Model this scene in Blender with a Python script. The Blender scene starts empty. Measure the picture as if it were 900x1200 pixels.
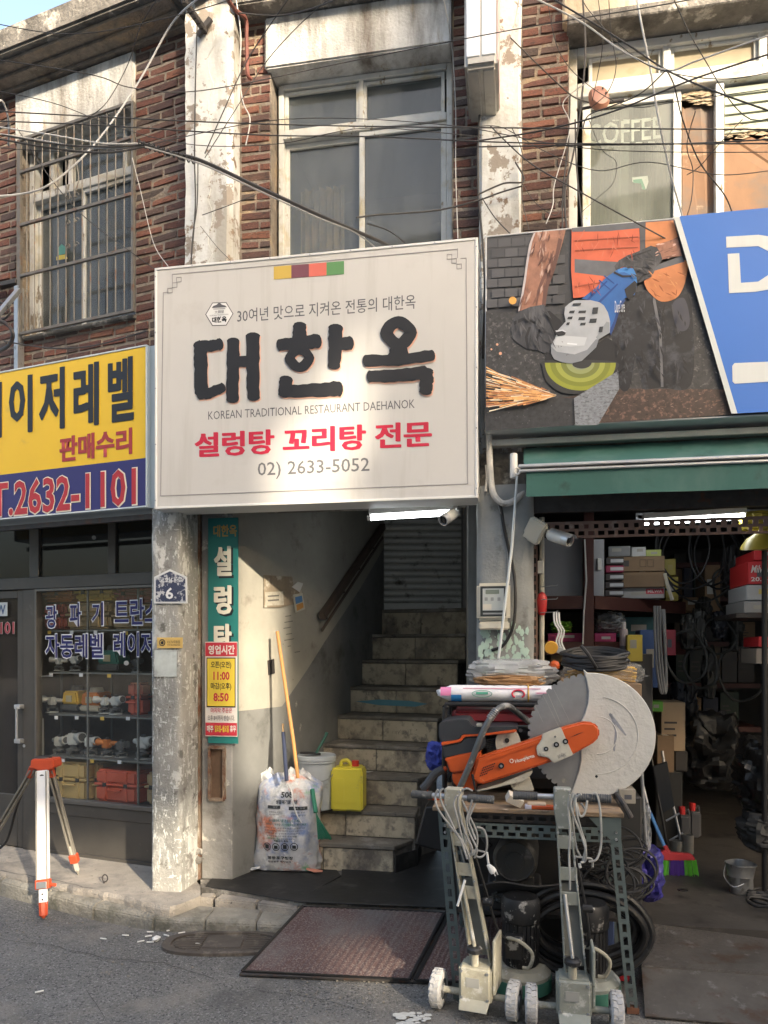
import bpy, bmesh, math, random
from mathutils import Vector, Matrix
R = math.radians
random.seed(11)
S = bpy.context.scene
COL = S.collection
# ---------------------------------------------------------------- camera, sky, sun, exposure
cam = bpy.data.cameras.new('camera'); camo = bpy.data.objects.new('camera', cam); COL.objects.link(camo)
camo.location = (0, 0, 1.55); camo.rotation_euler = (R(90), 0, 0)
cam.sensor_fit = 'VERTICAL'; cam.sensor_height = 36; cam.sensor_width = 27; cam.lens = 26
cam.shift_y = 0.135; cam.clip_start = 0.05; cam.clip_end = 500
S.camera = camo
SUN = Vector((0.50, -0.80, 0.36)).normalized()          # towards the sun
wd = bpy.data.worlds.new('World'); S.world = wd; wd.use_nodes = True
nt = wd.node_tree; sk = nt.nodes.new('ShaderNodeTexSky'); sk.sky_type = 'NISHITA'; sk.sun_disc = False
sk.sun_elevation = math.asin(SUN.z); sk.sun_rotation = math.atan2(SUN.x, SUN.y); sk.air_density = 1.1; sk.dust_density = 8; sk.ozone_density = .5
nt.links.new(sk.outputs[0], nt.nodes['Background'].inputs[0]); nt.nodes['Background'].inputs[1].default_value = 0.15
sl = bpy.data.lights.new('sun', 'SUN'); sl.energy = 2.0; sl.angle = R(1.0); sl.color = (1, 0.86, 0.66)
so = bpy.data.objects.new('sun', sl); COL.objects.link(so); so.rotation_euler = SUN.to_track_quat('Z', 'Y').to_euler()
so.location = (8, -12, 12)
S.view_settings.view_transform = 'Standard'; S.view_settings.look = 'None'
S.view_settings.use_white_balance = True; S.view_settings.white_balance_temperature = 6500
S.view_settings.exposure = 2.2; S.view_settings.gamma = 1
S.cycles.max_bounces = 6; S.cycles.transparent_max_bounces = 12
# ---------------------------------------------------------------- frames: real planes of the place
FP = 866.7
class Fr:
    """a frame standing in the place: x along a facade to the right, y into depth, z up"""
    def __init__(s, ox, oy, deg):
        s.ox, s.oy, s.a = ox, oy, R(deg); s.c, s.s = math.cos(s.a), math.sin(s.a)
        s.M = Matrix.Translation((ox, oy, 0)) @ Matrix.Rotation(s.a, 4, 'Z'); s.I = s.M.inverted()
    def p(s, px, py, d):
        k = (px-450)/FP
        x = (k*(s.oy+d*s.c)-s.ox+d*s.s)/(s.c-k*s.s)
        return Vector((x, d, 1.55+(762-py)/FP*(s.oy+x*s.s+d*s.c)))
    def g(s, px, py, z=0.0):
        Y = (1.55-z)*FP/(py-762)
        return s.I @ Vector(((px-450)/FP*Y, Y, z))
A = Fr(0, 4.13, -9.93)        # middle and right facade
B = Fr(-1.36, 4.36, -21.5)    # left wing, turned away
T = Fr(0, 3.34, -9.93)        # front edge of the work table
W = Fr(0, 0, 0)
MWD = {}
def lk(name, data):
    o = bpy.data.objects.new(name, data); COL.objects.link(o); return o
def tag(o, label, cat, group=None):
    o['label'] = label; o['category'] = cat
    if group: o['group'] = group
    return o
def thing(name, label, cat, fr, base, group=None):
    o = lk(name, None); M = fr.M @ Matrix.Translation(Vector(base)); o.matrix_world = M; o.empty_display_size = .05
    MWD[o] = M
    return tag(o, label, cat, group)
def basis(ax):
    ax = Vector(ax).normalized(); h = Vector((0, 0, 1)) if abs(ax.z) < .9 else Vector((0, 1, 0))
    e1 = ax.cross(h).normalized(); return e1, ax.cross(e1).normalized()
class MB:
    def __init__(s, fr=W): s.b = bmesh.new(); s.f = fr
    def face(s, pts, mi=0):
        try: f = s.b.faces.new([s.b.verts.new(p) for p in pts]); f.material_index = mi; return f
        except ValueError: return None
    def box(s, x0, x1, y0, y1, z0, z1, mi=0):
        v = [s.b.verts.new((x, y, z)) for x in (x0, x1) for y in (y0, y1) for z in (z0, z1)]
        for q in ((0, 1, 3, 2), (4, 6, 7, 5), (0, 4, 5, 1), (2, 3, 7, 6), (0, 2, 6, 4), (1, 5, 7, 3)):
            s.b.faces.new([v[i] for i in q]).material_index = mi
        return s
    def obox(s, c, sx, sy, sz, rot=(0, 0, 0)):
        from mathutils import Euler
        m = Euler([R(a) for a in rot]).to_matrix(); c = Vector(c)
        v = [s.b.verts.new(c + m @ Vector((x*sx/2, y*sy/2, z*sz/2))) for x in (-1, 1) for y in (-1, 1) for z in (-1, 1)]
        for q in ((0, 1, 3, 2), (4, 6, 7, 5), (0, 4, 5, 1), (2, 3, 7, 6), (0, 2, 6, 4), (1, 5, 7, 3)): s.b.faces.new([v[i] for i in q])
        return s
    def bar(s, p0, p1, w, h, up=None):
        p0, p1 = Vector(p0), Vector(p1); ax = (p1-p0).normalized()
        if up is None: e1, e2 = basis(ax)
        else:
            e1 = ax.cross(Vector(up)).normalized(); e2 = e1.cross(ax).normalized()
        v = [s.b.verts.new(p + e1*w/2*a + e2*h/2*b_) for p in (p0, p1) for a, b_ in ((-1, -1), (1, -1), (1, 1), (-1, 1))]
        for q in ((0, 1, 2, 3), (7, 6, 5, 4), (0, 4, 5, 1), (1, 5, 6, 2), (2, 6, 7, 3), (3, 7, 4, 0)): s.b.faces.new([v[i] for i in q])
        return s
    def tube(s, pts, r, n=8, closed=False):
        pts = [Vector(p) for p in pts]; N = len(pts); rs = r if isinstance(r, (list, tuple)) else [r]*N
        rings = []; e1 = None
        for i, p in enumerate(pts):
            a = pts[(i-1) % N] if (closed or i > 0) else p; c = pts[(i+1) % N] if (closed or i < N-1) else p
            t = (c-a).normalized() if (c-a).length > 1e-9 else Vector((0, 0, 1))
            if e1 is None: e1, e2 = basis(t)
            else:
                e1 = (e1 - t*e1.dot(t)); e1 = e1.normalized() if e1.length > 1e-6 else basis(t)[0]
                e2 = t.cross(e1)
            rings.append([s.b.verts.new(p + (e1*math.cos(2*math.pi*k/n) + e2*math.sin(2*math.pi*k/n))*rs[i]) for k in range(n)])
        for i in range(N if closed else N-1):
            a, c = rings[i], rings[(i+1) % N]
            for k in range(n): s.b.faces.new((a[k], a[(k+1) % n], c[(k+1) % n], c[k]))
        if not closed:
            s.b.faces.new(rings[0][::-1]); s.b.faces.new(rings[-1])
        return s
    def cyl(s, p0, p1, r0, r1=None, n=20): return s.tube([p0, p1], [r0, r0 if r1 is None else r1], n)
    def lathe(s, prof, c, ax=(0, 0, 1), n=24, cap=True, sq=1.0):
        c = Vector(c); ax = Vector(ax).normalized(); e1, e2 = basis(ax)
        rings = [[s.b.verts.new(c+ax*z+(e1*math.cos(2*math.pi*k/n)+e2*sq*math.sin(2*math.pi*k/n))*max(r, 1e-4)) for k in range(n)] for r, z in prof]
        for a, d in zip(rings, rings[1:]):
            for k in range(n): s.b.faces.new((a[k], a[(k+1) % n], d[(k+1) % n], d[k]))
        if cap: s.b.faces.new(rings[0][::-1]); s.b.faces.new(rings[-1])
        return s
    def prism(s, pts, ext, mi=0):
        """pts: 3D outline, extruded by the vector ext"""
        pts = [Vector(p) for p in pts]; ext = Vector(ext); n = len(pts)
        a = [s.b.verts.new(p) for p in pts]; d = [s.b.verts.new(p+ext) for p in pts]
        s.b.faces.new(a).material_index = mi; s.b.faces.new(d[::-1]).material_index = mi
        for i in range(n): s.b.faces.new((a[i], d[i], d[(i+1) % n], a[(i+1) % n])).material_index = mi
        return s
    def grid(s, fn, nu, nv, mi=0):
        v = [[s.b.verts.new(fn(i/nu, j/nv)) for j in range(nv+1)] for i in range(nu+1)]
        for i in range(nu):
            for j in range(nv): s.b.faces.new((v[i][j], v[i+1][j], v[i+1][j+1], v[i][j+1])).material_index = mi
        return s
    def fin(s, name, mat, parent=None, th=None, base=None, smooth=True, bevel=0, seg=1, kind=None, label=None, sharp=35):
        b = s.b
        bmesh.ops.recalc_face_normals(b, faces=b.faces[:])
        if bevel:
            es = [e for e in b.edges if len(e.link_faces) == 2 and e.calc_face_angle(0) > R(30)]
            if es: bmesh.ops.bevel(b, geom=es, offset=bevel, segments=seg, affect='EDGES', clamp_overlap=True)
        if parent is not None: M = MWD[parent]
        else:
            if base is None:
                vs = [v.co for v in b.verts]
                base = ((min(v.x for v in vs)+max(v.x for v in vs))/2, (min(v.y for v in vs)+max(v.y for v in vs))/2, min(v.z for v in vs))
            M = s.f.M @ Matrix.Translation(Vector(base))
        bmesh.ops.transform(b, matrix=M.inverted() @ s.f.M, verts=b.verts[:])
        me = bpy.data.meshes.new(name); b.to_mesh(me); b.free()
        if smooth:
            me.shade_smooth()
            try: me.set_sharp_from_angle(angle=R(sharp))
            except Exception: pass
        for m in (mat if isinstance(mat, (list, tuple)) else [mat]): me.materials.append(m)
        o = lk(name, me); MWD[o] = M
        if parent is not None: o.parent = parent
        else: o.matrix_world = M
        if th: tag(o, *th)
        if kind: o['kind'] = kind
        if label: o['label'] = label
        return o
def kids(o): return [c for c in COL.objects if c.parent == o]
def copy_tree(o, M=None, label=None):
    tree = {}
    for c in COL.objects:
        if c.parent: tree.setdefault(c.parent, []).append(c)
    def rec(q, par):
        c = q.copy(); COL.objects.link(c)
        if par is not None: c.parent = par
        MWD[c] = MWD.get(q, Matrix())
        for k in tree.get(q, []): rec(k, c)
        return c
    r = rec(o, None)
    if M is not None: r.matrix_world = M
    MWD[r] = M if M is not None else MWD[o]
    if label: r['label'] = label
    return r
def catmull(pts, n=6, closed=False):
    P = [Vector(p) for p in pts]; N = len(P); out = []
    for i in range(N if closed else N-1):
        if closed: a, b_, c, d = P[i-1], P[i], P[(i+1) % N], P[(i+2) % N]
        else: a, b_, c, d = P[max(i-1, 0)], P[i], P[i+1], P[min(i+2, N-1)]
        for k in range(n):
            t = k/n; out.append(.5*((2*b_)+(c-a)*t+(2*a-5*b_+4*c-d)*t*t+(3*b_-a-3*c+d)*t**3))
    if not closed: out.append(P[-1])
    return out
def jit(v, a): return Vector((v[0]+random.uniform(-a, a), v[1]+random.uniform(-a, a), v[2]+random.uniform(-a, a)))
# ---------------------------------------------------------------- materials
def pm(name, col, rough=.7, metal=0, var=.14, scale=6, bump=0, bscale=60, spots=(), rnd=0, spec=None, emit=None, stretch=(1, 1, 1), bdet=6, ramp=None, alpha=1):
    m = bpy.data.materials.new(name); m.use_nodes = True; n = m.node_tree; L = n.links.new
    N = n.nodes.new; bs = n.nodes['Principled BSDF']
    bs.inputs['Roughness'].default_value = rough; bs.inputs['Metallic'].default_value = metal
    if spec is not None: bs.inputs['Specular IOR Level'].default_value = spec
    tc = N('ShaderNodeTexCoord'); mp = N('ShaderNodeMapping'); mp.inputs['Scale'].default_value = stretch
    L(tc.outputs['Object'], mp.inputs[0]); vec = mp.outputs[0]
    if rnd or ramp:
        oi = N('ShaderNodeObjectInfo'); ad = N('ShaderNodeVectorMath'); sc = N('ShaderNodeVectorMath'); sc.operation = 'SCALE'
        cx = N('ShaderNodeCombineXYZ')
        for i in range(3): L(oi.outputs['Random'], cx.inputs[i])
        L(cx.outputs[0], sc.inputs[0]); sc.inputs['Scale'].default_value = 37
        L(vec, ad.inputs[0]); L(sc.outputs[0], ad.inputs[1]); vec = ad.outputs[0]
    nz = N('ShaderNodeTexNoise'); nz.inputs['Scale'].default_value = scale; nz.inputs['Detail'].default_value = 7; nz.inputs['Roughness'].default_value = .62
    L(vec, nz.inputs['Vector'])
    mr = N('ShaderNodeMapRange'); mr.inputs[1].default_value = .28; mr.inputs[2].default_value = .72
    mr.inputs[3].default_value = 1-var; mr.inputs[4].default_value = 1+var*.8; L(nz.outputs[0], mr.inputs[0])
    if ramp:
        cr = N('ShaderNodeValToRGB'); cr.color_ramp.interpolation = 'LINEAR'
        el = cr.color_ramp.elements
        for i, c in enumerate(ramp):
            e = el[i] if i < 2 else el.new(i/(len(ramp)-1))
            e.position = i/(len(ramp)-1); e.color = (*c, 1)
        L(oi.outputs['Random'], cr.inputs[0]); cc = cr.outputs[0]
    else:
        rg = N('ShaderNodeRGB'); rg.outputs[0].default_value = (*col, 1); cc = rg.outputs[0]
    hv = N('ShaderNodeHueSaturation'); L(mr.outputs[0], hv.inputs['Value']); L(cc, hv.inputs['Color']); cc = hv.outputs[0]
    if rnd:
        h2 = N('ShaderNodeHueSaturation'); m2 = N('ShaderNodeMapRange'); m2.inputs[3].default_value = 1-rnd; m2.inputs[4].default_value = 1+rnd
        L(oi.outputs['Random'], m2.inputs[0]); L(m2.outputs[0], h2.inputs['Value']); L(cc, h2.inputs['Color']); cc = h2.outputs[0]
    for sp in spots:
        c2, s2, th, wd_ = sp[:4]; st = sp[4] if len(sp) > 4 else (1, 1, 1); dt = sp[5] if len(sp) > 5 else 8
        mq = N('ShaderNodeMapping'); mq.inputs['Scale'].default_value = st; mq.inputs['Location'].default_value = (s2*1.7, s2*.31, s2)
        L(vec, mq.inputs[0]); n2 = N('ShaderNodeTexNoise'); n2.inputs['Scale'].default_value = s2; n2.inputs['Detail'].default_value = dt
        n2.inputs['Roughness'].default_value = .65; L(mq.outputs[0], n2.inputs['Vector'])
        r2 = N('ShaderNodeMapRange'); r2.inputs[1].default_value = th-wd_; r2.inputs[2].default_value = th+wd_; L(n2.outputs[0], r2.inputs[0])
        if len(sp) > 6: r2.inputs[4].default_value = sp[6]
        mx = N('ShaderNodeMix'); mx.data_type = 'RGBA'; L(r2.outputs[0], mx.inputs[0]); L(cc, mx.inputs[6]); mx.inputs[7].default_value = (*c2, 1); cc = mx.outputs[2]
    L(cc, bs.inputs['Base Color'])
    if bump:
        bp = N('ShaderNodeBump'); nb = N('ShaderNodeTexNoise'); nb.inputs['Scale'].default_value = bscale; nb.inputs['Detail'].default_value = bdet
        L(vec, nb.inputs['Vector']); L(nb.outputs[0], bp.inputs['Height']); bp.inputs['Strength'].default_value = min(1, bump*1.2); bp.inputs['Distance'].default_value = .012*bump
        L(bp.outputs[0], bs.inputs['Normal'])
    if emit:
        bs.inputs['Emission Color'].default_value = (*emit[0], 1); bs.inputs['Emission Strength'].default_value = emit[1]
    if alpha < 1: bs.inputs['Alpha'].default_value = alpha
    return m
def glassm(name, tint=(.75, .8, .8), opac=.25, dirt=(.35, .36, .34), rough=.04, dscale=3):
    """dusty window glass: see-through, mirror-like, with a film of dirt"""
    m = bpy.data.materials.new(name); m.use_nodes = True; n = m.node_tree; N = n.nodes.new; L = n.links.new
    n.nodes.remove(n.nodes['Principled BSDF']); out = n.nodes['Material Output']
    tr = N('ShaderNodeBsdfTransparent'); tr.inputs[0].default_value = (*tint, 1)
    gl = N('ShaderNodeBsdfGlossy'); gl.inputs['Roughness'].default_value = rough
    df = N('ShaderNodeBsdfDiffuse'); df.inputs[0].default_value = (*dirt, 1)
    lw = N('ShaderNodeLayerWeight'); pw = N('ShaderNodeMath'); pw.operation = 'POWER'; pw.inputs[1].default_value = 5; L(lw.outputs['Facing'], pw.inputs[0])
    fr = N('ShaderNodeMath'); fr.operation = 'MULTIPLY_ADD'; L(pw.outputs[0], fr.inputs[0]); fr.inputs[1].default_value = .9; fr.inputs[2].default_value = .035
    tc = N('ShaderNodeTexCoord'); nz = N('ShaderNodeTexNoise'); nz.inputs['Scale'].default_value = dscale; nz.inputs['Detail'].default_value = 8
    mp = N('ShaderNodeMapping'); mp.inputs['Scale'].default_value = (1.5, 1, .5); L(tc.outputs['Object'], mp.inputs[0]); L(mp.outputs[0], nz.inputs['Vector'])
    mr = N('ShaderNodeMapRange'); mr.inputs[1].default_value = .3; mr.inputs[2].default_value = .7; mr.inputs[3].default_value = opac*.55; mr.inputs[4].default_value = min(1, opac*1.5)
    L(nz.outputs[0], mr.inputs[0])
    m1 = N('ShaderNodeMixShader'); L(mr.outputs[0], m1.inputs[0]); L(tr.outputs[0], m1.inputs[1]); L(df.outputs[0], m1.inputs[2])
    m2 = N('ShaderNodeMixShader'); L(fr.outputs[0], m2.inputs[0]); L(m1.outputs[0], m2.inputs[1]); L(gl.outputs[0], m2.inputs[2])
    L(m2.outputs[0], out.inputs[0]); return m
K = {}
def cm(key, *a, **k):
    """cached material"""
    if key not in K: K[key] = pm(key, *a, **k)
    return K[key]
def flat(col, rough=.55, **k):
    key = 'paint_%02x%02x%02x_%d' % (*[int(c*255) for c in col], int(rough*100)) + ''.join(sorted(k))
    if key not in K: K[key] = pm(key, col, rough, **{**dict(var=.05, scale=5), **k})
    return K[key]
rust = (.10, .045, .025)
BRICK = pm('old brick', (.2, .1, .07), .9, var=.35, scale=9, bump=.5, bscale=18,
           ramp=[(.075, .042, .036), (.145, .058, .043), (.06, .045, .046), (.17, .068, .048), (.11, .055, .045), (.075, .058, .052), (.20, .085, .055), (.125, .048, .037)],
           spots=[((.26, .22, .18), 7, .66, .05), ((.035, .03, .03), 5, .62, .12), ((.24, .17, .12), 22, .70, .04)])
MORTAR = pm('grey mortar', (.22, .19, .16), .95, var=.3, scale=20, bump=1, bscale=60, spots=[((.36, .27, .17), 5, .6, .1), ((.10, .085, .07), 7, .60, .08)])
WHITECONC = pm('whitewashed concrete', (.60, .61, .60), .9, var=.22, scale=5, bump=.7, bscale=60,
               spots=[((.16, .14, .12), 4.5, .55, .14, (1.6, 1, .3)), ((.33, .27, .18), 9, .66, .07, (2, 1, .4)), ((.10, .09, .08), 30, .70, .04)])
CREAMCONC = pm('cream plaster', (.50, .44, .33), .9, var=.18, scale=5, bump=.5, bscale=50, spots=[((.30, .22, .13), 6, .62, .09, (2, 1, .4)), ((.4, .33, .2), 20, .68, .05)])
PEEL = pm('peeling white paint', (.58, .60, .60), .8, var=.14, scale=8, bump=.5, bscale=40,
          spots=[((.33, .32, .29), 2.5, .55, .08, (1.5, 1.5, .4)), ((.26, .23, .20), 6, .57, .012), ((.20, .15, .11), 11, .62, .02), ((.20, .085, .05), 5, .69, .02), ((.15, .14, .13), 30, .68, .03)])
GREYCONC = pm('grey concrete', (.27, .26, .25), .9, var=.25, scale=6, bump=.7, bscale=50, spots=[((.13, .12, .11), 4, .60, .10), ((.38, .36, .33), 9, .66, .06)])
OLDCONC = pm('dark weathered concrete', (.17, .16, .145), .95, var=.3, scale=7, bump=1, bscale=40, spots=[((.40, .38, .34), 6, .58, .03), ((.06, .055, .05), 5, .60, .1)])
COLUMN = pm('scuffed column paint', (.24, .24, .225), .8, var=.25, scale=6, bump=.6, bscale=70,
            spots=[((.34, .33, .30), 3, .52, .08, (1, 1, .5)), ((.50, .51, .49), 3.2, .60, .06, (1, 1, .4)), ((.54, .54, .51), 6.5, .585, .012, (1.3, 1.3, .6), 14), ((.56, .57, .55), 70, .60, .02, (1, .3, .3)), ((.56, .57, .55), 60, .63, .015, (.25, .25, 1)), ((.52, .53, .50), 60, .625, .02, (1, 1, .16)), ((.14, .135, .12), 8, .62, .03), ((.13, .10, .08), 20, .69, .03), ((.16, .15, .14), 5, .64, .05)])
COLUMNG = pm('column with mint paint', (.25, .26, .255), .8, var=.2, scale=6, bump=.4, bscale=70, spots=[((.14, .14, .13), 5, .63, .05), ((.12, .10, .09), 20, .70, .02)])
WOODW = pm('flaking white window paint', (.55, .56, .54), .75, var=.12, scale=10, bump=.3, bscale=60, spots=[((.24, .19, .13), 14, .64, .02, (1, 1, .5)), ((.09, .075, .055), 22, .70, .015, (1, 1, .4)), ((.42, .37, .26), 4, .58, .06)])
ASPH = pm('asphalt', (.15, .145, .137), .92, var=.2, scale=2.2, bump=1, bscale=110, bdet=4,
          spots=[((.28, .275, .26), 105, .60, .03, (1, 1, 1), 2), ((.05, .05, .05), 85, .60, .03, (1, 1, 1), 2), ((.24, .22, .19), 1.3, .56, .08), ((.08, .078, .075), 2.1, .64, .08)])
PAVE = pm('cement pavement', (.33, .30, .26), .92, var=.22, scale=5, bump=.8, bscale=90, spots=[((.17, .16, .15), 3.5, .58, .1), ((.09, .085, .08), 26, .67, .03)])
KERB = pm('mossy kerb stone', (.25, .235, .20), .95, var=.3, scale=9, bump=1, bscale=60, spots=[((.12, .115, .09), 5, .56, .07), ((.38, .36, .32), 24, .66, .04)])
STEEL = pm('galvanised steel', (.42, .43, .44), .42, .8, var=.15, scale=12, bump=.1, spots=[((.25, .24, .22), 20, .62, .05)])
ALU = pm('brushed aluminium', (.62, .63, .64), .38, .75, var=.08, scale=8)
DKMET = pm('dark iron', (.055, .05, .048), .6, .3, var=.3, scale=20, spots=[(rust, 14, .62, .06)])
BLACKP = pm('black plastic', (.011, .011, .012), .45, var=.2, scale=10, bump=.15, bscale=60)
RUBBER = pm('black cable rubber', (.014, .014, .015), .55, var=.2, scale=15, spots=[((.05, .05, .048), 18, .66, .04)])
GREYCAB = pm('grey cable', (.30, .30, .29), .55, var=.15, scale=15)
WHCAB = pm('white cable', (.62, .61, .57), .5, var=.12, scale=15)
CARD = pm('brown cardboard', (.24, .16, .095), .9, var=.12, scale=5, bump=.1, rnd=.12)
WHITEP = pm('white plastic', (.68, .67, .63), .4, var=.06, scale=6, spots=[((.45, .42, .36), 8, .68, .06)])
GLASS_UP = glassm('dusty upper glass', (.8, .84, .84), .46, (.15, .165, .17), dscale=5)
GLASS_SH = glassm('shop glass', (.97, .98, .97), .03, (.25, .25, .23))
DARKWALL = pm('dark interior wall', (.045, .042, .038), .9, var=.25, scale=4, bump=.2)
# ---------------------------------------------------------------- lettering
_TS = bpy.data.scenes.new('scratch')
def txt(s, fr, d, px0, px1, pyT, pyB, mat, parent, bold=.0, thick=.0015, shear=0, name='lettering', grow=0, lift=0, rot90=False, pymid=None):
    """flat print of the words s on the plane y=d of a frame, in the rectangle seen between the given points"""
    c = bpy.data.curves.new('w', 'FONT'); c.body = s; c.size = 1; c.offset = bold; c.resolution_u = 2; c.shear = shear
    o = bpy.data.objects.new('w', c); _TS.collection.objects.link(o); vl = _TS.view_layers[0]; vl.update()
    me = bpy.data.meshes.new_from_object(o.evaluated_get(vl.depsgraph))
    bpy.data.objects.remove(o); bpy.data.curves.remove(c)
    pc = (px0+px1)/2
    a = fr.p(px0, (pyT+pyB)/2, d); b_ = fr.p(px1, (pyT+pyB)/2, d); z1 = fr.p(pc, pyT, d).z; z0 = fr.p(pc, pyB, d).z
    x0, x1 = a.x-grow, b_.x+grow; z0 -= grow; z1 += grow
    vx = [v.co.x for v in me.vertices]; vy = [v.co.y for v in me.vertices]
    if not vx: return None
    mx, Mx, my, My = min(vx), max(vx), min(vy), max(vy)
    m = MB(fr); m.b.from_mesh(me); bpy.data.meshes.remove(me)
    for v in m.b.verts:
        u = (v.co.x-mx)/(Mx-mx); w = (v.co.y-my)/(My-my)
        v.co = Vector((x0+u*(x1-x0), d-lift, z0+w*(z1-z0)))
    for f in m.b.faces:
        f.normal_update()
        if f.normal.y > 0: f.normal_flip()
    b2 = m.b; me = bpy.data.meshes.new(name)
    M = MWD[parent]; bmesh.ops.transform(b2, matrix=M.inverted() @ fr.M, verts=b2.verts[:]); b2.to_mesh(me); b2.free()
    me.materials.append(mat); q = lk(name, me); q.parent = parent; MWD[q] = M
    return q
def otxt(s, fr, d, px0, px1, pyT, pyB, mat, mo, parent, bold=.02, edge=.012, lift=.0012, name='lettering', g=None):
    txt(s, fr, d, px0, px1, pyT, pyB, mo, parent, bold=bold+edge, grow=(g if g is not None else edge*.12), lift=lift, name=name+'_outline')
    return txt(s, fr, d, px0, px1, pyT, pyB, mat, parent, bold=bold, lift=lift*2, name=name)
def ppoly(fr, d, pts, mat, parent, name, th=.001):
    """a flat printed or cut shape given by its outline on the plane y=d"""
    m = MB(fr); m.prism([fr.p(x, y, d) for x, y in pts], (0, th, 0)); return m.fin(name, mat, parent, smooth=False)
# ================================================================ THE SETTING
def struct(m, name, mat, **k): o = m.fin(name, mat, **k); o['kind'] = 'structure'; return o
m = MB(W)
m.grid(lambda u, v: Vector((-40+80*u, -40+90*v, -.004)), 8, 8)
struct(m, 'road', ASPH, smooth=False, base=(0, 0, 0))
def Gw(px, py, z): return W.g(px, py, z)
# pavement slab on the left with an uneven broken edge
m = MB(W)
top = [(-40, 1015), (0, 1021), (40, 1029), (80, 1037), (110, 1043), (140, 1049), (172, 1057), (200, 1062), (235, 1050)]
front = [Gw(x, y+random.uniform(-1, 1), .13) for x, y in [tuple(Vector(a).lerp(Vector(b), k/5)) for a, b in zip(top, top[1:]) for k in range(5)]+[top[-1]]]
back = [Vector((p.x-.35, p.y+1.4, .13)) for p in front]
for i in range(len(front)-1):
    m.face([front[i], front[i+1], back[i+1], back[i]])
    a, b_ = front[i], front[i+1]; o_ = Vector((-.004, -.008, 0)); a1_, b1_ = Vector((a.x, a.y, .108))+o_*(1+.5*math.sin(i*.6)), Vector((b_.x, b_.y, .108))+o_*(1+.5*math.sin((i+1)*.6)); m.face([a1_, b1_, b_, a]); m.face([Vector((a1_.x, a1_.y, -.01)), Vector((b1_.x, b1_.y, -.01)), b1_, a1_])
bmesh.ops.remove_doubles(m.b, verts=m.b.verts[:], dist=.001)
struct(m, 'pavement', PAVE, base=(-2, 4.8, 0), smooth=False)
# kerb stones: two tiers
kroot = lk('kerb', None); kroot['kind'] = 'structure'; MWD[kroot] = Matrix()
kt = [(-45, 1018), (0, 1030), (55, 1045), (110, 1060), (180, 1074), (240, 1078), (300, 1080), (352, 1082)]
kh = [.10, .10, .09, .085, .075, .07, .065, .06]
kp = [Gw(x, y, h) for (x, y), h in zip(kt, kh)]
for i in range(len(kp)-1):
    a, b_ = kp[i], kp[i+1]; d = (b_-a).normalized(); n = Vector((-d.y, d.x, 0)); g = .003
    m = MB(W); a2, b2 = a+d*g, b_-d*g
    prof = [(-.006, -1), (0, -.02), (.02, 0), (.20, .003), (.20, -1)]
    ra = [Vector((a2.x, a2.y, 0))+n*o+Vector((0, 0, max(a2.z+h, -.02) if h > -.5 else -.02)) for o, h in prof]
    rb = [Vector((b2.x, b2.y, 0))+n*o+Vector((0, 0, max(b2.z+h, -.02) if h > -.5 else -.02)) for o, h in prof]
    va = [m.b.verts.new(p) for p in ra]; vb = [m.b.verts.new(p) for p in rb]
    for k in range(5): m.b.faces.new((va[k], vb[k], vb[(k+1) % 5], va[(k+1) % 5]))
    m.b.faces.new(va[::-1]); m.b.faces.new(vb)
    m.fin('kerb_stone', KERB, kroot, bevel=.006, seg=2)
# entrance platform
PL = .13
m = MB(W)
pf = [Gw(236, 1040, PL), Gw(290, 1048, PL), Gw(357, 1058, PL), Gw(530, 1064, PL), Vector((1.2, 4.0, PL)), Vector((1.35, 5.2, PL)), Vector((.3, 5.6, PL)), Vector((-.9, 5.5, PL)), Vector((-1.25, 4.75, PL))]
m.prism(pf, (0, 0, -.14)); struct(m, 'platform', OLDCONC, smooth=False)
for (x0, x1, y0, y1) in ((231, 250, 1052, 1052), (250, 300, 1053, 1058), (300, 350, 1058, 1064)):
    a, b_ = Gw(x0+1, y0, .11), Gw(x1-1, y1, .11); d = (b_-a).normalized(); n = Vector((-d.y, d.x, 0))
    m = MB(W); m.prism([a, b_, b_+n*.09, a+n*.09], (0, 0, -.13)); m.fin('kerb_stone', PAVE, kroot, bevel=.008, seg=2)
# rubber sheets on the platform
RUBMAT = pm('worn rubber sheet', (.016, .016, .016), .6, var=.35, scale=5, bump=.3, bscale=30, spots=[((.045, .043, .04), 6, .60, .06), ((.09, .085, .08), 60, .70, .02)])
def sheet(pts, z0, th, name, mat, lab, cat='floor mat', grp=None):
    m = MB(W); m.prism([Gw(x, y, z) for x, y, z in pts], (0, 0, -th)); return m.fin(name, mat, th=(lab, cat, grp), smooth=False, bevel=.002)
sheet([(241, 1038, PL+.008), (346, 1056, PL+.008), (400, 1026, PL+.008), (380, 1000, PL+.008), (262, 1011, PL+.008)], 0, .006, 'rubber_mat', RUBMAT, 'smaller black rubber sheet under the rubbish bag, its edges curling')
m = MB(W); Pz = PL+.015
m.prism([Gw(344, 1056, Pz), Gw(527, 1063, Pz), Gw(548, 1000, Pz), Gw(470, 965, Pz), Gw(402, 1000, Pz), Gw(400, 1027, Pz)], (0, 0, -.008))
m.fin('rubber_mat', RUBMAT, th=('large black rubber sheet in front of the lowest stair', 'floor mat'), smooth=False, bevel=.002)
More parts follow.
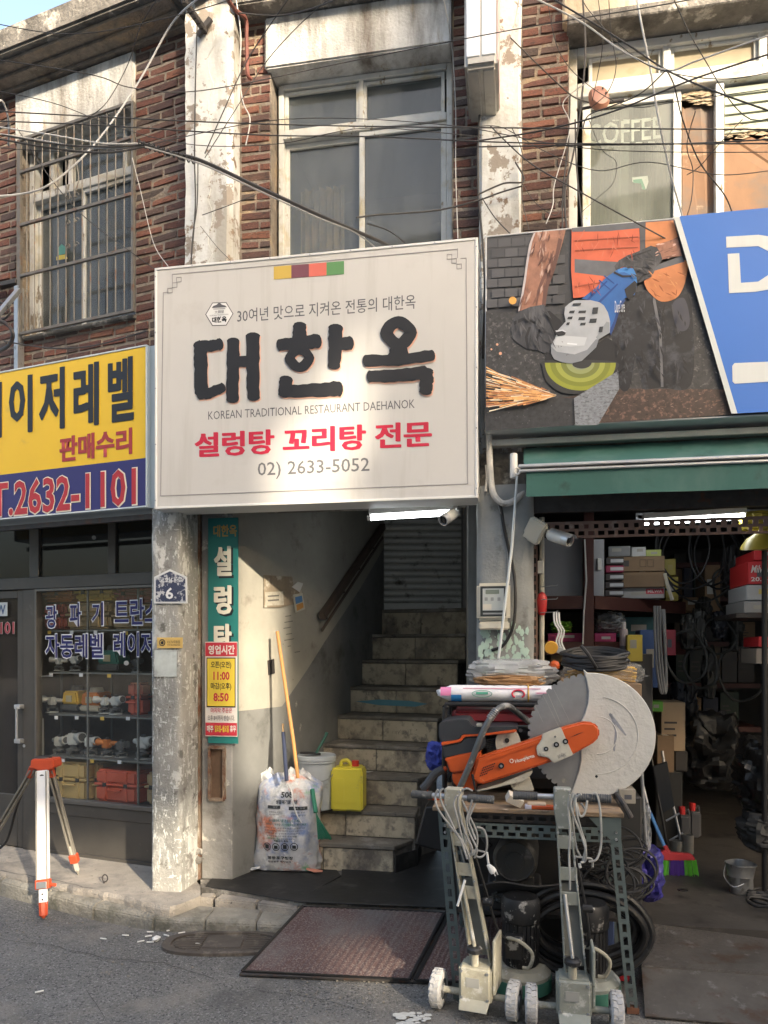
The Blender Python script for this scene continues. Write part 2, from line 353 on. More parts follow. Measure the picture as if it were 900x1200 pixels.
# ramp with two reddish mats
MATR = pm('dark red ribbed mat', (.085, .048, .045), .8, var=.15, scale=4, spots=[((.16, .13, .12), 120, .55, .05, (1, 1, 1), 2), ((.13, .12, .115), 3, .6, .12)])
rt = thing('ramp', 'low entrance ramp covered with two dark red ribbed mats', 'ramp', W, Gw(400, 1100, 0))
m = MB(W); m.prism([Gw(280, 1141, .014), Gw(600, 1154, .014), Gw(600, 1069, .137), Gw(354, 1060, .137)], (0, 0, -.012)); m.fin('ramp_board', DKMET, rt, smooth=False, bevel=.002)
for pts, nm in (([(284, 1138), (480, 1148), (521, 1069), (355, 1062)], 1), ([(487, 1148.5), (596, 1153), (598, 1071), (528, 1069)], 2)):
    zs = (.019, .019, .142, .142); q = [Gw(x, y, z) for (x, y), z in zip(pts, zs)]
    m = MB(W); nu, nv = 46 if nm == 1 else 30, 40
    def fn(u, v):
        p = (q[0]*(1-u)+q[1]*u)*(1-v)+(q[3]*(1-u)+q[2]*u)*v
        return p+Vector((0, 0, .0035*(math.sin(u*nu*3.1416*2/2) > 0)))
    m.grid(fn, nu, 2); m.fin('ribbed_mat', MATR, rt, smooth=False)
    m = MB(W)
    for a, b_ in zip(q, q[1:]+q[:1]): m.bar(a+Vector((0, 0, .001)), b_+Vector((0, 0, .001)), .016, .006, up=(0, 0, 1))
    m.fin('mat_edge', BLACKP, rt, smooth=False)
# manhole cover
MAN = pm('cast iron cover', (.10, .085, .072), .75, .3, var=.2, scale=12, bump=.3, spots=[((.20, .17, .14), 10, .6, .06)])
mc = Gw(262, 1106, 0); t = thing('drain_cover', 'oval cast iron drain cover with radial ribs set in the road by the kerb', 'drain cover', W, (mc.x, mc.y, 0))
def oval(ax, ay, n=40, z=0): return [Vector((mc.x+ax*math.copysign(abs(math.cos(k*2*math.pi/n))**.75, math.cos(k*2*math.pi/n)), mc.y+ay*math.copysign(abs(math.sin(k*2*math.pi/n))**.75, math.sin(k*2*math.pi/n)), z)) for k in range(n)]
m = MB(W); o1, o2 = oval(.32, .155, z=.012), oval(.275, .125, z=.012); lo = oval(.32, .155, z=-.01)
for k in range(40):
    j = (k+1) % 40; m.face([o1[k], o1[j], o2[j], o2[k]]); m.face([lo[k], lo[j], o1[j], o1[k]]); m.face([o2[k], o2[j], o2[j]-Vector((0, 0, .02)), o2[k]-Vector((0, 0, .02))])
m.fin('rim', MAN, t, smooth=False)
m = MB(W); m.face(oval(.28, .13, z=.001)); m.fin('plate', MAN, t, smooth=False)
for k in range(9):
    y = mc.y-.10+k*.025; w = .26*(1-((y-mc.y)/.135)**2)**.5
    for s in (-1, 1):
        if w > .13: MB(W).box(*sorted((mc.x+s*.11, mc.x+s*w)), y-.007, y+.007, 0, .009).fin('rib', MAN, t, smooth=False)
MB(W).box(mc.x-.10, mc.x+.10, mc.y-.06, mc.y+.06, 0, .008).fin('centre_pad', MAN, t, smooth=False, bevel=.004)
# litter: cigarette butts on the road
WHP = flat((.75, .73, .68), .8)
butts = [(205, 1073), (160, 1079), (187, 1089), (204, 1085), (176, 1092), (174, 1097), (147, 1096), (165, 1103), (213, 1093), (195, 1096), (121, 1100), (46, 1162), (176, 1104), (199, 1090), (218, 1090), (232, 1106), (215, 1085)]
places = ['nearest the kerb below the column', 'at the kerb, left of the scattered pile', 'long one at the top of the scattered pile', 'small one below the column foot', 'flat one in the middle of the pile', 'at the left of the crushed paper', 'lying apart, left of the pile', 'pointing down, left of the crushed paper', 'leaning on the drain cover rim', 'short one beside the drain cover', 'lying alone below the tripod shadow', 'lying alone far out on the asphalt', 'under the crushed paper', 'thin one in the pile', 'at the top edge of the drain cover', 'lying on the drain cover', 'right end of the scattered pile']
for (x, y), pl in zip(butts, places):
    p = Gw(x, y, .004); a = random.uniform(-.5, .6)
    MB(W).cyl(p-Vector((.018*math.cos(a), .018*math.sin(a), 0)), p+Vector((.018*math.cos(a), .018*math.sin(a), 0)), .004, n=6).fin('cigarette_butt', WHP, th=('white cigarette end '+pl, 'cigarette end', 'cigarette ends scattered by the kerb'))
p = Gw(183, 1100, .01); m = MB(W)
m.lathe([(.004, -.01), (.022, -.004), (.026, .006), (.014, .012), (.003, .014)], p, n=9)
for v in m.b.verts: v.co = jit(v.co, .004)
m.fin('paper_scrap', WHP, th=('crushed white paper scrap beside the drain cover', 'litter'))
# cracks and a worn paint mark in the road surface
CRK = pm('dark crack', (.03, .03, .028), .95)
def crack(pts, w, z, lab):
    m = MB(W); q = []
    for (a, b_) in zip(pts, pts[1:]):
        for k in range(6): u = k/6; q.append((a[0]+(b_[0]-a[0])*u+random.uniform(-2, 2), a[1]+(b_[1]-a[1])*u+random.uniform(-1, 1)))
    L_ = [Gw(x, y, z) for x, y in q]
    for i in range(len(L_)-1):
        w0, w1 = w*random.uniform(.4, 1), w*random.uniform(.4, 1); m.face([L_[i]-Vector((0, w0, 0)), L_[i+1]-Vector((0, w1, 0)), L_[i+1]+Vector((0, w1, 0)), L_[i]+Vector((0, w0, 0))])
    o = m.fin('road_crack', CRK, smooth=False); o['kind'] = 'structure'
crack([(-20, 1098), (60, 1108), (120, 1122), (190, 1128), (262, 1150)], .0025, .001, ''); crack([(120, 1122), (100, 1160), (130, 1205)], .002, .0012, ''); crack([(0, 1020), (60, 1030), (118, 1043)], .003, .1315, '')
crack([(300, 1160), (380, 1172), (450, 1190)], .002, .001, '')
m = MB(W)
for k in range(26):
    c_ = Gw(478+random.uniform(-14, 26), 1194+random.uniform(-7, 8), .0015+.0001*k); s_ = random.uniform(.006, .022); m.face([c_+Vector((s_*1.4*math.cos(t), s_*math.sin(t), 0)) for t in [j*.9+random.uniform(-.2, .2) for j in range(7)]])
o = m.fin('road_paint', pm('worn road paint', (.50, .50, .47), .9, var=.2, scale=30), smooth=False); o['kind'] = 'structure'
m = MB(W)
for k in range(420):
    x_, y_ = random.uniform(-10, 880), random.uniform(0, 1)**2*70+1076; z_ = .0
    c_ = Gw(x_, y_+(0 if x_ < 340 else 70), 0); s_ = random.uniform(.0015, .005); c_.z = s_*.5; m.obox(c_, s_*2, s_*1.6, s_, (0, 0, random.uniform(0, 90)))
o = m.fin('gutter_grit', pm('gutter grit', (.20, .18, .15), .95, rnd=.2), smooth=False); o['kind'] = 'stuff'; tag(o, 'scattered grit and small stones along the gutter', 'grit')
# anchor ring in the pavement
p = Gw(123, 1035, .13); m = MB(W)
m.tube([p+Vector((.016*math.cos(a), 0, .03+.022*math.sin(a))) for a in [k*math.pi/8 for k in range(16)]], .004, 6, True)
m.cyl(p+Vector((-.005, 0, -.005)), p+Vector((-.005, 0, .012)), .006, n=8); m.fin('anchor_ring', DKMET, th=('small iron ring eye set in the pavement left of the column', 'ring'))
# workshop floor with ramp plates
FL = .12
m = MB(A); m.box(.62, 6.5, -.02, 6.5, -.02, FL)
struct(m, 'workshop_floor', pm('oily workshop floor', (.055, .050, .045), .6, var=.35, scale=3, bump=.3, bscale=30, spots=[((.09, .08, .07), 5, .62, .06), ((.012, .011, .010), 4, .60, .06)]), smooth=False)
PLT = pm('steel ramp plate', (.13, .118, .105), .5, .5, var=.3, scale=6, bump=.3, bscale=40, spots=[((.10, .06, .04), 6, .60, .07), ((.24, .23, .22), 10, .64, .05)])
a0, a1 = Gw(754, 1081, FL+.006), Gw(1080, 1124, FL+.006); b0, b1 = Gw(752, 1132, .09), Gw(1120, 1158, .09); c0, c1 = Gw(756, 1190, .012), Gw(1160, 1225, .012)
m = MB(W); m.prism([b0, b1, a1, a0], (0, 0, -.006)); o = m.fin('chequer_plate', PLT, th=('worn steel chequer plate ramp at the workshop threshold', 'ramp plate'), smooth=False)
m = MB(W)
for i in range(58):
    for j in range(16):
        u, v = (i+.5+(j % 2)*.5)/59, (j+.5)/16
        p = (b0*(1-u)+b1*u)*(1-v)+(a0*(1-u)+a1*u)*v; s_ = 1 if (i+j) % 2 else -1
        m.bar(p+Vector((-.008, -.004*s_, .001)), p+Vector((.008, .004*s_, .001)), .003, .003, up=(0, 0, 1))
m.fin('tread_pattern', PLT, o, smooth=False)
m = MB(W); m.prism([c0, c1, b1+Vector((0, 0, -.004)), b0+Vector((0, 0, -.004))], (0, 0, -.006)); m.fin('steel_sheet', PLT, th=('flat grey steel sheet sloping from chequer plate to the road', 'ramp plate'), smooth=False)
# opposite side of the street (behind the camera): unseen, heights and gaps shaped to shade the facade
OPW = pm('opposite facade', (.62, .57, .50), .9, var=.1, scale=.6)
def opp(x0, x1, y0, y1, h, lab, wins=True):
    t = thing('unseen_opposite_block', lab, 'building', W, ((x0+x1)/2, (y0+y1)/2, 0))
    MB(W).box(x0, x1, y0, y1, 0, h).fin('wall', OPW, t, smooth=False)
    MB(W).box(x0-.1, x1+.1, y0-.1, y1+.1, h, h+.25).fin('roof', GREYCONC, t, smooth=False)
    return t
opp(-18, 4.85, -12, -7, 10.6, 'pale three storey building across the street, behind the camera on the left')
t = opp(4.85, 6.33, -7.6, -7, 4.85, 'added unseen block across the street behind the camera, its open slot passing sun to the pavement')  # added unseen block, the slot above it lets sun onto the pavement
MB(W).box(4.86, 6.33, -7.6, -7, 5.95, 10.6).fin('slot_top_mask', OPW, t, smooth=False)  # added mass closing the sun slot from above
for x in (4.9, 6.28): MB(W).box(x-.04, x+.04, -7.1, -7.02, 5.1, 5.95).fin('post', OPW, t, smooth=False)  # added posts at the ends of the sun slot
MB(W).box(6.36, 7.14, -7.2, -7.05, 2.5, 4.68).fin('sun_slit_wall', OPW, t, smooth=False); MB(W).box(6.42, 7.14, -7.2, -7.05, 4.95, 6.0).fin('sun_slit_wall', OPW, t, smooth=False)  # added walls, the slit between them passes sun to the ramp mats
m = MB(W); m.prism([(6.34, -7.3, 7.55), (7.12, -7.3, 8.62), (7.12, -7.3, 10.4), (6.62, -7.3, 10.4), (6.62, -7.3, 9.25), (6.34, -7.3, 9.2)], (0, -.12, 0)); m.fin('sun_mask_board', OPW, t, smooth=False)  # added unseen board, its outline shapes the sun patch on the cream sign
t = opp(7.16, 8.35, -7.6, -7, 10.9, 'added tall slim block edging the sun gap across the street, behind the camera on the right')  # added thin block that bounds the sun gap
m = MB(W); m.prism([(6.74, -7.1, 7.42), (7.155, -7.1, 8.1), (7.155, -7.1, 7.42)], (0, -.1, 0)); m.fin('sun_edge_board', OPW, t, smooth=False)  # added unseen board that narrows the sun band on the sign
opp(8.36, 24, -7.6, -7, 8.75, 'low pale building across the street, behind the camera on the far right')
# ================================================================ BUILDINGS
def unit_bricks(n=8):
    out = []
    for i in range(n):
        b = bmesh.new(); e = .06; ez = .13
        for x in (-.5, .5):
            for z in (-.5, .5):
                pass
        # chamfered front, plain back
        f = [(-.5+e*.5, -.5, -.5+ez), (.5-e*.5, -.5, -.5+ez), (.5-e*.5, -.5, .5-ez), (-.5+e*.5, -.5, .5-ez)]
        k = [(-.5, -.2, -.5), (.5, -.2, -.5), (.5, -.2, .5), (-.5, -.2, .5)]
        r = [(-.5, .5, -.5), (.5, .5, -.5), (.5, .5, .5), (-.5, .5, .5)]
        V = []
        for ring, a in ((f, .07), (k, .02), (r, 0)):
            V.append([b.verts.new((x+random.uniform(-a, a)*.35, y+random.uniform(-a, a)*1.5, z+random.uniform(-a, a))) for x, y, z in ring])
        b.faces.new(V[0])
        for p, q in zip(V, V[1:]):
            for j in range(4): b.faces.new((p[j], q[j], q[(j+1) % 4], p[(j+1) % 4]))
        bmesh.ops.recalc_face_normals(b, faces=b.faces[:])
        me = bpy.data.meshes.new('brick'); b.to_mesh(me); b.free(); me.materials.append(BRICK); out.append(me)
    return out
UB = unit_bricks()
def bricks(fr, root, regions, d, ch=.0605, pitch=.192, dep=.05, skew=0, z00=2.0, jx=.004):
    """one object per brick in the running bond of the wall"""
    M = fr.M @ Matrix.Translation(Vector((0, 0, 0))); n = 0
    for (x0, x1, z0, z1) in regions:
        k = int((z0-z00)/ch)
        while z00+k*ch < z1-.01:
            zc = z00+(k+.5)*ch; k += 1
            if zc-ch/2 < z0-.01: continue
            off = (k % 2)*pitch/2 + random.uniform(-.02, .02)
            x = x0; j = math.floor((x0-off)/pitch)+1
            cuts = [x0]
            while off+j*pitch < x1-.035:
                if off+j*pitch > x0+.035: cuts.append(off+j*pitch+random.uniform(-.007, .007))
                j += 1
            cuts.append(x1)
            for a, b_ in zip(cuts, cuts[1:]):
                parts = [(a, b_)]
                if b_-a > .13 and random.random() < .12: mid = (a+b_)/2; parts = [(a, mid), (mid, b_)]
                for p, q in parts:
                    w = q-p-.011; h = ch-.0105+random.uniform(-.003, .001)
                    o = bpy.data.objects.new('brick', random.choice(UB)); COL.objects.link(o); o.parent = root
                    loc = Vector(((p+q)/2, d+dep/2+random.uniform(-.002, .003), zc+random.uniform(-.002, .002)))
                    L = MWD[root].inverted() @ M @ Matrix.Translation(loc) @ Matrix.Rotation(R(random.uniform(-1.6, 1.6)), 4, 'Y') @ Matrix.Rotation(R(random.uniform(-1.5, 1.5)), 4, 'Z')
                    o.matrix_local = L @ Matrix.Diagonal((w, dep, h, 1)); n += 1
    return n
def walls(fr, root, regions, d, th=.22, mat=MORTAR, name='wall'):
    for (x0, x1, z0, z1) in regions:
        MB(fr).box(x0, x1, d, d+th, z0, z1).fin(name, mat, root, smooth=False)
# ---------------------------------------------------------------- middle and right building (frame A)
DW = .35
bld = thing('brick_building', 'old two storey brick building with whitewashed pillars above the restaurant and tool shop', 'building', A, (.5, .35, 0))
ax = lambda px, d=DW, py=180: A.p(px, py, d).x
az = lambda px, py, d=DW: A.p(px, py, d).z
xP0, xP1 = ax(214, .2), ax(270, .2); xc0, xc1 = ax(317), ax(530); xq0, xq1 = ax(561, .2), ax(611, .2); xr0 = ax(667)
zl = (az(313, 82, .33)+az(528, 52, .33))/2; zlt = az(420, 6, .33); zrl = (az(660, 30, .33)+az(900, 3, .33))/2
ZT = 6.3; Z2 = 2.452
xm = (xP0+xP1)/2
walls(A, bld, [(xP1-.06, xc0, 2.655, ZT), (xc1, xq0+.05, 2.655, ZT), (xq1-.03, xr0, 2.655, ZT), (xc0, xc1, 2.655, 3.25), (xc0, xc1, zlt, ZT), (xr0, 4.2, 2.655, 3.3), (xr0, 4.2, zrl+.02, ZT)], DW+.007)
NB = 0
NB += bricks(A, bld, [(xP1+.005, xc0, 3.5, 5.55), (xc1, xq0, 3.55, 5.75), (xq1, xr0, 3.62, 5.75)], DW)
print('bricks A', NB)
# concrete pillars
def pillar(fr, x0, x1, y0, y1, z0, z1, mat, root, ch=.02, name='pillar'):
    m = MB(fr)
    nz = 14
    for i in range(nz+1):
        pass
    pts = [(x0, y1), (x0, y0+ch), (x0+ch, y0), (x1-ch, y0), (x1, y0+ch), (x1, y1)]
    rings = []
    for i in range(nz+1):
        z = z0+(z1-z0)*i/nz
        rings.append([m.b.verts.new((x+random.uniform(-.004, .004), y+random.uniform(-.004, .004), z)) for x, y in pts])
    for a, b_ in zip(rings, rings[1:]):
        for k in range(6): m.b.faces.new((a[k], a[(k+1) % 6], b_[(k+1) % 6], b_[k]))
    m.b.faces.new(rings[0]); m.b.faces.new(rings[-1][::-1])
    return m.fin(name, mat, root, sharp=25)
pillar(A, xP0, xP1, .22, .6, 2.655, ZT, PEEL, bld, .03)
pillar(A, xq0, xq1, .24, .6, 2.655, ZT, PEEL, bld, .015)
# raised strip of thick peeling paint on the left pillar
m = MB(A); xs0, xs1 = ax(216, .2), ax(248, .2); z = 3.6; L_, R_ = [], []
while z < 5.7:
    L_.append((xs0+random.uniform(-.004, .006), z)); R_.append((xs1+random.uniform(-.03, .012), z)); z += .055
m.prism([(x, .212, z) for x, z in L_]+[(x, .212, z) for x, z in R_[::-1]], (0, .012, 0))
m.fin('peeling_paint', PEEL, bld, smooth=False)
# lintels
def slab(fr, x0, x1, y0, y1, z0, z1, mat, root, name='lintel', bev=.01): return MB(fr).box(x0, x1, y0, y1, z0, z1).fin(name, mat, root, bevel=bev, seg=2)
slab(A, ax(312), ax(529), .315, .5, zl, zlt, WHITECONC, bld)
slab(A, ax(659), 4.2, .29, .5, zrl, ZT, CREAMCONC, bld)
MB(A).box(ax(664), 4.2, .268, .5, zrl-.035, zrl+.03).fin('lintel_edge', OLDCONC, bld, bevel=.006)
slab(A, xP1+.002, xq0-.002, .20, .5, zlt+.003, zlt+.09, OLDCONC, bld, 'cornice')
slab(A, xP1+.002, xq0-.002, .10, .5, zlt+.093, zlt+.25, OLDCONC, bld, 'cornice')
# floor beam and shop fronts heads
BEAM = OLDCONC
MB(A).box(xP0, 4.2, .10, .6, 2.45, 2.65).fin('floor_beam', OLDCONC, bld, smooth=False)
# a window with frame, sashes and panes
def sash(fr, win, x0, x1, z0, z1, y, w, mat, glass=None, dep=.035, name='sash', pane='pane'):
    m = MB(fr)
    m.box(x0, x0+w, y, y+dep, z0, z1); m.box(x1-w, x1, y, y+dep, z0, z1)
    m.box(x0+w, x1-w, y+.001, y+dep, z0, z0+w); m.box(x0+w, x1-w, y+.001, y+dep, z1-w, z1)
    s_ = m.fin(name, mat, win, smooth=False, bevel=.003)
    if glass:
        p = MB(fr); p.box(x0+w, x1-w, y+dep*.5, y+dep*.5+.004, z0+w, z1-w); p.fin(pane, glass, win, smooth=False)
    return s_
def winframe(fr, root, x0, x1, z0, z1, y, w, dep, mat, muls=(), rails=()):
    m = MB(fr)
    m.box(x0, x0+w, y, y+dep, z0, z1); m.box(x1-w, x1, y, y+dep, z0, z1); m.box(x0+w, x1-w, y-.002, y+dep, z1-w, z1); m.box(x0+w, x1-w, y-.002, y+dep, z0, z0+w)
    for z, h in rails: m.box(x0+w, x1-w, y-.006, y+dep, z-h/2, z+h/2)
    for x, z0_, z1_ in muls: m.box(x-w*.45, x+w*.45, y+.002, y+dep-.002, z0_, z1_)
    o = m.fin('window', mat, root, smooth=False, bevel=.004); return o
dwc = .46
X = lambda px, py=180: A.p(px, py, dwc).x
Zc = lambda px, py: A.p(px, py, dwc).z
zt1 = (Zc(330, 104)+Zc(523, 77))/2+.01; ztr = (Zc(330, 158)+Zc(525, 138))/2; xmu = X(423)
wc = winframe(A, bld, ax(319)+.004, ax(529)-.004, 3.26, zl-.002, dwc, .035, .09, WOODW, [(xmu, ztr, zt1)], [(ztr, .05)])
sash(A, wc, X(333), xmu-.012, ztr+.026, zt1-.03, dwc+.012, .022, WOODW, GLASS_UP)
sash(A, wc, xmu+.012, X(521), ztr+.026, zt1-.03, dwc+.012, .022, WOODW, GLASS_UP)
sash(A, wc, X(331), xmu+.01, 3.3, ztr-.026, dwc+.045, .032, WOODW, GLASS_UP)
sash(A, wc, xmu-.012, X(523), 3.3, ztr-.026, dwc+.005, .032, WOODW, GLASS_UP)
# room behind
def room(fr, root, x0, x1, z0, z1, y0, y1, mat=DARKWALL):
    m = MB(fr); m.box(x0, x1, y1, y1+.05, z0, z1); m.box(x0-.05, x0, y0, y1, z0, z1); m.box(x1, x1+.05, y0, y1, z0, z1)
    m.box(x0, x1, y0, y1, z0-.05, z0); m.box(x0, x1, y0, y1, z1, z1+.05); return m.fin('room', mat, root, smooth=False)
room(A, bld, ax(317)-.1, ax(531)+.1, 3.2, zl+.1, .6, 1.9)
CURT = pm('cream curtain', (.75, .52, .28), .9, var=.15, scale=5)
def curtain(fr, root, x0, x1, z0, z1, y, n, amp, mat, name='curtain'):
    m = MB(fr); m.grid(lambda u, v: Vector((x0+(x1-x0)*u, y+amp*math.sin(u*n*6.283)+amp*.4*math.sin(u*n*2.1*6.283+v), z0+(z1-z0)*v)), n*8, 3)
    return m.fin(name, mat, root)
curtain(A, wc, X(345), X(398), 3.3, Zc(370, 205), .60, 6, .018, CURT)
# right window
Xr = lambda px, py=180, d=.46: A.p(px, py, d).x
zr = lambda px, py, d=.46: A.p(px, py, d).z
ztr2 = (zr(690, 112)+zr(900, 82))/2
wr = winframe(A, bld, xr0+.003, 3.4, 3.35, zrl-.038, .44, .05, .10, WOODW, [(Xr(781, 80), ztr2, zrl-.06), (Xr(893, 60), ztr2, zrl-.06)], [(ztr2+.01, .085)])
FROST = pm('stained frosted pane', (.33, .28, .19), .35, var=.15, scale=3, spots=[((.25, .17, .08), 4, .64, .08), ((.16, .33, .26), 2.3, .66, .02)])
for a, b_ in ((690, 776), (786, 888)):
    sash(A, wr, Xr(a, 90), Xr(b_, 80), ztr2+.056, zrl-.09, .462, .02, WOODW)
    m = MB(A); m.box(Xr(a, 90)+.02, Xr(b_, 80)-.02, .478, .484, ztr2+.075, zrl-.11); m.fin('pane', FROST, wr, smooth=False)
GLASSC = glassm('cafe glass', (.62, .66, .62), .42, (.2, .21, .19))
sash(A, wr, Xr(683), Xr(799), 3.40, ztr2-.035, .47, .045, WOODW, GLASSC)
MB(A).box(Xr(729), Xr(738), .50, .515, 3.4, ztr2-.06).fin('mullion', WOODW, wr, smooth=False)
MB(A).box(Xr(838), Xr(848), .45, .50, 3.40, ztr2-.035).fin('mullion', WOODW, wr, smooth=False, bevel=.004)
t_ = txt('COFFEE', A, .4905, 688, 776, 141, 167, flat((.78, .80, .77), .7), wr, bold=.012, lift=0)
for gx in (690.5, 704, 720, 733, 747.5, 762): 
    for gy in (167.5, 140.5): ppoly(A, .4905, [(gx-2.5, gy+2-(gx-688)*.03), (gx+5, gy+2-(gx-688)*.03), (gx+5, gy+.8-(gx-688)*.03), (gx-2.5, gy+.8-(gx-688)*.03)], flat((.78, .80, .77), .7), wr, 'lettering', .0006) if gx > 712 else None
curtain(A, wr, Xr(686), Xr(792), 3.35, ztr2, .60, 14, .014, pm('grey green curtain', (.36, .38, .33), .9, var=.1, scale=6))
room(A, bld, xr0-.02, 3.6, 3.25, zrl, .66, 1.7)
PLY = pm('weathered plywood', (.20, .11, .06), .8, var=.25, scale=4, bump=.2, bscale=40, stretch=(1, 1, .5), spots=[((.13, .10, .08), 3, .56, .08, (1, 1, 3)), ((.36, .27, .18), 5, .66, .05, (1, 1, 4))])
def torn(fr, x0, x1, z0, z1, y, mat, par, name, amp=.03, n=14):
    m = MB(fr); pts = [(x0, y, z0), (x1, y, z0)]+[(x1+(x0-x1)*i/n, y+random.uniform(-.004, .004), z1+random.uniform(-amp, amp)) for i in range(n+1)]
    m.prism(pts, (0, .008, 0)); return m.fin(name, mat, par, smooth=False)
torn(A, Xr(801), Xr(838), 3.4, zr(820, 120), .492, PLY, wr, 'plywood_panel', .012)
torn(A, Xr(848), 3.3, 3.4, zr(872, 160), .485, PLY, wr, 'plywood_panel', .02, 30)
TORNP = pm('torn insulation', (.36, .29, .20), .95, var=.3, scale=20, bump=.6)
for (a, b_, py) in ((800, 838, 118), (848, 905, 158)):
    m = MB(A)
    for i in range(26):
        u = random.random(); c = A.p(a+(b_-a)*u, py-4+random.uniform(-5, 8), .478); s_ = .02+.03*random.random()
        m.face([c+Vector((-s_, 0, 0)), c+Vector((0, -.012, -s_*.4)), c+Vector((s_, 0, .003)), c+Vector((0, -.003, s_*.45))])
    m.fin('torn_edge', TORNP, wr, smooth=False)
SLAT = pm('green grey louvre', (.33, .36, .29), .6, var=.12, scale=5, spots=[((.2, .19, .14), 5, .63, .06)])
z = zr(872, 98)
for i in range(5):
    m = MB(A); zz = z-i*.055; m.prism([(Xr(850), .478, zz), (Xr(850), .470, zz-.047), (Xr(850), .484, zz-.052), (Xr(850), .49, zz-.004)], (.55, 0, 0)); m.fin('louvre_slat', SLAT, wr, smooth=False)
# plastic toy gun sticker on the glass
GR = flat((.05, .35, .2), .5)
gt = ppoly(A, .4908, [(741, 208), (759, 206), (760, 213), (757, 222), (752, 221), (752, 215), (741, 213)], flat((.7, .72, .7), .6), wr, 'sticker')
ppoly(A, .4895, [(742, 210.5), (752, 209.5), (757, 222), (753, 222), (751, 215), (742, 214)], GR, wr, 'sticker')
# ---------------------------------------------------------------- left wing (frame B)
bw = thing('brick_building', 'left wing of the brick building with barred window, turned away along the street', 'building', B, (-1.5, .35, 0))
bx = lambda px, py=250, d=DW: B.p(px, py, d).x
bz = lambda px, py, d=DW: B.p(px, py, d).z
x0, x1 = bx(19), bx(158); xe = bx(216, 200)+.03; xl = bx(-60)
zwt = (bz(18, 171)+bz(158, 123))/2; zwb = (bz(30, 398)+bz(157, 372))/2; zlt2 = (bz(18, 114)+bz(158, 58))/2
zc0 = (bz(20, 110)+bz(210, 35))/2
print('left', x0, x1, xe, xl, zwt, zwb, zlt2, zc0)
walls(B, bw, [(xl, x0, Z2, zlt2), (x1, xe, Z2, zlt2), (x0, x1, Z2, zwb), (xl, xe, zlt2, 5.75)], DW+.007)
nb = bricks(B, bw, [(xl, x0, zwb-.3, zlt2), (x1, xe, 3.4, zlt2), (x0, x1, zwb-.5, zwb-.012), (bx(-5, 420), x0, zwb-.5, zwb-.31)], DW, pitch=.205)
print('bricks B', nb)
slab(B, x0, x1, .335, .55, zwt, zlt2, WHITECONC, bw)
slab(B, x0-.02, x1+.01, .325, .56, zwb-.012, zwb+.012, OLDCONC, bw, 'sill', .004)
# stepped brick cornice, soldier bricks
zz = zlt2+.004; steps = [(.33, .10), (.25, .11), (.17, .11)]
ztop = (bz(0, 64, .1)+bz(150, 0, .1))/2
hs = (ztop-zz)/3
for i, dd in enumerate((.30, .22, .14)):
    z0_ = zz+i*hs
    MB(B).box(xl, xe, dd+.012, .56, z0_+.002, z0_+hs-.002).fin('cornice', MORTAR, bw, smooth=False)
    NBx = 0; x = xl+.0; regs = []
    bricks(B, bw, [(xl, xe-.02, z0_, z0_+hs-.015)], dd, ch=hs-.016, pitch=.105 if i < 3 else .2, dep=.05, z00=z0_)
slab(B, xl, xe+.25, .10, .6, ztop+.002, ztop+.17, OLDCONC, bw, 'parapet', .015)
# window
X2 = lambda px, py=250: B.p(px, py, .47).x
Z2f = lambda px, py: B.p(px, py, .47).z
zm = (Z2f(40, 238)+Z2f(157, 196))/2
OLDW = pm('grey flaking window paint', (.52, .53, .52), .8, var=.15, scale=8, bump=.3, spots=[((.20, .17, .13), 12, .58, .02, (1, 1, .4)), ((.40, .37, .3), 4, .55, .06)])
wl = winframe(B, bw, x0+.003, x1-.003, zwb+.014, zwt-.002, .46, .04, .09, OLDW, [(X2(62, 195), zm, zwt-.04), (X2(147, 180), zm, zwt-.04), (X2(83, 190), zm, zwt-.04)], [(zm, .06)])
sash(B, wl, X2(40), X2(100), zwb+.05, zm-.03, .50, .028, OLDW, GLASS_UP)
sash(B, wl, X2(96), x1-.05, zwb+.05, zm-.03, .465, .028, OLDW, GLASS_UP)
sash(B, wl, X2(83, 190), X2(147, 180), zm+.03, zwt-.04, .475, .02, OLDW, GLASS_UP)
room(B, bw, x0-.1, x1+.1, zwb-.1, zwt+.1, .6, 1.6)
fl = ppoly(B, .478, [(66, 301), (70, 299), (77, 298), (79, 303), (66, 305)], flat((.5, .4, .08)), wl, 'sticker'); ppoly(B, .478, [(67, 292), (72, 286), (78, 290), (78, 297), (68, 299)], flat((.08, .25, .22)), wl, 'sticker')
# iron grille
GRM = pm('grey iron grille', (.15, .14, .125), .6, .3, var=.25, scale=12, spots=[((.16, .08, .045), 10, .62, .06)])
gx0, gx1 = B.p(23, 250, .3).x, B.p(156, 250, .3).x; gz0, gz1 = zwb+.01, zwt-.02
gr = thing('window_grille', 'rusty iron grille of thin upright bars over the left upper window', 'window grille', B, ((gx0+gx1)/2, .3, gz0))
for x, w in ((gx0, .028), (gx1, .018)): MB(B).box(x-w/2, x+w/2, .29, .31, gz0, gz1).fin('post', GRM, gr, smooth=False)
for z in (gz0+.006, gz0+(gz1-gz0)*.30, gz0+(gz1-gz0)*.56, gz0+(gz1-gz0)*.83, gz1-.006): MB(B).box(gx0+.014, gx1-.009, .286, .304, z-.009, z+.009).fin('rail', GRM, gr, smooth=False)
for i in range(1, 14):
    x = gx0+(gx1-gx0)*i/14; MB(B).cyl((x, .297, gz0+.008), (x, .297, gz1-.008), .0045, n=6).fin('bar', GRM, gr)
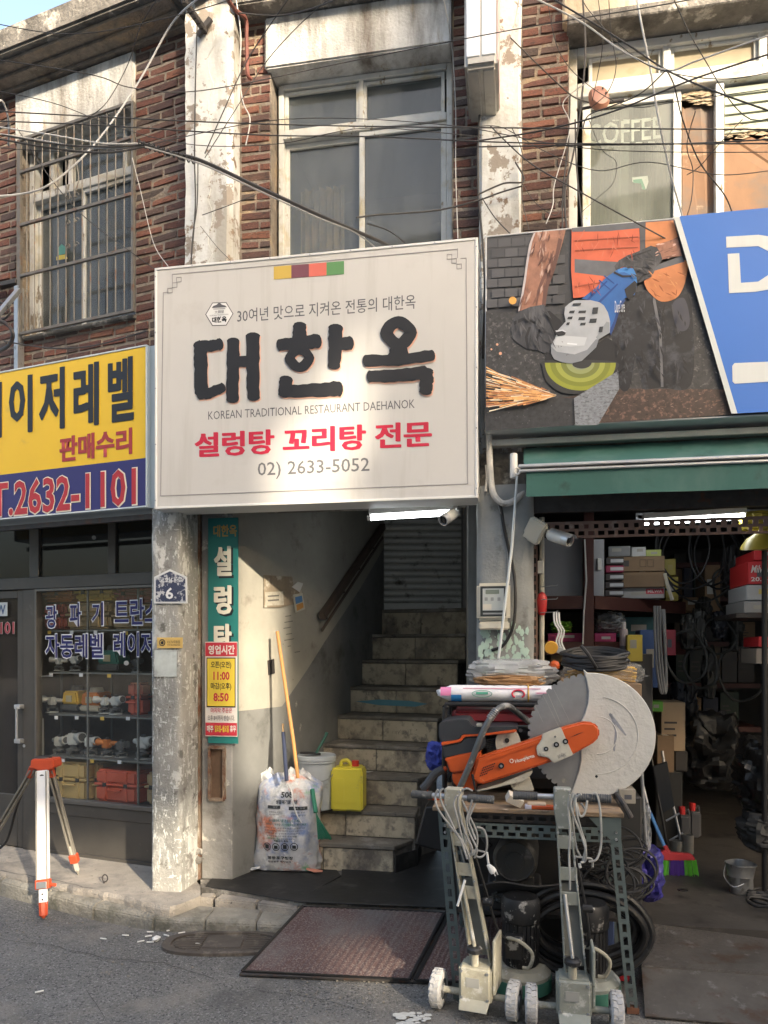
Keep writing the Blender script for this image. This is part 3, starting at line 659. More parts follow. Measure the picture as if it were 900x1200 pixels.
for s_ in (-1, 1):
    for zc in (gz0+(gz1-gz0)*.62, gz0+(gz1-gz0)*.50, gz0+(gz1-gz0)*.38):
        xc = (gx0+gx1)/2+s_*.035
        MB(B).tube([Vector((xc+(.022-.0016*k)*math.cos(k*.55)*s_, .282, zc+(.022-.0016*k)*math.sin(k*.55))) for k in range(13)], .004, 5).fin('scroll', GRM, gr)
for s_ in (-1, 1):
    MB(B).tube(catmull([((gx0+gx1)/2+s_*.03, .282, gz0+(gz1-gz0)*.80), ((gx0+gx1)/2+s_*.055, .282, gz0+(gz1-gz0)*.70), ((gx0+gx1)/2+s_*.012, .282, gz0+(gz1-gz0)*.62)]), .004, 5).fin('scroll', GRM, gr)
# ================================================================ GROUND FLOOR: columns, stair, shop front
def roundcol(fr, cx, cy, rx, ry, z0, z1, mat, n=20, nz=30, amp=.003, name='column', root=None, pw=.45):
    m = MB(fr); rings = []
    for i in range(nz+1):
        z = z0+(z1-z0)*i/nz; fl = 1+.06*max(0, 1-(z-z0)/.08)
        rings.append([m.b.verts.new((cx+fl*(rx)*math.copysign(abs(math.cos(t))**pw, math.cos(t))+random.uniform(-amp, amp), cy+fl*ry*math.copysign(abs(math.sin(t))**pw, math.sin(t))+random.uniform(-amp, amp), z)) for t in [2*math.pi*(k+.5)/n for k in range(n)]])
    for a, b_ in zip(rings, rings[1:]):
        for k in range(n): m.b.faces.new((a[k], a[(k+1) % n], b_[(k+1) % n], b_[k]))
    m.b.faces.new(rings[0][::-1]); m.b.faces.new(rings[-1]); return m.fin(name, mat, root, sharp=60)
ca, cb = A.p(178, 830, .02).x, A.p(231, 830, .22).x
roundcol(A, (ca+cb)/2, .13, (cb-ca)/2, .135, .03, 2.448, COLUMN, root=bld, pw=.26, n=28, amp=.0022)
ra, rb = A.p(560, 700, .21).x, A.p(626, 700, .02).x
roundcol(A, (ra+rb)/2, .12, (rb-ra)/2, .13, .13, 2.448, COLUMNG, root=bld, pw=.35)
MINT = pm('flaking mint paint', (.42, .56, .48), .75, var=.1, scale=10)
m = MB(A)
for i in range(230):        # flakes of older mint paint left on the lower column
    u = random.random(); z = 1.25+.45*random.random()**1.3; x = ra+.02+(rb-ra-.05)*u; s_ = random.uniform(.004, .018)
    c = Vector((x, -.0125-.001*random.random(), z)); k = random.randint(5, 8)
    m.face([c+Vector((s_*random.uniform(.6, 1.1)*math.cos(6.283*j/k), 0, s_*random.uniform(.9, 1.9)*math.sin(6.283*j/k))) for j in range(k)])
o = m.fin('paint_flakes', MINT, bld, smooth=False); o['kind'] = 'stuff'
pa, pb = A.p(236, 850, .26).x, A.p(272, 850, .26).x
PIL = pm('grey blistered pilaster', (.25, .245, .235), .85, var=.25, scale=5, bump=.6, bscale=40, spots=[((.50, .48, .43), 7, .60, .03), ((.13, .12, .11), 4, .62, .06)])
MB(A).box(pa, pb, .26, .42, .13, 2.448).fin('pilaster', PIL, bld, bevel=.006)
RUSTY = pm('rusty iron strip', (.20, .15, .11), .9, var=.35, scale=18, bump=.6, spots=[((.13, .055, .03), 9, .55, .06), ((.42, .40, .35), 8, .60, .04, (1, 1, .3))])
MB(A).box(pa-.035, pa-.004, .235, .30, .13, 2.448).fin('iron_strip', RUSTY, bld, bevel=.003)
# broken opening (mail slot) in the pilaster
qa = A.p(246, 900, .252); qb = A.p(263, 900, .252); q0 = A.p(254, 936, .252).z; q1 = A.p(254, 876, .252).z
nb_ = thing('wall_niche', 'narrow rust edged opening in the pilaster below the hours board', 'wall niche', A, ((qa.x+qb.x)/2, .25, q0))
m = MB(A); m.box(qa.x-.008, qa.x+.008, .236, .262, q0, q1); m.box(qb.x-.008, qb.x+.008, .236, .262, q0, q1); m.box(qa.x, qb.x, .234, .262, q1-.008, q1+.010); m.box(qa.x, qb.x, .234, .262, q0-.012, q0+.006); m.fin('frame', RUSTY, nb_)
MB(A).box(qa.x+.008, qb.x-.008, .2565, .259, q0, q1).fin('back', pm('niche board', (.13, .08, .05), .9, var=.3, scale=10), nb_, smooth=False)
# rubble at the pilaster foot
m = MB(A); c = A.p(237, 1030, .22)
for i in range(5): m.lathe([(.001, -.02), (.03, -.01), (.035, .015), (.01, .03)], (pa-.03+random.uniform(-.02, .03), .22+random.uniform(-.03, .02), .15+.05*i), n=7)
for v in m.b.verts: v.co = jit(v.co, .008)
m.fin('rubble', OLDCONC, bld, smooth=False)
# stair well -------------------------------------------------------
P0 = A.M @ Vector((pb, .27, 0)); st = [(P0.x, P0.y), (-.69, 5.0), (-.545, 5.24), (-.43, 5.43), (-.20, 6.15), (-.016, 6.76), (.02, 7.3)]
zb = [1.17, 1.17, 1.41, 1.62, 2.06, 2.46, 2.6]
CRW = pm('cream stair wall', (.36, .345, .295), .9, var=.15, scale=3, bump=.35, bscale=25, spots=[((.20, .18, .15), 3, .66, .06), ((.10, .09, .08), 18, .72, .03)])
GRW = pm('grey stair wall', (.185, .19, .185), .7, var=.16, scale=4, bump=.3, bscale=25, spots=[((.42, .40, .36), 5, .68, .02), ((.10, .10, .095), 3, .60, .06)])
for nm, mat, hi in (('stair_wall', GRW, 0), ('stair_wall', CRW, 1)):
    m = MB(W)
    for i in range(len(st)-1):
        for k in range(4):
            t0, t1 = k/4, (k+1)/4
            f = lambda t: (Vector((st[i][0]*(1-t)+st[i+1][0]*t, st[i][1]*(1-t)+st[i+1][1]*t, 0)), zb[i]*(1-t)+zb[i+1]*t)
            (a, za), (b_, zz_) = f(t0), f(t1)
            lo = (.1, .1) if not hi else (za, zz_); up = (za, zz_) if not hi else (2.95, 2.95)
            m.face([a+Vector((0, 0, lo[0])), b_+Vector((0, 0, lo[1])), b_+Vector((0, 0, up[1])), a+Vector((0, 0, up[0]))])
    bmesh.ops.remove_doubles(m.b, verts=m.b.verts[:], dist=.0005)
    m.fin(nm, mat, bld, sharp=60)
wr_ = [(.50, 4.40), (.60, 5.4), (.80, 6.95)]
m = MB(W)
for a, b_ in zip(wr_, wr_[1:]): m.box(0, 0, 0, 0, 0, 0) if 0 else m.prism([(a[0], a[1], .1), (b_[0], b_[1], .1), (b_[0], b_[1], 2.95), (a[0], a[1], 2.95)], (.08, 0, 0))
m.fin('stair_wall', GRW, bld, smooth=False)
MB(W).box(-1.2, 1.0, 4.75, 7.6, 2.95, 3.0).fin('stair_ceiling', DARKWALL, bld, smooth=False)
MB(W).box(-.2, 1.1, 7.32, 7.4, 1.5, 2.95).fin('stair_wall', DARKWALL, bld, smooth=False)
# plaster post right of the shutter
MB(W).box(.70, .82, 6.55, 6.7, 1.3, 2.95).fin('door_post', pm('grey plaster post', (.24, .235, .22), .9, var=.15, scale=5), bld, bevel=.006)
STEPT = pm('worn step slab', (.17, .15, .12), .85, var=.3, scale=6, bump=.6, bscale=40, spots=[((.27, .25, .22), 5, .58, .06), ((.07, .065, .06), 9, .62, .04)])
RISER = pm('stained riser tile', (.48, .41, .29), .75, var=.2, scale=6, bump=.3, bscale=40, rnd=.12, spots=[((.13, .11, .09), 5, .56, .08, (1, 1, .7)), ((.22, .19, .15), 12, .56, .05), ((.09, .06, .05), 24, .68, .02)])
stair = thing('staircase', 'steep narrow staircase of stained tiled steps climbing to a grey shutter', 'staircase', W, (-.1, 4.8, .13))
SD = [(4.84, 304, 10, 461, .31), (5.03, 332, 12, 486, .485), (5.22, 352, 14, 489, .685), (5.41, 379, 17, 510, .87), (5.68, 392, 19, 512, 1.055), (5.95, 407, 19, 528, 1.26), (6.22, 421, 19, 536, 1.47), (6.49, 434, 19, 545, 1.69), (6.76, 446, 19, 546, 1.92)]
SP = []
for Y, lp, ang, rp, z in SD:
    l = Vector(((lp-450)/FP*Y-.03, Y, 0)); c, s_ = math.cos(R(ang)), math.sin(R(ang)); k = (rp-450)/FP
    u = (k*l.y-l.x)/(c+k*s_); SP.append((l, l+Vector((c*u, -s_*u, 0)), z))
SP.append((SP[-1][0]+Vector((.02, .45, 0)), SP[-1][1]+Vector((.1, .45, 0)), 1.92))
for i in range(9):
    l, r, z = SP[i]; l2, r2, _ = SP[i+1]; zp = SP[i-1][2] if i else .13
    n = Vector((-(r-l).y, (r-l).x, 0)).normalized(); e = (r-l).normalized()
    ll, rr = l2+n*.06, r2+n*.06
    if i < 3: rr = r2+n*.06
    m = MB(W); m.prism([Vector((p.x, p.y, z-.03)) for p in (l+n*.02, r+n*.02, rr, ll)], (0, 0, -(z-.03-max(.13, zp-.06)) if i > 2 else -(z-.03-.13)))
    m.fin('step', OLDCONC, stair, smooth=False)
    m = MB(W); m.prism([Vector((p.x, p.y, z)) for p in (l-e*.01, r+e*.008, rr+e*.008, ll-e*.01)], (0, 0, -.028))
    for v in m.b.verts: v.co += Vector((0, 0, random.uniform(-.003, .002)))
    m.fin('tread', STEPT, stair, smooth=False, bevel=.005)
    wdt = (r-l).length; nt_ = 2
    for k in range(nt_):
        a = l+n*.008+e*(wdt*k/nt_+.003); b_ = l+n*.008+e*(wdt*(k+1)/nt_-.003)
        m = MB(W); m.prism([Vector((p.x, p.y, z-.032)) for p in (a, b_, b_+n*.014, a+n*.014)], (0, 0, -(z-.032-zp-.004))); m.fin('riser_tile', RISER, stair, smooth=False, bevel=.002)
# black skirting at the stair side
for a, b_ in ((SP[0][1], SP[1][1]), (SP[1][1], SP[2][1]+Vector((.05, .3, 0)))):
    d = (b_-a).normalized(); n = Vector((d.y, -d.x, 0)); m = MB(W)
    m.prism([Vector((p.x, p.y, .13)) for p in (a+n*.012, b_+n*.012, b_+n*.02, a+n*.02)], (0, 0, .12)); m.fin('skirting', RUBMAT, stair, smooth=False)
m = MB(W); a = SP[4][0]+Vector((.12, -.07, 0)); b_ = SP[5][0]
# blue smear on the sixth riser
l, r, z = SP[5]; e = (r-l).normalized(); n = Vector((-(r-l).y, (r-l).x, 0)).normalized(); m = MB(W)
pts = [l+e*t+n*.006+Vector((0, 0, z-.12+h)) for t, h in ((.1, .0), (.3, .02), (.55, .015), (.7, -.005), (.6, -.03), (.3, -.025))]
m.prism(pts, n*.0015); m.fin('paint_smear', flat((.12, .30, .36), .8), stair, smooth=False)
# paper on third step
l, r, z = SP[2]; e = (r-l).normalized(); n = Vector((-e.y, e.x, 0)); m = MB(W); c = l+e*.3+n*.1+Vector((0, 0, z+.004))
m.prism([c, c+e*.2+n*.01, c+e*.22+n*.07, c+e*.03+n*.06], (0, 0, .001)); m.fin('paper_sheet', flat((.55, .55, .52)), th=('flat grey paper sheet lying on the third stair', 'paper'), smooth=False)
# handrail bars, dark paint in place of the shaded slot in the wall
RAILM = pm('brown handrail', (.09, .065, .05), .6, var=.25, scale=8)
hr = thing('handrail', 'dark brown slanting handrail bars in place of the shaded slot in the left stair wall', 'handrail', W, (-.45, 5.3, 1.6))
for off, w, h in ((0, .05, .055), (-.10, .012, .03)):
    MB(W).bar((-.475+.03, 5.29, 1.79+off), (-.06+.05, 6.62, 2.66+off), w, h, up=(0, 0, 1)).fin('rail', RAILM, hr, bevel=.006)
for t in (.1, .35, .6, .85):
    a = Vector((-.445, 5.29, 1.79)).lerp(Vector((-.01, 6.62, 2.66)), t); MB(W).bar(a+Vector((-.02, 0, 0)), a+Vector((-.02, 0, -.1)), .015, .015).fin('bracket', RAILM, hr)
# roller shutter
SHUT = pm('grey roller shutter', (.60, .60, .56), .6, .3, var=.12, scale=4, spots=[((.15, .14, .12), 6, .64, .06)])
rs = thing('roller_shutter', 'closed grey roller shutter at the head of the stairs', 'roller shutter', W, (.33, 6.98, 1.92))
sx0, sx1 = (448-450)/FP*6.98, (542-450)/FP*6.98
for i in range(15):
    z = 2.0+i*.062; m = MB(W)
    m.prism([(sx0, 7.0, z), (sx0, 6.985, z+.004), (sx0, 6.972, z+.03), (sx0, 6.985, z+.056), (sx0, 7.0, z+.06)], (sx1-sx0, 0, 0)); m.fin('slat', SHUT, rs, sharp=60)
MB(W).box(sx0, sx1, 6.965, 7.0, 1.925, 1.997).fin('bottom_bar', SHUT, rs, bevel=.004)
for x in (sx0-.045, sx1+.002): MB(W).box(x, x+.043, 6.955, 7.02, 1.925, 2.94).fin('guide', SHUT, rs, bevel=.003)
# fluorescent tube under the stair ceiling edge
TUBE = pm('lit tube', (.9, .9, .9), .4, emit=((.92, .97, 1), 6))
def tubelight(fr, p0, p1, lab, r=.014, w=.06):
    t = thing('fluorescent_light', lab, 'light', fr, (p0+p1)/2+Vector((0, 0, 0)))
    up = Vector((0, 0, .035)); MB(fr).bar(p0+up, p1+up, w, .035, up=(0, 0, 1)).fin('housing', WHITEP, t, bevel=.004)
    MB(fr).cyl(p0, p1, r, n=12).fin('tube', TUBE, t)
    for q, s_ in ((p0, -1), (p1, 1)):
        e = (p1-p0).normalized()*s_; MB(fr).cyl(q-e*.01, q+e*.012, r*1.25, n=10).fin('tube_cap', WHITEP, t)
tubelight(A, A.p(433, 607, .32), A.p(536, 601, .32), 'lit fluorescent tube under the beam above the stairs')
# notice board on the stair wall (worn plaque and calendar)
def onwall(px, py, off=.006):
    k = (px-450)/FP
    for (a, b_) in zip(st, st[1:]):
        den = (b_[0]-a[0])-k*(b_[1]-a[1]); t = (k*a[1]-a[0])/den
        if -1e-6 <= t <= 1.0001:
            n = Vector((b_[1]-a[1], -(b_[0]-a[0]), 0)).normalized(); p = Vector((a[0]+(b_[0]-a[0])*t, a[1]+(b_[1]-a[1])*t, 0)); p.z = 1.55+(762-py)/FP*p.y; return p+n*off, n
def wallpoly(pts, mat, name, lab=None, cat=None, off=.006, th=.005, parent=None):
    q = [onwall(x, y, off) for x, y in pts]; m = MB(W); m.prism([p for p, n in q], q[0][1]*th)
    return m.fin(name, mat, parent, th=(lab, cat) if lab else None, smooth=False)
BRW = pm('scuffed brown board', (.26, .21, .15), .85, var=.25, scale=12, spots=[((.50, .46, .38), 9, .58, .04)])
o = wallpoly([(308, 674), (341, 676), (343, 690), (352, 692), (352, 706), (326, 712), (308, 712)], BRW, 'wooden_plaque', 'scuffed brown wooden plaque on the left stair wall', 'plaque')
wallpoly([(309, 694), (330, 693), (331, 709), (309, 710)], pm('grubby paper', (.42, .39, .32), .9, var=.3, scale=30), 'note', off=.012, th=.001, parent=o)
for y_ in (698, 703): wallpoly([(312, y_), (325, y_-1), (325, y_+.8), (312, y_+1.8)], flat((.12, .11, .1)), 'scribble', off=.0135, th=.0005, parent=o)
o = wallpoly([(341, 697), (352, 695), (355, 714), (344, 718)], flat((.55, .53, .45)), 'calendar', 'small wall leaflet hanging beside the wooden plaque', 'leaflet', off=.014)
wallpoly([(343, 700), (351, 698), (352, 705), (344, 708)], flat((.1, .25, .5)), 'picture', off=.02, th=.0008, parent=o); wallpoly([(344.5, 709), (352.5, 706), (353, 712), (345.5, 716)], flat((.6, .3, .08)), 'picture', off=.02, th=.0008, parent=o)
o = wallpoly([(339, 688), (346, 682), (352, 684), (348, 694)], flat((.6, .6, .58)), 'plastic_scrap', 'crumpled clear plastic scrap stuck beside the plaque', 'plastic scrap', off=.02)
wallpoly([(313, 774), (320, 772), (321, 789), (314, 791)], DKMET, 'wall_socket', 'small rusty socket box on the cream stair wall', 'socket', off=.004, th=.006)
for i, (x, y, w_) in enumerate(((334, 722, 10), (333, 729, 14), (332, 736, 12), (335, 743, 10), (333, 750, 16), (337, 757, 5), (345, 764, 9))):
    wallpoly([(x, y), (x+w_*.7, y-w_*.12), (x+w_*.7, y-w_*.12+.9), (x, y+.9)], flat((.12, .11, .10)), 'wall_writing', off=.0015+i*.0001, th=.0006, parent=bld)
# ---------------------------------------------------------------- left shop front (frame B)
SF = pm('brown grey anodised metal', (.10, .092, .082), .45, .35, var=.12, scale=5, spots=[((.16, .15, .135), 7, .66, .05)])
DS = .42
shop = thing('storefront', 'dark framed shop front with lettered display window below the yellow sign', 'shop front', B, (-1.3, DS, .13))
b = lambda px, py, d=DS: B.p(px, py, d)
xw0, xw1 = b(43, 800).x, -.02+b(178, 800).x+.06; xL = b(-70, 800).x
zt = b(110, 600).z; zr0, zr1 = b(100, 688).z, b(100, 674).z; zs0 = b(110, 944).z; z0 = .13
m = MB(B)
m.box(xL, xw1, DS-.02, DS+.06, zr0, zr1); m.box(b(28, 800).x, xw0, DS-.01, DS+.05, z0, zr0-.001); m.box(b(126, 640).x, b(135, 640).x, DS, DS+.05, zr1+.001, 2.45); m.box(b(34, 640).x, b(45, 640).x, DS, DS+.05, zr1+.001, 2.45)
m.box(xL, xw1, DS-.015, DS+.06, zt-.02, zt+.02)
m.fin('frame', SF, shop, smooth=False, bevel=.003)
m = MB(B); e = .018
m.box(xw0+.001, xw0+e, DS-.022, DS+.03, zs0, zr0-.002); m.box(xw0+e, xw1, DS-.022, DS+.03, zr0-e-.002, zr0-.002); m.box(xw0+e, xw1, DS-.024, DS+.03, zs0, zs0+.03)
m.fin('window_frame', pm('lighter metal trim', (.17, .16, .145), .4, .5, var=.1), shop, smooth=False, bevel=.002)
MB(B).box(xw0+.001, xw1, DS-.005, DS+.03, z0, zs0-.085).fin('base_panel', SF, shop, smooth=False); MB(B).box(xw0+.001, xw1, DS-.012, DS+.03, zs0-.083, zs0-.002).fin('base_panel', SF, shop, smooth=False, bevel=.003)
MB(B).box(xw0+.001, xw1, DS-.02, DS+.03, z0, z0+.02).fin('base_rail', SF, shop, smooth=False)
gw = MB(B).box(xw0+e, xw1, DS+.004, DS+.009, zs0+.03, zr0-e).fin('window_pane', GLASS_SH, shop, smooth=False)
for a, c in ((b(45, 640).x+.003, b(126, 640).x-.003), (b(135, 640).x+.003, xw1), (xL, b(34, 640).x-.003)):
    MB(B).box(a, c, DS+.02, DS+.025, zr1+.003, zt-.022).fin('transom_pane', glassm('transom glass', (.5, .5, .48), .35, (.07, .07, .065)), shop, smooth=False)
# door
xd0, xd1 = xL, b(27, 800).x
dr = MB(B); dr.box(xd1-.055, xd1, DS, DS+.035, z0+.01, zr0-.004); dr.box(xd0, xd1-.056, DS, DS+.035, zr0-.06, zr0-.004); dr.box(xd0, xd1-.056, DS+.002, DS+.035, z0+.01, b(5, 930).z)
door = dr.fin('door', SF, shop, smooth=False, bevel=.003)
MB(B).box(xd0, xd1-.055, DS+.015, DS+.02, b(5, 930).z, zr0-.06).fin('door_pane', glassm('door glass', (.55, .55, .52), .55, (.075, .07, .065)), shop, smooth=False)
hx = b(20.5, 850, DS-.04).x; h0, h1 = b(20, 865).z, b(20, 830).z
m = MB(B); m.box(hx-.008, hx+.008, DS-.055, DS-.04, h0-.02, h1+.02); m.box(hx-.025, hx+.03, DS-.05, DS, h1, h1+.03); m.box(hx-.025, hx+.03, DS-.05, DS, h0-.03, h0); m.fin('handle', ALU, door, bevel=.003)
MB(B).cyl((hx+.03, DS-.012, h0-.05), (hx+.03, DS, h0-.05), .012, n=12).fin('lock', ALU, door)
o = MB(B); c = b(3, 713); o.box(b(-20, 713).x, b(9, 713).x, DS-.004, DS-.002, b(3, 722).z, b(3, 706).z); o.fin('sticker', flat((.55, .6, .62)), shop, smooth=False)
txt('W', B, DS-.005, -4, 6.5, 709, 720, flat((.05, .09, .2)), shop, bold=.03)
otxt('1101', B, DS-.003, -6, 17, 729, 743, flat((.35, .05, .07)), flat((.55, .5, .5)), shop, bold=.02, edge=.02)
NAVY = flat((.02, .02, .13), .5); LW = flat((.82, .82, .85), .5)
for s_, a, c, yt, yb in (('광', 54, 67, 709.5, 736), ('파', 82, 95, 706.5, 734), ('기', 108, 121, 706, 733), ('트란스', 134.5, 187, 702, 732), ('자동레벨', 53.5, 121, 743, 771), ('레이저레', 133.5, 197, 741, 769)):
    otxt(s_, B, DS-.003, a, c, yt, yb, NAVY, LW, shop, bold=.02, edge=.022, g=.0075)
MB(B).cyl(b(148, 777, DS-.001), b(148, 777, DS-.003), .016, n=18).fin('round_sticker', flat((.5, .52, .5)), shop)
MB(B).cyl(b(110, 630, DS-.001), b(110, 630, DS-.003), .014, n=18).fin('round_sticker', flat((.3, .3, .28)), shop)
room(B, shop, xL, xw1+.02, .13, 2.6, DS+.07, 1.75, pm('shop inner wall', (.16, .13, .11), .9, var=.3, scale=3))
# display shelves
SHM = pm('shelf steel', (.22, .22, .21), .45, .5, var=.1)
rk = thing('display_shelf', 'open steel display rack standing behind the lettered shop window', 'shelf', B, ((xw0+xw1)/2, .7, .5))
for py in (738, 788, 838, 888, 944):
    z = b(110, py, .52).z; MB(B).box(xw0+.03, xw1, .50, .92, z-.012, z).fin('shelf', SHM, rk, smooth=False)
for px, d in ((48, .505), (103, .505), (162, .505), (72, .91), (131, .91)):
    x = B.p(px, 840, d).x; MB(B).box(x-.006, x+.006, d-.006, d+.006, .35, b(110, 684, .52).z).fin('upright', SHM, rk, smooth=False)
def case(fr, px0, px1, pyB, pyT, d, dep, mat, lab, cat='equipment case', grp=None, ribs=2, th=.02):
    a, c = fr.p(px0, pyB, d), fr.p(px1, pyB, d); pm_ = (px0+px1)/2; zb_, zt_ = fr.p(pm_, pyB, d).z, fr.p(pm_, pyT, d).z
    t = thing('equipment_case', lab, cat, fr, ((a.x+c.x)/2, d+dep/2, zb_), grp); h = zt_-zb_; w = c.x-a.x; zs = zb_+h*.55
    MB(fr).box(a.x, c.x, d, d+dep, zb_, zs-.002).fin('body', mat, t, bevel=min(th, h*.2), seg=3)
    MB(fr).box(a.x, c.x, d, d+dep, zs+.002, zt_).fin('lid', mat, t, bevel=min(th, h*.2), seg=3)
    MB(fr).box(a.x-.004, c.x+.004, d-.005, d+dep, zs-.008, zs+.008).fin('rim', mat, t, bevel=.003)
    for i in range(ribs):
        x = a.x+w*(i+.5)/ribs; MB(fr).box(x-.012, x+.012, d-.008, d+.01, zb_+.01, zt_-.01).fin('rib', mat, t, bevel=.004)
        MB(fr).box(x-.014, x+.014, d-.014, d, zs-.015, zs+.012).fin('latch', DKMET, t, bevel=.003)
    MB(fr).tube(catmull([((a.x+c.x)/2-.05, d, zs-.03), ((a.x+c.x)/2-.045, d-.02, zs-.035), ((a.x+c.x)/2+.045, d-.02, zs-.035), ((a.x+c.x)/2+.05, d, zs-.03)], 4), .006, 6).fin('handle', mat, t)
    return t
TANC = flat((.55, .40, .17), .5); REDC = flat((.58, .11, .06), .45); ORC = flat((.60, .20, .04)); YLC = flat((.70, .46, .07)); DRC = flat((.32, .06, .05)); BRC = flat((.38, .27, .14))
case(B, 63, 101, 938, 893, .535, .3, TANC, 'large tan case on the bottom shelf behind the tripod')
case(B, 102, 118, 938, 893, .62, .25, TANC, 'narrow tan case between the large tan and red cases')
case(B, 111, 160, 941, 903, .53, .3, REDC, 'red ribbed case on the bottom shelf of the display window')
case(B, 170, 200, 944, 906, .55, .3, BRC, 'dull tan case right of the red case, half behind the column')
case(B, 50, 84, 705, 688, .56, .3, ORC, 'orange case on top of the pile in the upper left of the window', ribs=1)
case(B, 87, 131, 704, 685, .56, .3, YLC, 'yellow case on top of the pile in the middle of the window', ribs=2)
case(B, 134, 178, 706, 686, .58, .3, DRC, 'dark red case at the upper right of the display window')
case(B, 50, 76, 737, 708, .56, .3, DRC, 'dull red case behind the first letter on the window')
case(B, 77, 128, 737, 706, .55, .3, BRC, 'wide brown tan case behind the upper window lettering')
case(B, 131, 180, 738, 708, .56, .3, BRC, 'brown case behind the right end of the window lettering', ribs=1)
LVG = flat((.60, .61, .60), .45); LVD = flat((.10, .10, .10), .5)
def level(px, pyB, hpx, mat, lab, d=.62, flip=1, grp='survey levels on the shop window shelves'):
    c = B.p(px, pyB, d); s_ = hpx/FP*5.15; t = thing('survey_level', lab, 'survey level', B, c, grp); e = Vector
    MB(B).lathe([(.34*s_, 0), (.34*s_, .05*s_), (.16*s_, .07*s_)], c, n=16).fin('base_plate', LVG, t)
    for k in range(3):
        q = c+e((.28*s_*math.cos(k*2.09+.5), .28*s_*math.sin(k*2.09+.5), .07*s_)); MB(B).cyl(q, q+e((0, 0, .16*s_)), .08*s_, n=10).fin('foot_screw', LVD, t)
    MB(B).lathe([(.30*s_, .22*s_), (.31*s_, .29*s_), (.15*s_, .33*s_), (.14*s_, .45*s_)], c, n=16).fin('turntable', LVD, t); MB(B).obox(c+e((0, 0, .66*s_)), .46*s_, .34*s_, .44*s_, (0, 0, 15*flip)).fin('body', mat, t, bevel=.05*s_, seg=2); MB(B).cyl(c+e((0, 0, .86*s_)), c+e((0, 0, .98*s_)), .09*s_, n=10).fin('sight', LVD, t)
    MB(B).lathe([(.10*s_, -.62*s_), (.12*s_, -.4*s_), (.12*s_, -.2*s_), (.13*s_, .25*s_), (.19*s_, .4*s_), (.19*s_, .62*s_)], c+e((0, 0, .72*s_)), ax=(flip, -.35, .08), n=14).fin('telescope', mat, t)
    MB(B).lathe([(.15*s_, .62*s_), (.15*s_, .635*s_)], c+e((0, 0, .72*s_)), ax=(flip, -.35, .08), n=14).fin('lens', LVD, t)
    return t
level(61, 835, 22, LVG, 'small grey level at the left end of the middle shelf', flip=-1)
level(123, 836, 22, LVG, 'grey level right of the orange and white laser', flip=-1)
level(136, 837, 24, LVG, 'grey level beside the red upright case', flip=1)
level(70, 885, 26, LVG, 'pale grey level at the left of the lower shelf')
level(87, 886, 32, LVG, 'tall grey theodolite with round top on the lower shelf')
level(106, 886, 26, LVG, 'slim grey theodolite behind the shelf upright')
level(125, 887, 24, ORC, 'orange topped level in the middle of the lower shelf', flip=-1)
level(142, 888, 22, LVD, 'dark level with small base on the lower shelf')
level(168, 890, 30, LVG, 'large grey level cut off by the column')
level(69, 786, 18, LVG, 'grey level on the upper shelf under the lettering', flip=-1)
level(88, 786, 20, LVG, 'second grey level on the upper shelf, left of the green case')
level(160, 788, 18, LVD, 'dark level behind the round white sticker')
for k, (px, py) in enumerate(((58, 741), (84, 741), (112, 741), (148, 742), (60, 791), (95, 791), (128, 792), (66, 841), (90, 841), (120, 842), (150, 842), (74, 891), (108, 892), (140, 893))):
    q = B.p(px, py, .498); MB(B).box(q.x-.016, q.x+.016, .496, .498, q.z-.012, q.z+.012).fin('price_tag', LW if k % 3 else YLC, rk, smooth=False)
def laser(px0, px1, pyB, pyT, mat, cap, lab, strip=None):
    a, c = B.p(px0, pyB, .6), B.p(px1, pyB, .6); z0_, z1_ = B.p((px0+px1)/2, pyB, .6).z, B.p((px0+px1)/2, pyT, .6).z; h = z1_-z0_; x = (a.x+c.x)/2; w = (c.x-a.x)/2
    t = thing('rotary_laser', lab, 'laser level', B, (x, .68, z0_))
    MB(B).box(x-w, x+w, .6, .76, z0_, z0_+h*.25).fin('base', cap, t, bevel=.01, seg=2)
    m = MB(B); m.prism([(x-w*.95, .605, z0_+h*.26), (x+w*.95, .605, z0_+h*.26), (x+w*.75, .605, z0_+h*.8), (x-w*.75, .605, z0_+h*.8)], (0, .15, 0)); m.fin('body', mat, t, bevel=.012, seg=2)
    MB(B).cyl((x, .68, z0_+h*.8), (x, .68, z0_+h), w*.55, w*.45, 16).fin('lamp_head', cap, t)
    MB(B).box(x-w*.3, x+w*.3, .598, .604, z0_+h*.36, z0_+h*.62).fin('label', flat((.5, .45, .3)), t, smooth=False)
laser(70, 91, 833, 804, YLC, LVD, 'yellow and black rotary laser on the middle shelf')
laser(92, 116, 834, 806, ORC, flat((.45, .41, .32)), 'orange and cream rotary laser on the middle shelf')
laser(112, 138, 786, 756, flat((.06, .22, .18)), LVD, 'green and grey rotary laser on the upper shelf')
case(B, 148, 165, 838, 800, .62, .12, REDC, 'upright red case on the middle shelf by the column', ribs=1)
# staff box in the lower left of the window
o = MB(B).box(b(44, 865, .52).x, b(50, 865, .52).x, .515, .53, b(47, 886, .52).z, b(47, 842, .52).z).fin('wall_label', flat((.35, .35, .33)), th=('narrow pale strip with upright lettering at the left of the lower shelf', 'label strip'), smooth=False)
# keys / small tool hung behind the glass
MB(B).tube([b(45, 793, DS+.03), b(60, 792, DS+.03)], .004, 6).fin('hook_rail', ALU, th=('small chrome wrench shaped hook behind the glass at the left', 'hook'))
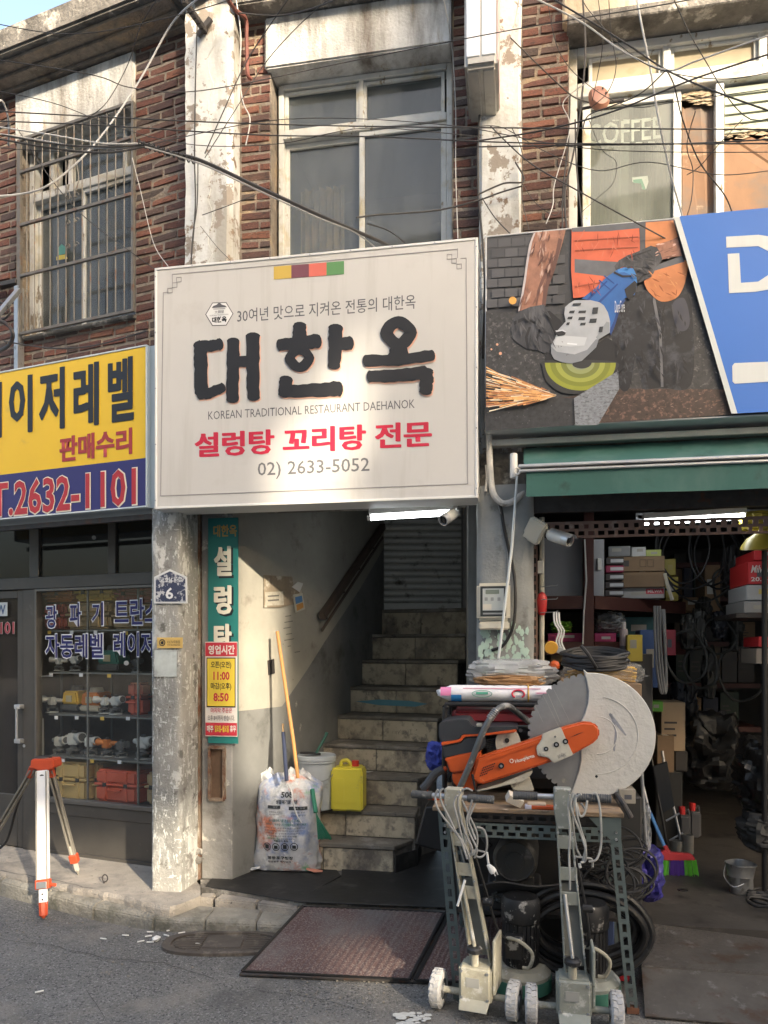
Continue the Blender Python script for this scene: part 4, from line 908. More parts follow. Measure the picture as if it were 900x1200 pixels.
# ================================================================ SIGNS
def signbox(name, lab, fr, px0, px1, yT, yB, d, dep, face, rim, xmax=None, rimw=.012, cat='shop sign'):
    a = fr.p(px0, (yT[0]+yB[0])/2, d).x; c = fr.p(px1, (yT[1]+yB[1])/2, d).x
    z1 = (fr.p(px0, yT[0], d).z+fr.p(px1, yT[1], d).z)/2; z0 = (fr.p(px0, yB[0], d).z+fr.p(px1, yB[1], d).z)/2
    if xmax: c = xmax
    t = thing(name, lab, cat, fr, ((a+c)/2, d+dep/2, z0))
    MB(fr).box(a+rimw, c-rimw, d+.004, d+dep-.01, z0+rimw, z1-rimw).fin('panel', face, t, smooth=False)
    m = MB(fr); m.box(a, a+rimw, d, d+dep, z0, z1); m.box(c-rimw, c, d, d+dep, z0, z1); m.box(a+rimw, c-rimw, d-.001, d+dep, z0, z0+rimw); m.box(a+rimw, c-rimw, d-.001, d+dep, z1-rimw, z1)
    m.fin('frame', rim, t, smooth=False, bevel=.002); return t, a, c, z0, z1
SIGNW = pm('cream sign sheet', (.53, .52, .50), .45, var=.04, scale=2, spots=[((.47, .455, .43), 3, .68, .08), ((.47, .46, .435), 5, .62, .09, (2.2, 1, .16))])
DM = -.12
s1, a1, c1, z10, z11 = signbox('restaurant_sign', 'big cream Korean restaurant sign with black brush lettering above the stairs', A, 181, 560, (312, 280), (597, 583), DM, .20, SIGNW, pm('white sign rim', (.68, .68, .66), .4, var=.04), rimw=.014)
for x_ in (a1+.007, c1-.007):
    for k in range(5): z_ = z10+.05+(z11-z10-.1)*k/4; MB(A).cyl((x_, DM-.003, z_), (x_, DM, z_), .004, n=8).fin('screw', STEEL, s1)
for k in range(1, 8): x_ = a1+(c1-a1)*k/8; MB(A).cyl((x_, DM-.003, z11-.007), (x_, DM, z11-.007), .004, n=8).fin('screw', STEEL, s1)
INK = pm('sign ink', (.012, .012, .014), .5, var=.15, scale=8); INK2 = flat((.09, .09, .10)); REDI = flat((.50, .018, .05), .45); SALM = flat((.70, .42, .32))
f_ = DM+.0035
LN = flat((.26, .25, .25))
def sline(pts, fr, d, w, mat, par, name='border_line', closed=False):
    m = MB(fr); q = [fr.p(x, y, d) for x, y in pts]
    if closed: q.append(q[0])
    for u, v in zip(q, q[1:]):
        e = (v-u).normalized()*w/2; m.bar(u-e, v+e, .0012, w, up=(0, 0, 1) if abs(e.x) > abs(e.z) else (1, 0, 0))
    return m.fin(name, mat, par, smooth=False)
sg = lambda X_, Y_: (170+X_/2.195, 270+Y_/2.195)
sline([sg(70, 113), sg(780, 50)], A, f_-.001, .004, LN, s1); sline([sg(826, 98), sg(830, 652)], A, f_-.001, .004, LN, s1); sline([sg(830, 652), sg(40, 683)], A, f_-.001, .004, LN, s1); sline([sg(40, 683), sg(47, 160)], A, f_-.001, .004, LN, s1)
for cx, cy in ((76, 141), (87, 127), (64, 155)): sline([sg(cx-6, cy-6), sg(cx+6, cy-7), sg(cx+6, cy+5), sg(cx-6, cy+6)], A, f_-.001, .003, LN, s1, closed=True)
sline([sg(70, 113), sg(70, 136)], A, f_-.001, .003, LN, s1); sline([sg(47, 160), sg(60, 158)], A, f_-.001, .003, LN, s1)
for cx, cy in ((795, 79), (783, 68), (808, 93)): sline([sg(cx-6, cy-6), sg(cx+6, cy-7), sg(cx+6, cy+5), sg(cx-6, cy+6)], A, f_-.001, .003, LN, s1, closed=True)
sline([sg(804, 47), sg(804, 70)], A, f_-.001, .003, LN, s1); sline([sg(780, 50), sg(804, 48)], A, f_-.001, .003, LN, s1); sline([sg(812, 72), sg(826, 71)], A, f_-.001, .003, LN, s1); sline([sg(826, 71), sg(826, 98)], A, f_-.001, .004, LN, s1)
for i, c in enumerate(((.55, .38, .07), (.17, .055, .075), (.62, .14, .10), (.10, .25, .09))):
    X0, X1 = 331+i*45.2, 331+(i+1)*45.2
    ppoly(A, f_-.0015, [sg(X0, 93-i*3.6), sg(X1, 93-(i+1)*3.6), sg(X1, 126-(i+1)*3.4), sg(X0, 126-i*3.4)], flat(c), s1, 'colour_square')
txt('30여년 맛으로 지켜온 전통의 대한옥', A, f_, 278, 487, 353.5, 370, INK2, s1, bold=.004)
txt('KOREAN TRADITIONAL RESTAURANT DAEHANOK', A, f_, 244, 486, 475, 485, INK2, s1, bold=-.002)
for k in range(4): txt('설렁탕 꼬리탕 전문', A, f_-.0004*k, 228.7+(k-1.5)*.65, 505.3+(k-1.5)*.65, 500.3+(k%2)*.5, 529.2+(k%2)*.5, REDI, s1, bold=.014)
txt('02) 2633-5052', A, f_, 302, 433, 539, 559.5, flat((.13, .13, .14)), s1, bold=.006)
# hexagon emblem
hc = (257, 368)
for r_, mt, of in ((16.5, INK2, .0006), (15.4, flat((.7, .7, .69)), .0014)): ppoly(A, f_-of, [(hc[0]+r_*math.cos(k*math.pi/3), hc[1]+.96*r_*math.sin(k*math.pi/3)-.03*r_*math.cos(k*math.pi/3)) for k in range(6)], mt, s1, 'emblem', .0006)
txt('대한옥', A, f_-.0022, 248.5, 265.5, 371, 378, INK, s1, bold=.045); txt('大韓屋', A, f_-.0022, 251.5, 262.5, 363.5, 367.3, INK2, s1); txt('KOREAN TRADITIONAL', A, f_-.0022, 246, 268, 368.3, 369.8, INK2, s1)
for q in ([(248, 361), (266, 360), (264, 358), (260, 357), (258, 355), (256, 355), (254, 357), (250, 358.5)], [(250, 362.5), (264, 362), (264, 361.3), (250, 361.8)]): ppoly(A, f_-.0022, q, INK2, s1, 'emblem_roof', .0004)
# brush lettering of the name
bz_ = lambda X_, Y_: (210+X_/2.571, 350+Y_/2.571)
class _Brush: n = 0
def brush(pts, w0, d, mat, par, off=(0, 0), closed=False, seed=0):
    rr = random.Random(seed); q = catmull([Vector((*p, 0)) for p in pts], 7, closed); N = len(q); Lf, Rt = [], []
    ws = [q_*1.09 for q_ in (w0 if isinstance(w0, (list, tuple)) else [w0]*2)]
    ph = [rr.uniform(0, 6.28) for _ in range(4)]
    for i, p in enumerate(q):
        a = q[i-1] if (closed or i) else p; c = q[(i+1) % N] if (closed or i < N-1) else p
        t = (c-a); t.normalize(); n = Vector((-t.y, t.x, 0)); u = i/max(1, N-1); w = ws[0]+(ws[-1]-ws[0])*u
        wl_ = w/2*(1+.05*math.sin(u*17+ph[0])+.045*math.sin(u*41+ph[1])+rr.uniform(-.03, .03)); wr_2 = w/2*(1+.05*math.sin(u*19+ph[2])+.045*math.sin(u*37+ph[3])+rr.uniform(-.03, .03))
        Lf.append(p+n*wl_); Rt.append(p-n*wr_2)
    m = MB(A); f3 = lambda p: A.p(*bz_(p.x+off[0], p.y+off[1]), d)
    if closed:
        va = [m.b.verts.new(f3(p)) for p in Lf]; vb = [m.b.verts.new(f3(p)) for p in Rt]
        for i in range(N): m.b.faces.new((va[i], va[(i+1) % N], vb[(i+1) % N], vb[i]))
    else:
        t0 = (q[0]-q[1]).normalized(); t1 = (q[-1]-q[-2]).normalized(); n0 = Vector((-t0.y, t0.x, 0)); n1 = Vector((-t1.y, t1.x, 0))
        cap0 = [q[0]+t0*ws[0]*.22*math.sin(k/5*3.1416)+n0*ws[0]*.46*math.cos(k/5*3.1416)*1 for k in range(1, 5)]
        cap1 = [q[-1]+t1*ws[-1]*.22*math.sin(k/5*3.1416)+n1*ws[-1]*.46*math.cos(k/5*3.1416) for k in range(1, 5)]
        N_ = len(Lf); va = [m.b.verts.new(f3(p)) for p in Lf]; vb = [m.b.verts.new(f3(p)) for p in Rt]
        for i in range(N_-1): m.b.faces.new((va[i], va[i+1], vb[i+1], vb[i]))
        m.b.faces.new([vb[0]]+[m.b.verts.new(f3(p)) for p in cap0]+[va[0]]); m.b.faces.new([va[-1]]+[m.b.verts.new(f3(p)) for p in cap1]+[vb[-1]])
    for f in m.b.faces:
        f.normal_update()
    bmesh.ops.recalc_face_normals(m.b, faces=m.b.faces[:])
    return m
ST = [([(60, 142), (95, 142), (126, 136)], 31, 0), ([(64, 135), (65, 200), (66, 285)], 37, 0), ([(60, 285), (90, 284), (133, 266)], [34, 26], 0),
      ([(163, 125), (162, 210), (160, 306)], [34, 34], 0), ([(222, 110), (222, 210), (224, 300)], [38, 34], 0), ([(165, 190), (215, 188)], 30, 0),
      ([(362, 78), (363, 118)], [36, 40], 0), ([(300, 139), (360, 134), (420, 127)], [32, 40], 0), ([(362, 152), (392, 178), (363, 207), (333, 180)], 27, 1),
      ([(471, 85), (470, 150), (466, 205)], [40, 34], 0), ([(475, 136), (518, 133)], [34, 36], 0), ([(322, 240), (318, 290)], [36, 34], 0), ([(316, 280), (400, 276), (484, 271)], [32, 42], 0),
      ([(660, 69), (697, 103), (662, 138), (624, 104)], 34, 1), ([(662, 140), (660, 180)], [44, 60], 0), ([(560, 186), (660, 184), (764, 170)], [32, 30], 0),
      ([(572, 234), (660, 231), (742, 222)], [32, 38], 0), ([(742, 218), (745, 250), (742, 282)], [42, 34], 0)]
for k, (pts, w_, cl) in enumerate(ST): brush(pts, w_, f_-.0004-.00018*k, SALM, s1, (3, 4.5), bool(cl), k).fin('lettering_shadow', SALM, s1, smooth=False)
for k, (pts, w_, cl) in enumerate(ST): brush(pts, w_, f_-.0042-.00018*k, INK, s1, (0, 0), bool(cl), k).fin('lettering', INK, s1, smooth=False)
# ---------------------------------------------------------------- yellow sign (frame B)
YEL = pm('yellow sign sheet', (.78, .50, .015), .4, var=.05, scale=2, spots=[((.5, .33, .05), 3, .7, .08)]); NAV2 = flat((.025, .022, .14), .4)
DY = -.03
s2, a2, c2, z20, z21 = signbox('shop_sign', 'yellow and blue sign with tall black Korean letters and red phone number', B, -90, 172, (450, 406), (612, 600), DY, .2, YEL, pm('pale blue sign rim', (.55, .62, .66), .4, var=.06), rimw=.010)
z2b = (B.p(172, 538, DY).z+B.p(0, 555, DY).z)/2
MB(B).box(a2+.01, c2-.01, DY+.002, DY+.0035, z20+.01, z2b).fin('blue_band', NAV2, s2, smooth=False)
MB(B).box(c2+.001, c2+.035, DY+.03, .16, z20, z21).fin('side_return', flat((.45, .52, .55)), s2, smooth=False)
BLK = flat((.012, .013, .018), .45)
f2 = DY+.0015
for s_, p0, p1, yt, yb in (('레', -30, 2.2, 450, 515), ('이', 10.3, 38.3, 441, 508), ('저', 45.5, 76, 432, 504), ('레', 86, 116, 426, 500), ('벨', 126.3, 157, 419.5, 494)):
    for k in range(3): txt(s_, B, f2-.0004*k, p0+k*.8, p1-1.6+k*.8, yt+(k%2)*.6, yb-.6+(k%2)*.6, BLK, s2, bold=.02)
for k in range(2): txt('판매수리', B, f2-.0004*k, 69.5+k*.6, 155+k*.6-.6, 506.5, 537, flat((.35, .04, .04)), s2, bold=.03)
otxt('T.2632-1101', B, f2, -9, 160, 557, 599, flat((.42, .03, .04)), flat((.80, .74, .62)), s2, bold=.02, edge=.022, lift=.0025, g=.010)
# bracket irons under the yellow sign
m = MB(B); m.box(a2, c2, .02, .05, z20-.06, z20-.03); m.fin('support_bar', DKMET, s2, smooth=False)
# ---------------------------------------------------------------- picture sign on the right (frame A)
D3 = -.12
PB = pm('print dark wall', (.05, .05, .054), .5, var=.3, scale=8, bump=0, spots=[((.09, .09, .09), 16, .62, .06)])
s3, a3, c3, z30, z31 = signbox('tool_shop_sign', 'wide tool shop sign with grinder picture and blue panel above green awning', A, 568.5, 900, (277, 244), (505, 485.5), D3, .18, PB, pm('grey sign rim', (.50, .51, .52), .4, var=.05), xmax=3.6, rimw=.009)
f3_ = D3+.0028; LY = [0]
def pr(pts, col, name='print', sc=2.647, ox=560, oy=240, rough=.5, **k):
    LY[0] += 1; q = [(ox+x/sc, oy+y/sc) for x, y in pts]
    mt = col if not isinstance(col, tuple) else flat(col, rough, **k)
    return ppoly(A, f3_-LY[0]*.0002, q, mt, s3, name, .0003)
def sm(pts, n=5): return [(p.x, p.y) for p in catmull([Vector((*p, 0)) for p in pts], n, True)]
# block wall of the print: courses of blocks
rr = random.Random(3)
for r_ in range(7):
    for c_ in range(6):
        x = 32+c_*42+(r_ % 2)*21-10; y = 108+r_*31-c_*2.5
        if x+38 > 290: continue
        v = rr.uniform(.060, .095); pr([(max(x, 27), y), (x+38, y-3), (x+38, y+23), (max(x, 27), y+26)], (v, v, v*1.06), 'print_block')
PG = pm('print gravel', (.045, .044, .045), .5, var=.45, scale=40, spots=[((.13, .125, .12), 50, .60, .05)])
pr([(25, 330), (200, 340), (560, 330), (690, 250), (790, 655), (700, 610), (22, 690)], PG)
pr([(22, 600), (250, 600), (440, 570), (775, 572), (795, 650), (22, 700)], pm('print rusty ground', (.060, .038, .030), .5, var=.4, scale=30, spots=[((.18, .105, .075), 40, .58, .05)]))
pr([(22, 610), (180, 598), (298, 600), (300, 684), (22, 701)], pm('print concrete', (.04, .04, .042), .5, var=.4, scale=40))
TRO = pm('print trousers', (.014, .0145, .018), .5, var=.4, scale=14, spots=[((.06, .062, .075), 14, .58, .08)])
pr(sm([(430, 300), (520, 265), (640, 260), (668, 380), (660, 560), (570, 567), (500, 565), (490, 470), (470, 568), (440, 566), (430, 470), (415, 400)]), TRO)
pr([(490, 480), (512, 567), (474, 568)], PG); pr([(545, 270), (552, 300), (570, 400), (576, 565), (568, 565), (562, 400), (543, 300)], (.16, .16, .17), 'print_seam'); pr(sm([(605, 305), (640, 290), (657, 350), (650, 385), (625, 390), (608, 355)]), (.055, .056, .075), 'print_pocket')
VEST = pm('print orange vest', (.62, .13, .06), .5, var=.22, scale=7); VEST2 = pm('print light orange vest', (.60, .22, .08), .5, var=.2, scale=8)
REF = pm('print reflective band', (.12, .125, .14), .5, var=.25, scale=10)
pr([(291, 74), (500, 55), (505, 185), (480, 205), (400, 240), (330, 285), (296, 290), (289, 200)], VEST); pr([(291, 72), (608, 44), (612, 62), (400, 82), (292, 84)], REF)
pr([(300, 168), (445, 178), (440, 215), (400, 222), (300, 210)], REF); pr([(518, 55), (606, 48), (620, 100), (560, 130), (520, 140)], VEST2); pr([(502, 54), (521, 53), (518, 140), (503, 145)], (.09, .09, .10))
pr(sm([(520, 205), (560, 190), (644, 172), (645, 230), (620, 285), (570, 300), (530, 270), (515, 235)]), VEST2); pr([(560, 185), (632, 158), (642, 176), (540, 207)], REF)
for q in ([(300, 110), (498, 98), (498, 101), (300, 114)], [(302, 140), (496, 130), (496, 133), (302, 144)], [(300, 252), (395, 238), (395, 241), (302, 256)]): pr(q, (.33, .07, .03), 'print_seam')
Z4 = dict(sc=4.8, ox=565, oy=260); Z5 = dict(sc=4.444, ox=720, oy=240)
SKIN = pm('print forearm', (.36, .17, .11), .5, var=.35, scale=16, spots=[((.10, .045, .035), 13, .58, .06, (1, 1, .35)), ((.60, .42, .34), 18, .64, .05, (1.4, 1, .4))])
pr([(290, 60), (380, 50), (470, 44), (455, 110), (438, 165), (412, 262), (372, 370), (362, 420), (355, 475), (280, 485), (203, 505), (214, 440), (228, 385), (238, 310), (246, 240), (264, 130), (278, 90)], SKIN, **Z4)
pr([(290, 62), (300, 62), (282, 110), (268, 180), (256, 250), (246, 330), (228, 430), (210, 500), (203, 503), (222, 400), (238, 300), (248, 225), (264, 130)], (.50, .46, .46), 'print_highlight', **Z4)
pr([(440, 150), (412, 262), (372, 370), (355, 470), (335, 474), (346, 380), (380, 280), (412, 180), (430, 90), (450, 100)], (.13, .06, .045), 'print_shade', **Z4)
pr([(330, 330), (372, 240), (398, 160), (404, 164), (384, 250), (345, 340), (320, 400), (310, 470), (300, 472), (308, 390)], (.16, .075, .055), 'print_shade', **Z4)
pr([(215, 210), (330, 172), (352, 265), (300, 272), (248, 286), (222, 250)], SKIN, **Z5)
GLV = pm('print grey glove', (.050, .051, .057), .5, var=.35, scale=30, stretch=(2, 1, .5), spots=[((.11, .11, .12), 11, .58, .08)])
pr([(205, 505), (270, 478), (350, 465), (362, 490), (398, 520), (440, 558), (450, 585), (420, 610), (408, 690), (372, 736), (345, 738), (318, 722), (255, 716), (205, 685), (168, 650), (162, 595), (178, 540)], GLV, **Z4)
pr([(22, 290), (70, 262), (120, 244), (190, 213), (222, 222), (240, 250), (249, 282), (238, 306), (214, 328), (205, 355), (188, 378), (130, 406), (104, 395), (106, 352), (92, 322), (42, 322), (10, 345), (0, 320)], GLV, **Z5)
for q in ([(176, 560), (240, 535), (300, 560), (300, 575), (240, 552), (180, 580)], [(252, 715), (240, 650), (262, 590), (275, 592), (256, 650), (266, 716)], [(310, 720), (300, 660), (320, 600), (332, 603), (314, 660), (326, 724)]): pr(q, (.02, .02, .023), 'print_shade', **Z4)
for q in ([(60, 275), (130, 252), (190, 232), (192, 238), (130, 262), (64, 284)], [(110, 350), (150, 320), (190, 330), (190, 336), (152, 330), (114, 360)], [(120, 395), (150, 360), (196, 350), (196, 356), (156, 368), (128, 400)]): pr(q, (.02, .02, .023), 'print_shade', **Z5)
pr([(355, 505), (380, 500), (440, 552), (462, 590), (440, 620), (412, 640), (395, 600), (378, 560)], (.012, .012, .014), 'print_knob', **Z4)
pr([(352, 790), (362, 730), (390, 745), (420, 785), (520, 800), (580, 760), (640, 690), (700, 650), (770, 690), (800, 760), (792, 830), (740, 870), (560, 840), (420, 830)], (.010, .010, .012), 'print_guard', **Z4)
pr(sm([(200, 505), (205, 484), (300, 480), (430, 488), (420, 520), (370, 565), (320, 585), (260, 582), (215, 550)], 6), (.03, .03, .03))
DY_ = [(.28, .30, .03), (.20, .22, .025), (.32, .34, .06), (.17, .19, .04), (.28, .31, .12), (.24, .27, .18)]
for k, c in enumerate(DY_):
    s_ = 1-k*.15; cx, cy = 318, 492
    pr([(cx+110*s_*math.cos(t)*1.0, cy+(86*s_*math.sin(t) if math.sin(t) > 0 else 0)-2) for t in [math.pi*j/26 for j in range(27)]], c, 'print_disc')
pr(sm([(300, 488), (350, 486), (345, 502), (320, 508), (296, 500)]), (.03, .03, .03))
pr([(298, 600), (435, 515), (438, 572), (372, 683), (302, 684)], pm('print cut stone', (.22, .235, .26), .5, var=.35, scale=60, stretch=(1, 1, 2), spots=[((.10, .11, .12), 50, .58, .04)]))
BLU = pm('print blue tool', (.03, .13, .40), .4, var=.2, scale=9)
pr([(560, 432), (640, 370), (700, 310), (762, 268), (800, 255), (850, 262), (868, 300), (870, 360), (858, 410), (800, 430), (765, 475), (742, 555), (716, 612), (700, 520), (650, 462), (600, 438)], BLU, **Z4)
pr([(762, 268), (800, 255), (850, 262), (868, 300), (872, 350), (858, 340), (840, 300), (800, 282), (768, 285)], (.05, .22, .55), 'print_blue', **Z4)
pr([(800, 380), (858, 330), (872, 345), (862, 395), (830, 440), (812, 420)], (.010, .011, .014), 'print_grip', **Z4)
for q in ([(585, 438), (700, 330), (706, 336), (600, 442)], [(640, 460), (760, 345), (766, 352), (652, 468)], [(690, 300), (745, 345), (742, 350), (684, 306)], [(660, 325), (722, 378), (719, 383), (654, 331)]): pr(q, (.012, .06, .24), 'print_seam', **Z4)
pr([(745, 278), (790, 300), (840, 300), (838, 310), (788, 312), (738, 288)], (.008, .01, .02), 'print_seam', **Z4); pr([(716, 612), (742, 555), (765, 475), (800, 430), (806, 440), (775, 490), (752, 570), (724, 640)], (.012, .05, .20), 'print_shade', **Z4)
SIL = pm('print silver head', (.40, .42, .45), .4, var=.14, scale=9)
pr([(466, 480), (490, 458), (520, 441), (610, 440), (660, 452), (685, 470), (708, 510), (720, 560), (718, 622), (690, 640), (656, 660), (642, 705), (600, 745), (560, 782), (500, 797), (450, 790), (405, 772), (388, 740), (388, 692), (410, 655), (425, 610), (470, 560), (462, 520)], SIL, **Z4)
pr([(388, 700), (420, 730), (520, 745), (590, 720), (640, 660), (656, 662), (642, 705), (600, 745), (560, 782), (500, 797), (450, 790), (405, 772), (388, 740)], (.22, .235, .26), 'print_shade', **Z4)
pr([(432, 625), (470, 640), (590, 650), (575, 695), (500, 702), (400, 690)], (.52, .545, .57), 'print_highlight', **Z4); pr([(480, 680), (535, 685), (533, 692), (478, 688)], (.75, .77, .8), 'print_highlight', **Z4)
pr([(640, 650), (700, 560), (716, 566), (716, 622), (690, 640), (650, 665)], (.26, .28, .30), 'print_shade', **Z4)
for x, y, w_, h_ in ((488, 500, 34, 14), (540, 500, 46, 14), (478, 534, 32, 14), (540, 536, 42, 16), (472, 566, 22, 14), (550, 568, 34, 14), (602, 545, 44, 22), (618, 482, 36, 34), (655, 590, 26, 30), (508, 458, 50, 12)): pr([(x, y+h_), (x+5, y), (x+w_, y-2), (x+w_-5, y+h_)], (.03, .034, .04), 'print_vent', **Z4)
pr([(412, 612), (455, 606), (474, 618), (464, 636), (428, 642), (412, 630)], (.02, .02, .022), 'print_port', **Z4); pr([(412, 612), (455, 606), (474, 618), (470, 622), (450, 613), (418, 619)], (.6, .62, .65), 'print_highlight', **Z4)
txt('DureCore', A, f3_-.045*0-LY[0]*.0002-.001, 720.5, 732, 352, 366, flat((.7, .72, .75)), s3, shear=0)
def prm(items):
    by = {}
    for q, c in items: by.setdefault(c if isinstance(c, tuple) else c.name, (c, []))[1].append(q)
    LY[0] += 3; n_ = 0
    for c, L_ in by.values():
        m = MB(A)
        for q in L_: n_ += 1; m.face([A.p(560+x/2.647, 240+y/2.647, f3_-LY[0]*.0002-.0004*((n_*7919 % 1000)/1000)) for x, y in q])
        o = m.fin('print_shading', flat(c, .5) if isinstance(c, tuple) else c, s3, smooth=False); o['kind'] = 'stuff'
def streaks(n, box, col, ln, w, ang, jw=.3, seed=1, clip=None):
    q_ = random.Random(seed); out = []
    for _ in range(n):
        x, y = q_.uniform(box[0], box[1]), q_.uniform(box[2], box[3])
        if clip and not clip(x, y): continue
        a = ang+q_.uniform(-jw, jw); l = ln*q_.uniform(.4, 1.2); ww = w*q_.uniform(.5, 1.3); dx, dy = math.cos(a)*l/2, math.sin(a)*l/2; nx, ny = -math.sin(a)*ww/2, math.cos(a)*ww/2
        out.append(([(x-dx, y-dy), (x-dx*.3+nx, y-dy*.3+ny), (x+dx*.4+nx*.8, y+dy*.4+ny*.8), (x+dx, y+dy), (x-nx, y-ny)], q_.choice(col)))
    prm(out)
inarm = lambda x, y: 150-(y-90)*.1 < x-2 < 258-(y-90)*.22 and x > 175-(y-90)*.2
streaks(34, (135, 255, 95, 310), [(.12, .05, .035), (.20, .09, .06), (.50, .33, .26), (.16, .07, .05)], 46, 6, 1.8, .35, 2, inarm)
streaks(16, (550, 618, 120, 165), [(.22, .10, .07), (.66, .42, .34)], 26, 4, -.35, .3, 3)
streaks(26, (120, 235, 335, 440), [(.03, .03, .034), (.10, .10, .108), (.05, .05, .055)], 50, 6, 1.2, .5, 4); streaks(20, (455, 555, 145, 225), [(.03, .03, .034), (.10, .10, .11)], 34, 5, .5, .5, 5)
streaks(26, (305, 490, 90, 165), [(.28, .045, .02), (.62, .17, .09)], 36, 3.5, 1.4, .8, 6); streaks(14, (305, 400, 225, 275), [(.28, .045, .02), (.60, .16, .08)], 30, 3.5, 1.2, .8, 7); streaks(18, (535, 635, 200, 285), [(.30, .08, .02), (.62, .27, .10)], 30, 4, 1.0, .8, 8)
streaks(46, (505, 650, 310, 555), [(.006, .006, .008), (.055, .056, .068), (.012, .012, .016)], 42, 6, 1.4, .5, 9); streaks(16, (430, 490, 330, 550), [(.006, .006, .008), (.05, .05, .06)], 34, 5, 1.5, .4, 10)
streaks(90, (30, 290, 345, 590), [(.02, .02, .021), (.13, .13, .13), (.03, .03, .03), (.08, .078, .075)], 9, 3, 0, 1.5, 11, lambda x, y: not (100 < x < 235 and y < 460) and (x < 200 or y < 470)); streaks(70, (390, 770, 585, 650), [(.16, .09, .06), (.02, .014, .012), (.12, .07, .05), (.22, .15, .11)], 12, 3, 0, .5, 12, lambda x, y: x > 445-(y-570)*.6)
streaks(40, (655, 760, 330, 560), [(.02, .02, .02), (.14, .14, .14)], 8, 3, 0, 1.5, 13, lambda x, y: x < 640+(y-200)*.33 and x > 668); streaks(40, (30, 285, 615, 680), [(.02, .02, .02), (.10, .10, .10)], 7, 3, 0, 1.5, 14)
SPK = pm('print sparks', (.80, .42, .15), .5, var=.3, scale=30); SPK2 = flat((.85, .74, .55)); SPK3 = flat((.42, .16, .06))
SPL = []
for k in range(230):
    a = rr.uniform(-.20, .36); l0 = rr.uniform(5, 190); l1 = l0+rr.uniform(25, 90); c0 = (250, 592+(rr.uniform(-7, 7) if l0 > 25 else 0))
    p, q = (c0[0]-l0*math.cos(a), c0[1]-l0*math.sin(a)), (c0[0]-l1*math.cos(a), c0[1]-l1*math.sin(a)-rr.uniform(-5, 6))
    if q[0] < 26: q = (26, q[1])
    if p[0] < q[0]+4: continue
    SPL.append(([(p[0], p[1]-.5), (p[0], p[1]+.6), (q[0], q[1]+rr.uniform(1.2, 3)), (q[0], q[1]-1.2)], rr.choice([SPK, SPK, SPK2, SPK3])))
prm(SPL)
pr([(108+12*math.cos(t), 297+12*math.sin(t)) for t in [k*.524 for k in range(12)]], (.75, .38, .08), 'print_spark')
for x, y, r_ in ((60, 433, 4), (42, 448, 3), (70, 461, 5)): pr([(x+r_*math.cos(t), y+r_*math.sin(t)) for t in [k*.785 for k in range(8)]], (.75, .40, .25), 'print_spark')
SBL = pm('blue sign sheet', (.04, .165, .56), .4, var=.04, scale=1.5)
xe_ = 1.6
LY[0] += 1; dd = f3_-LY[0]*.0002; a_, b_ = A.p(560+618/2.647, 240+42/2.647, dd), A.p(560+797/2.647, 240+651/2.647, dd)
m = MB(A); m.prism([(a_.x, dd, z31-.010), (c3-.01, dd, z31-.010), (c3-.01, dd, z30+.010), (b_.x, dd, z30+.010)], (0, .0003, 0)); m.fin('blue_panel', SBL, s3, smooth=False)
LY[0] += 3; dd -= .0008; m = MB(A); m.prism([(a_.x-.016, dd, z31-.010), (a_.x+.01, dd, z31-.010), (b_.x+.012, dd, z30+.010), (b_.x-.016, dd, z30+.010)], (0, .0003, 0)); WSG = pm('white sign film', (.60, .63, .62), .4, var=.04, stretch=(8, 1, .3)); m.fin('white_stripe', WSG, s3, smooth=False)
LY[0] += 4
pr([(770, 99), (870, 93), (905, 98), (950, 130), (960, 180), (945, 235), (905, 262), (860, 270), (779, 274), (775, 152), (811, 150), (816, 242), (870, 238), (905, 215), (912, 180), (905, 145), (870, 128), (771, 133)], WSG, 'letter_d')
pr([(789, 500), (796, 491), (1100, 478), (1100, 536), (797, 555), (790, 548)], WSG, 'white_box')
# ---------------------------------------------------------------- projecting light box sign at the top
xq = [A.p(544, 77, -.13).x, A.p(583, 77, -.13).x]; zq = A.p(564, 77, -.13).z; lb = thing('projecting_sign', 'white projecting light box sign seen from below, hanging high between the windows', 'projecting sign', A, ((xq[0]+xq[1])/2, .05, zq))
LBM = pm('grey light box casing', (.40, .39, .36), .4, .3, var=.12, scale=6, spots=[((.25, .24, .21), 6, .62, .08)])
MB(A).box(xq[0], xq[1], -.13, .30, zq, 5.95).fin('casing', LBM, lb, bevel=.018, seg=3)
for i in range(2):
    w = (xq[1]-xq[0]-.03)/2; x = xq[0]+.01+i*(w+.01); MB(A).box(x, x+w, -.136, -.12, zq+.05, 5.93).fin('edge_panel', pm('pearly acrylic', (.72, .76, .80), .3, var=.05), lb, bevel=.004)
    MB(A).box(x+.004, x+w-.004, -.1, .28, zq-.006, zq+.01).fin('bottom_panel', LBM, lb, bevel=.004)
MB(A).box(xq[1]-.004, xq[1]+.006, -.115, .285, zq+.03, 5.93).fin('face_panel', pm('faded pink face', (.55, .42, .41), .5, var=.2, scale=5, spots=[((.40, .22, .22), 6, .62, .05)]), lb, bevel=.002)
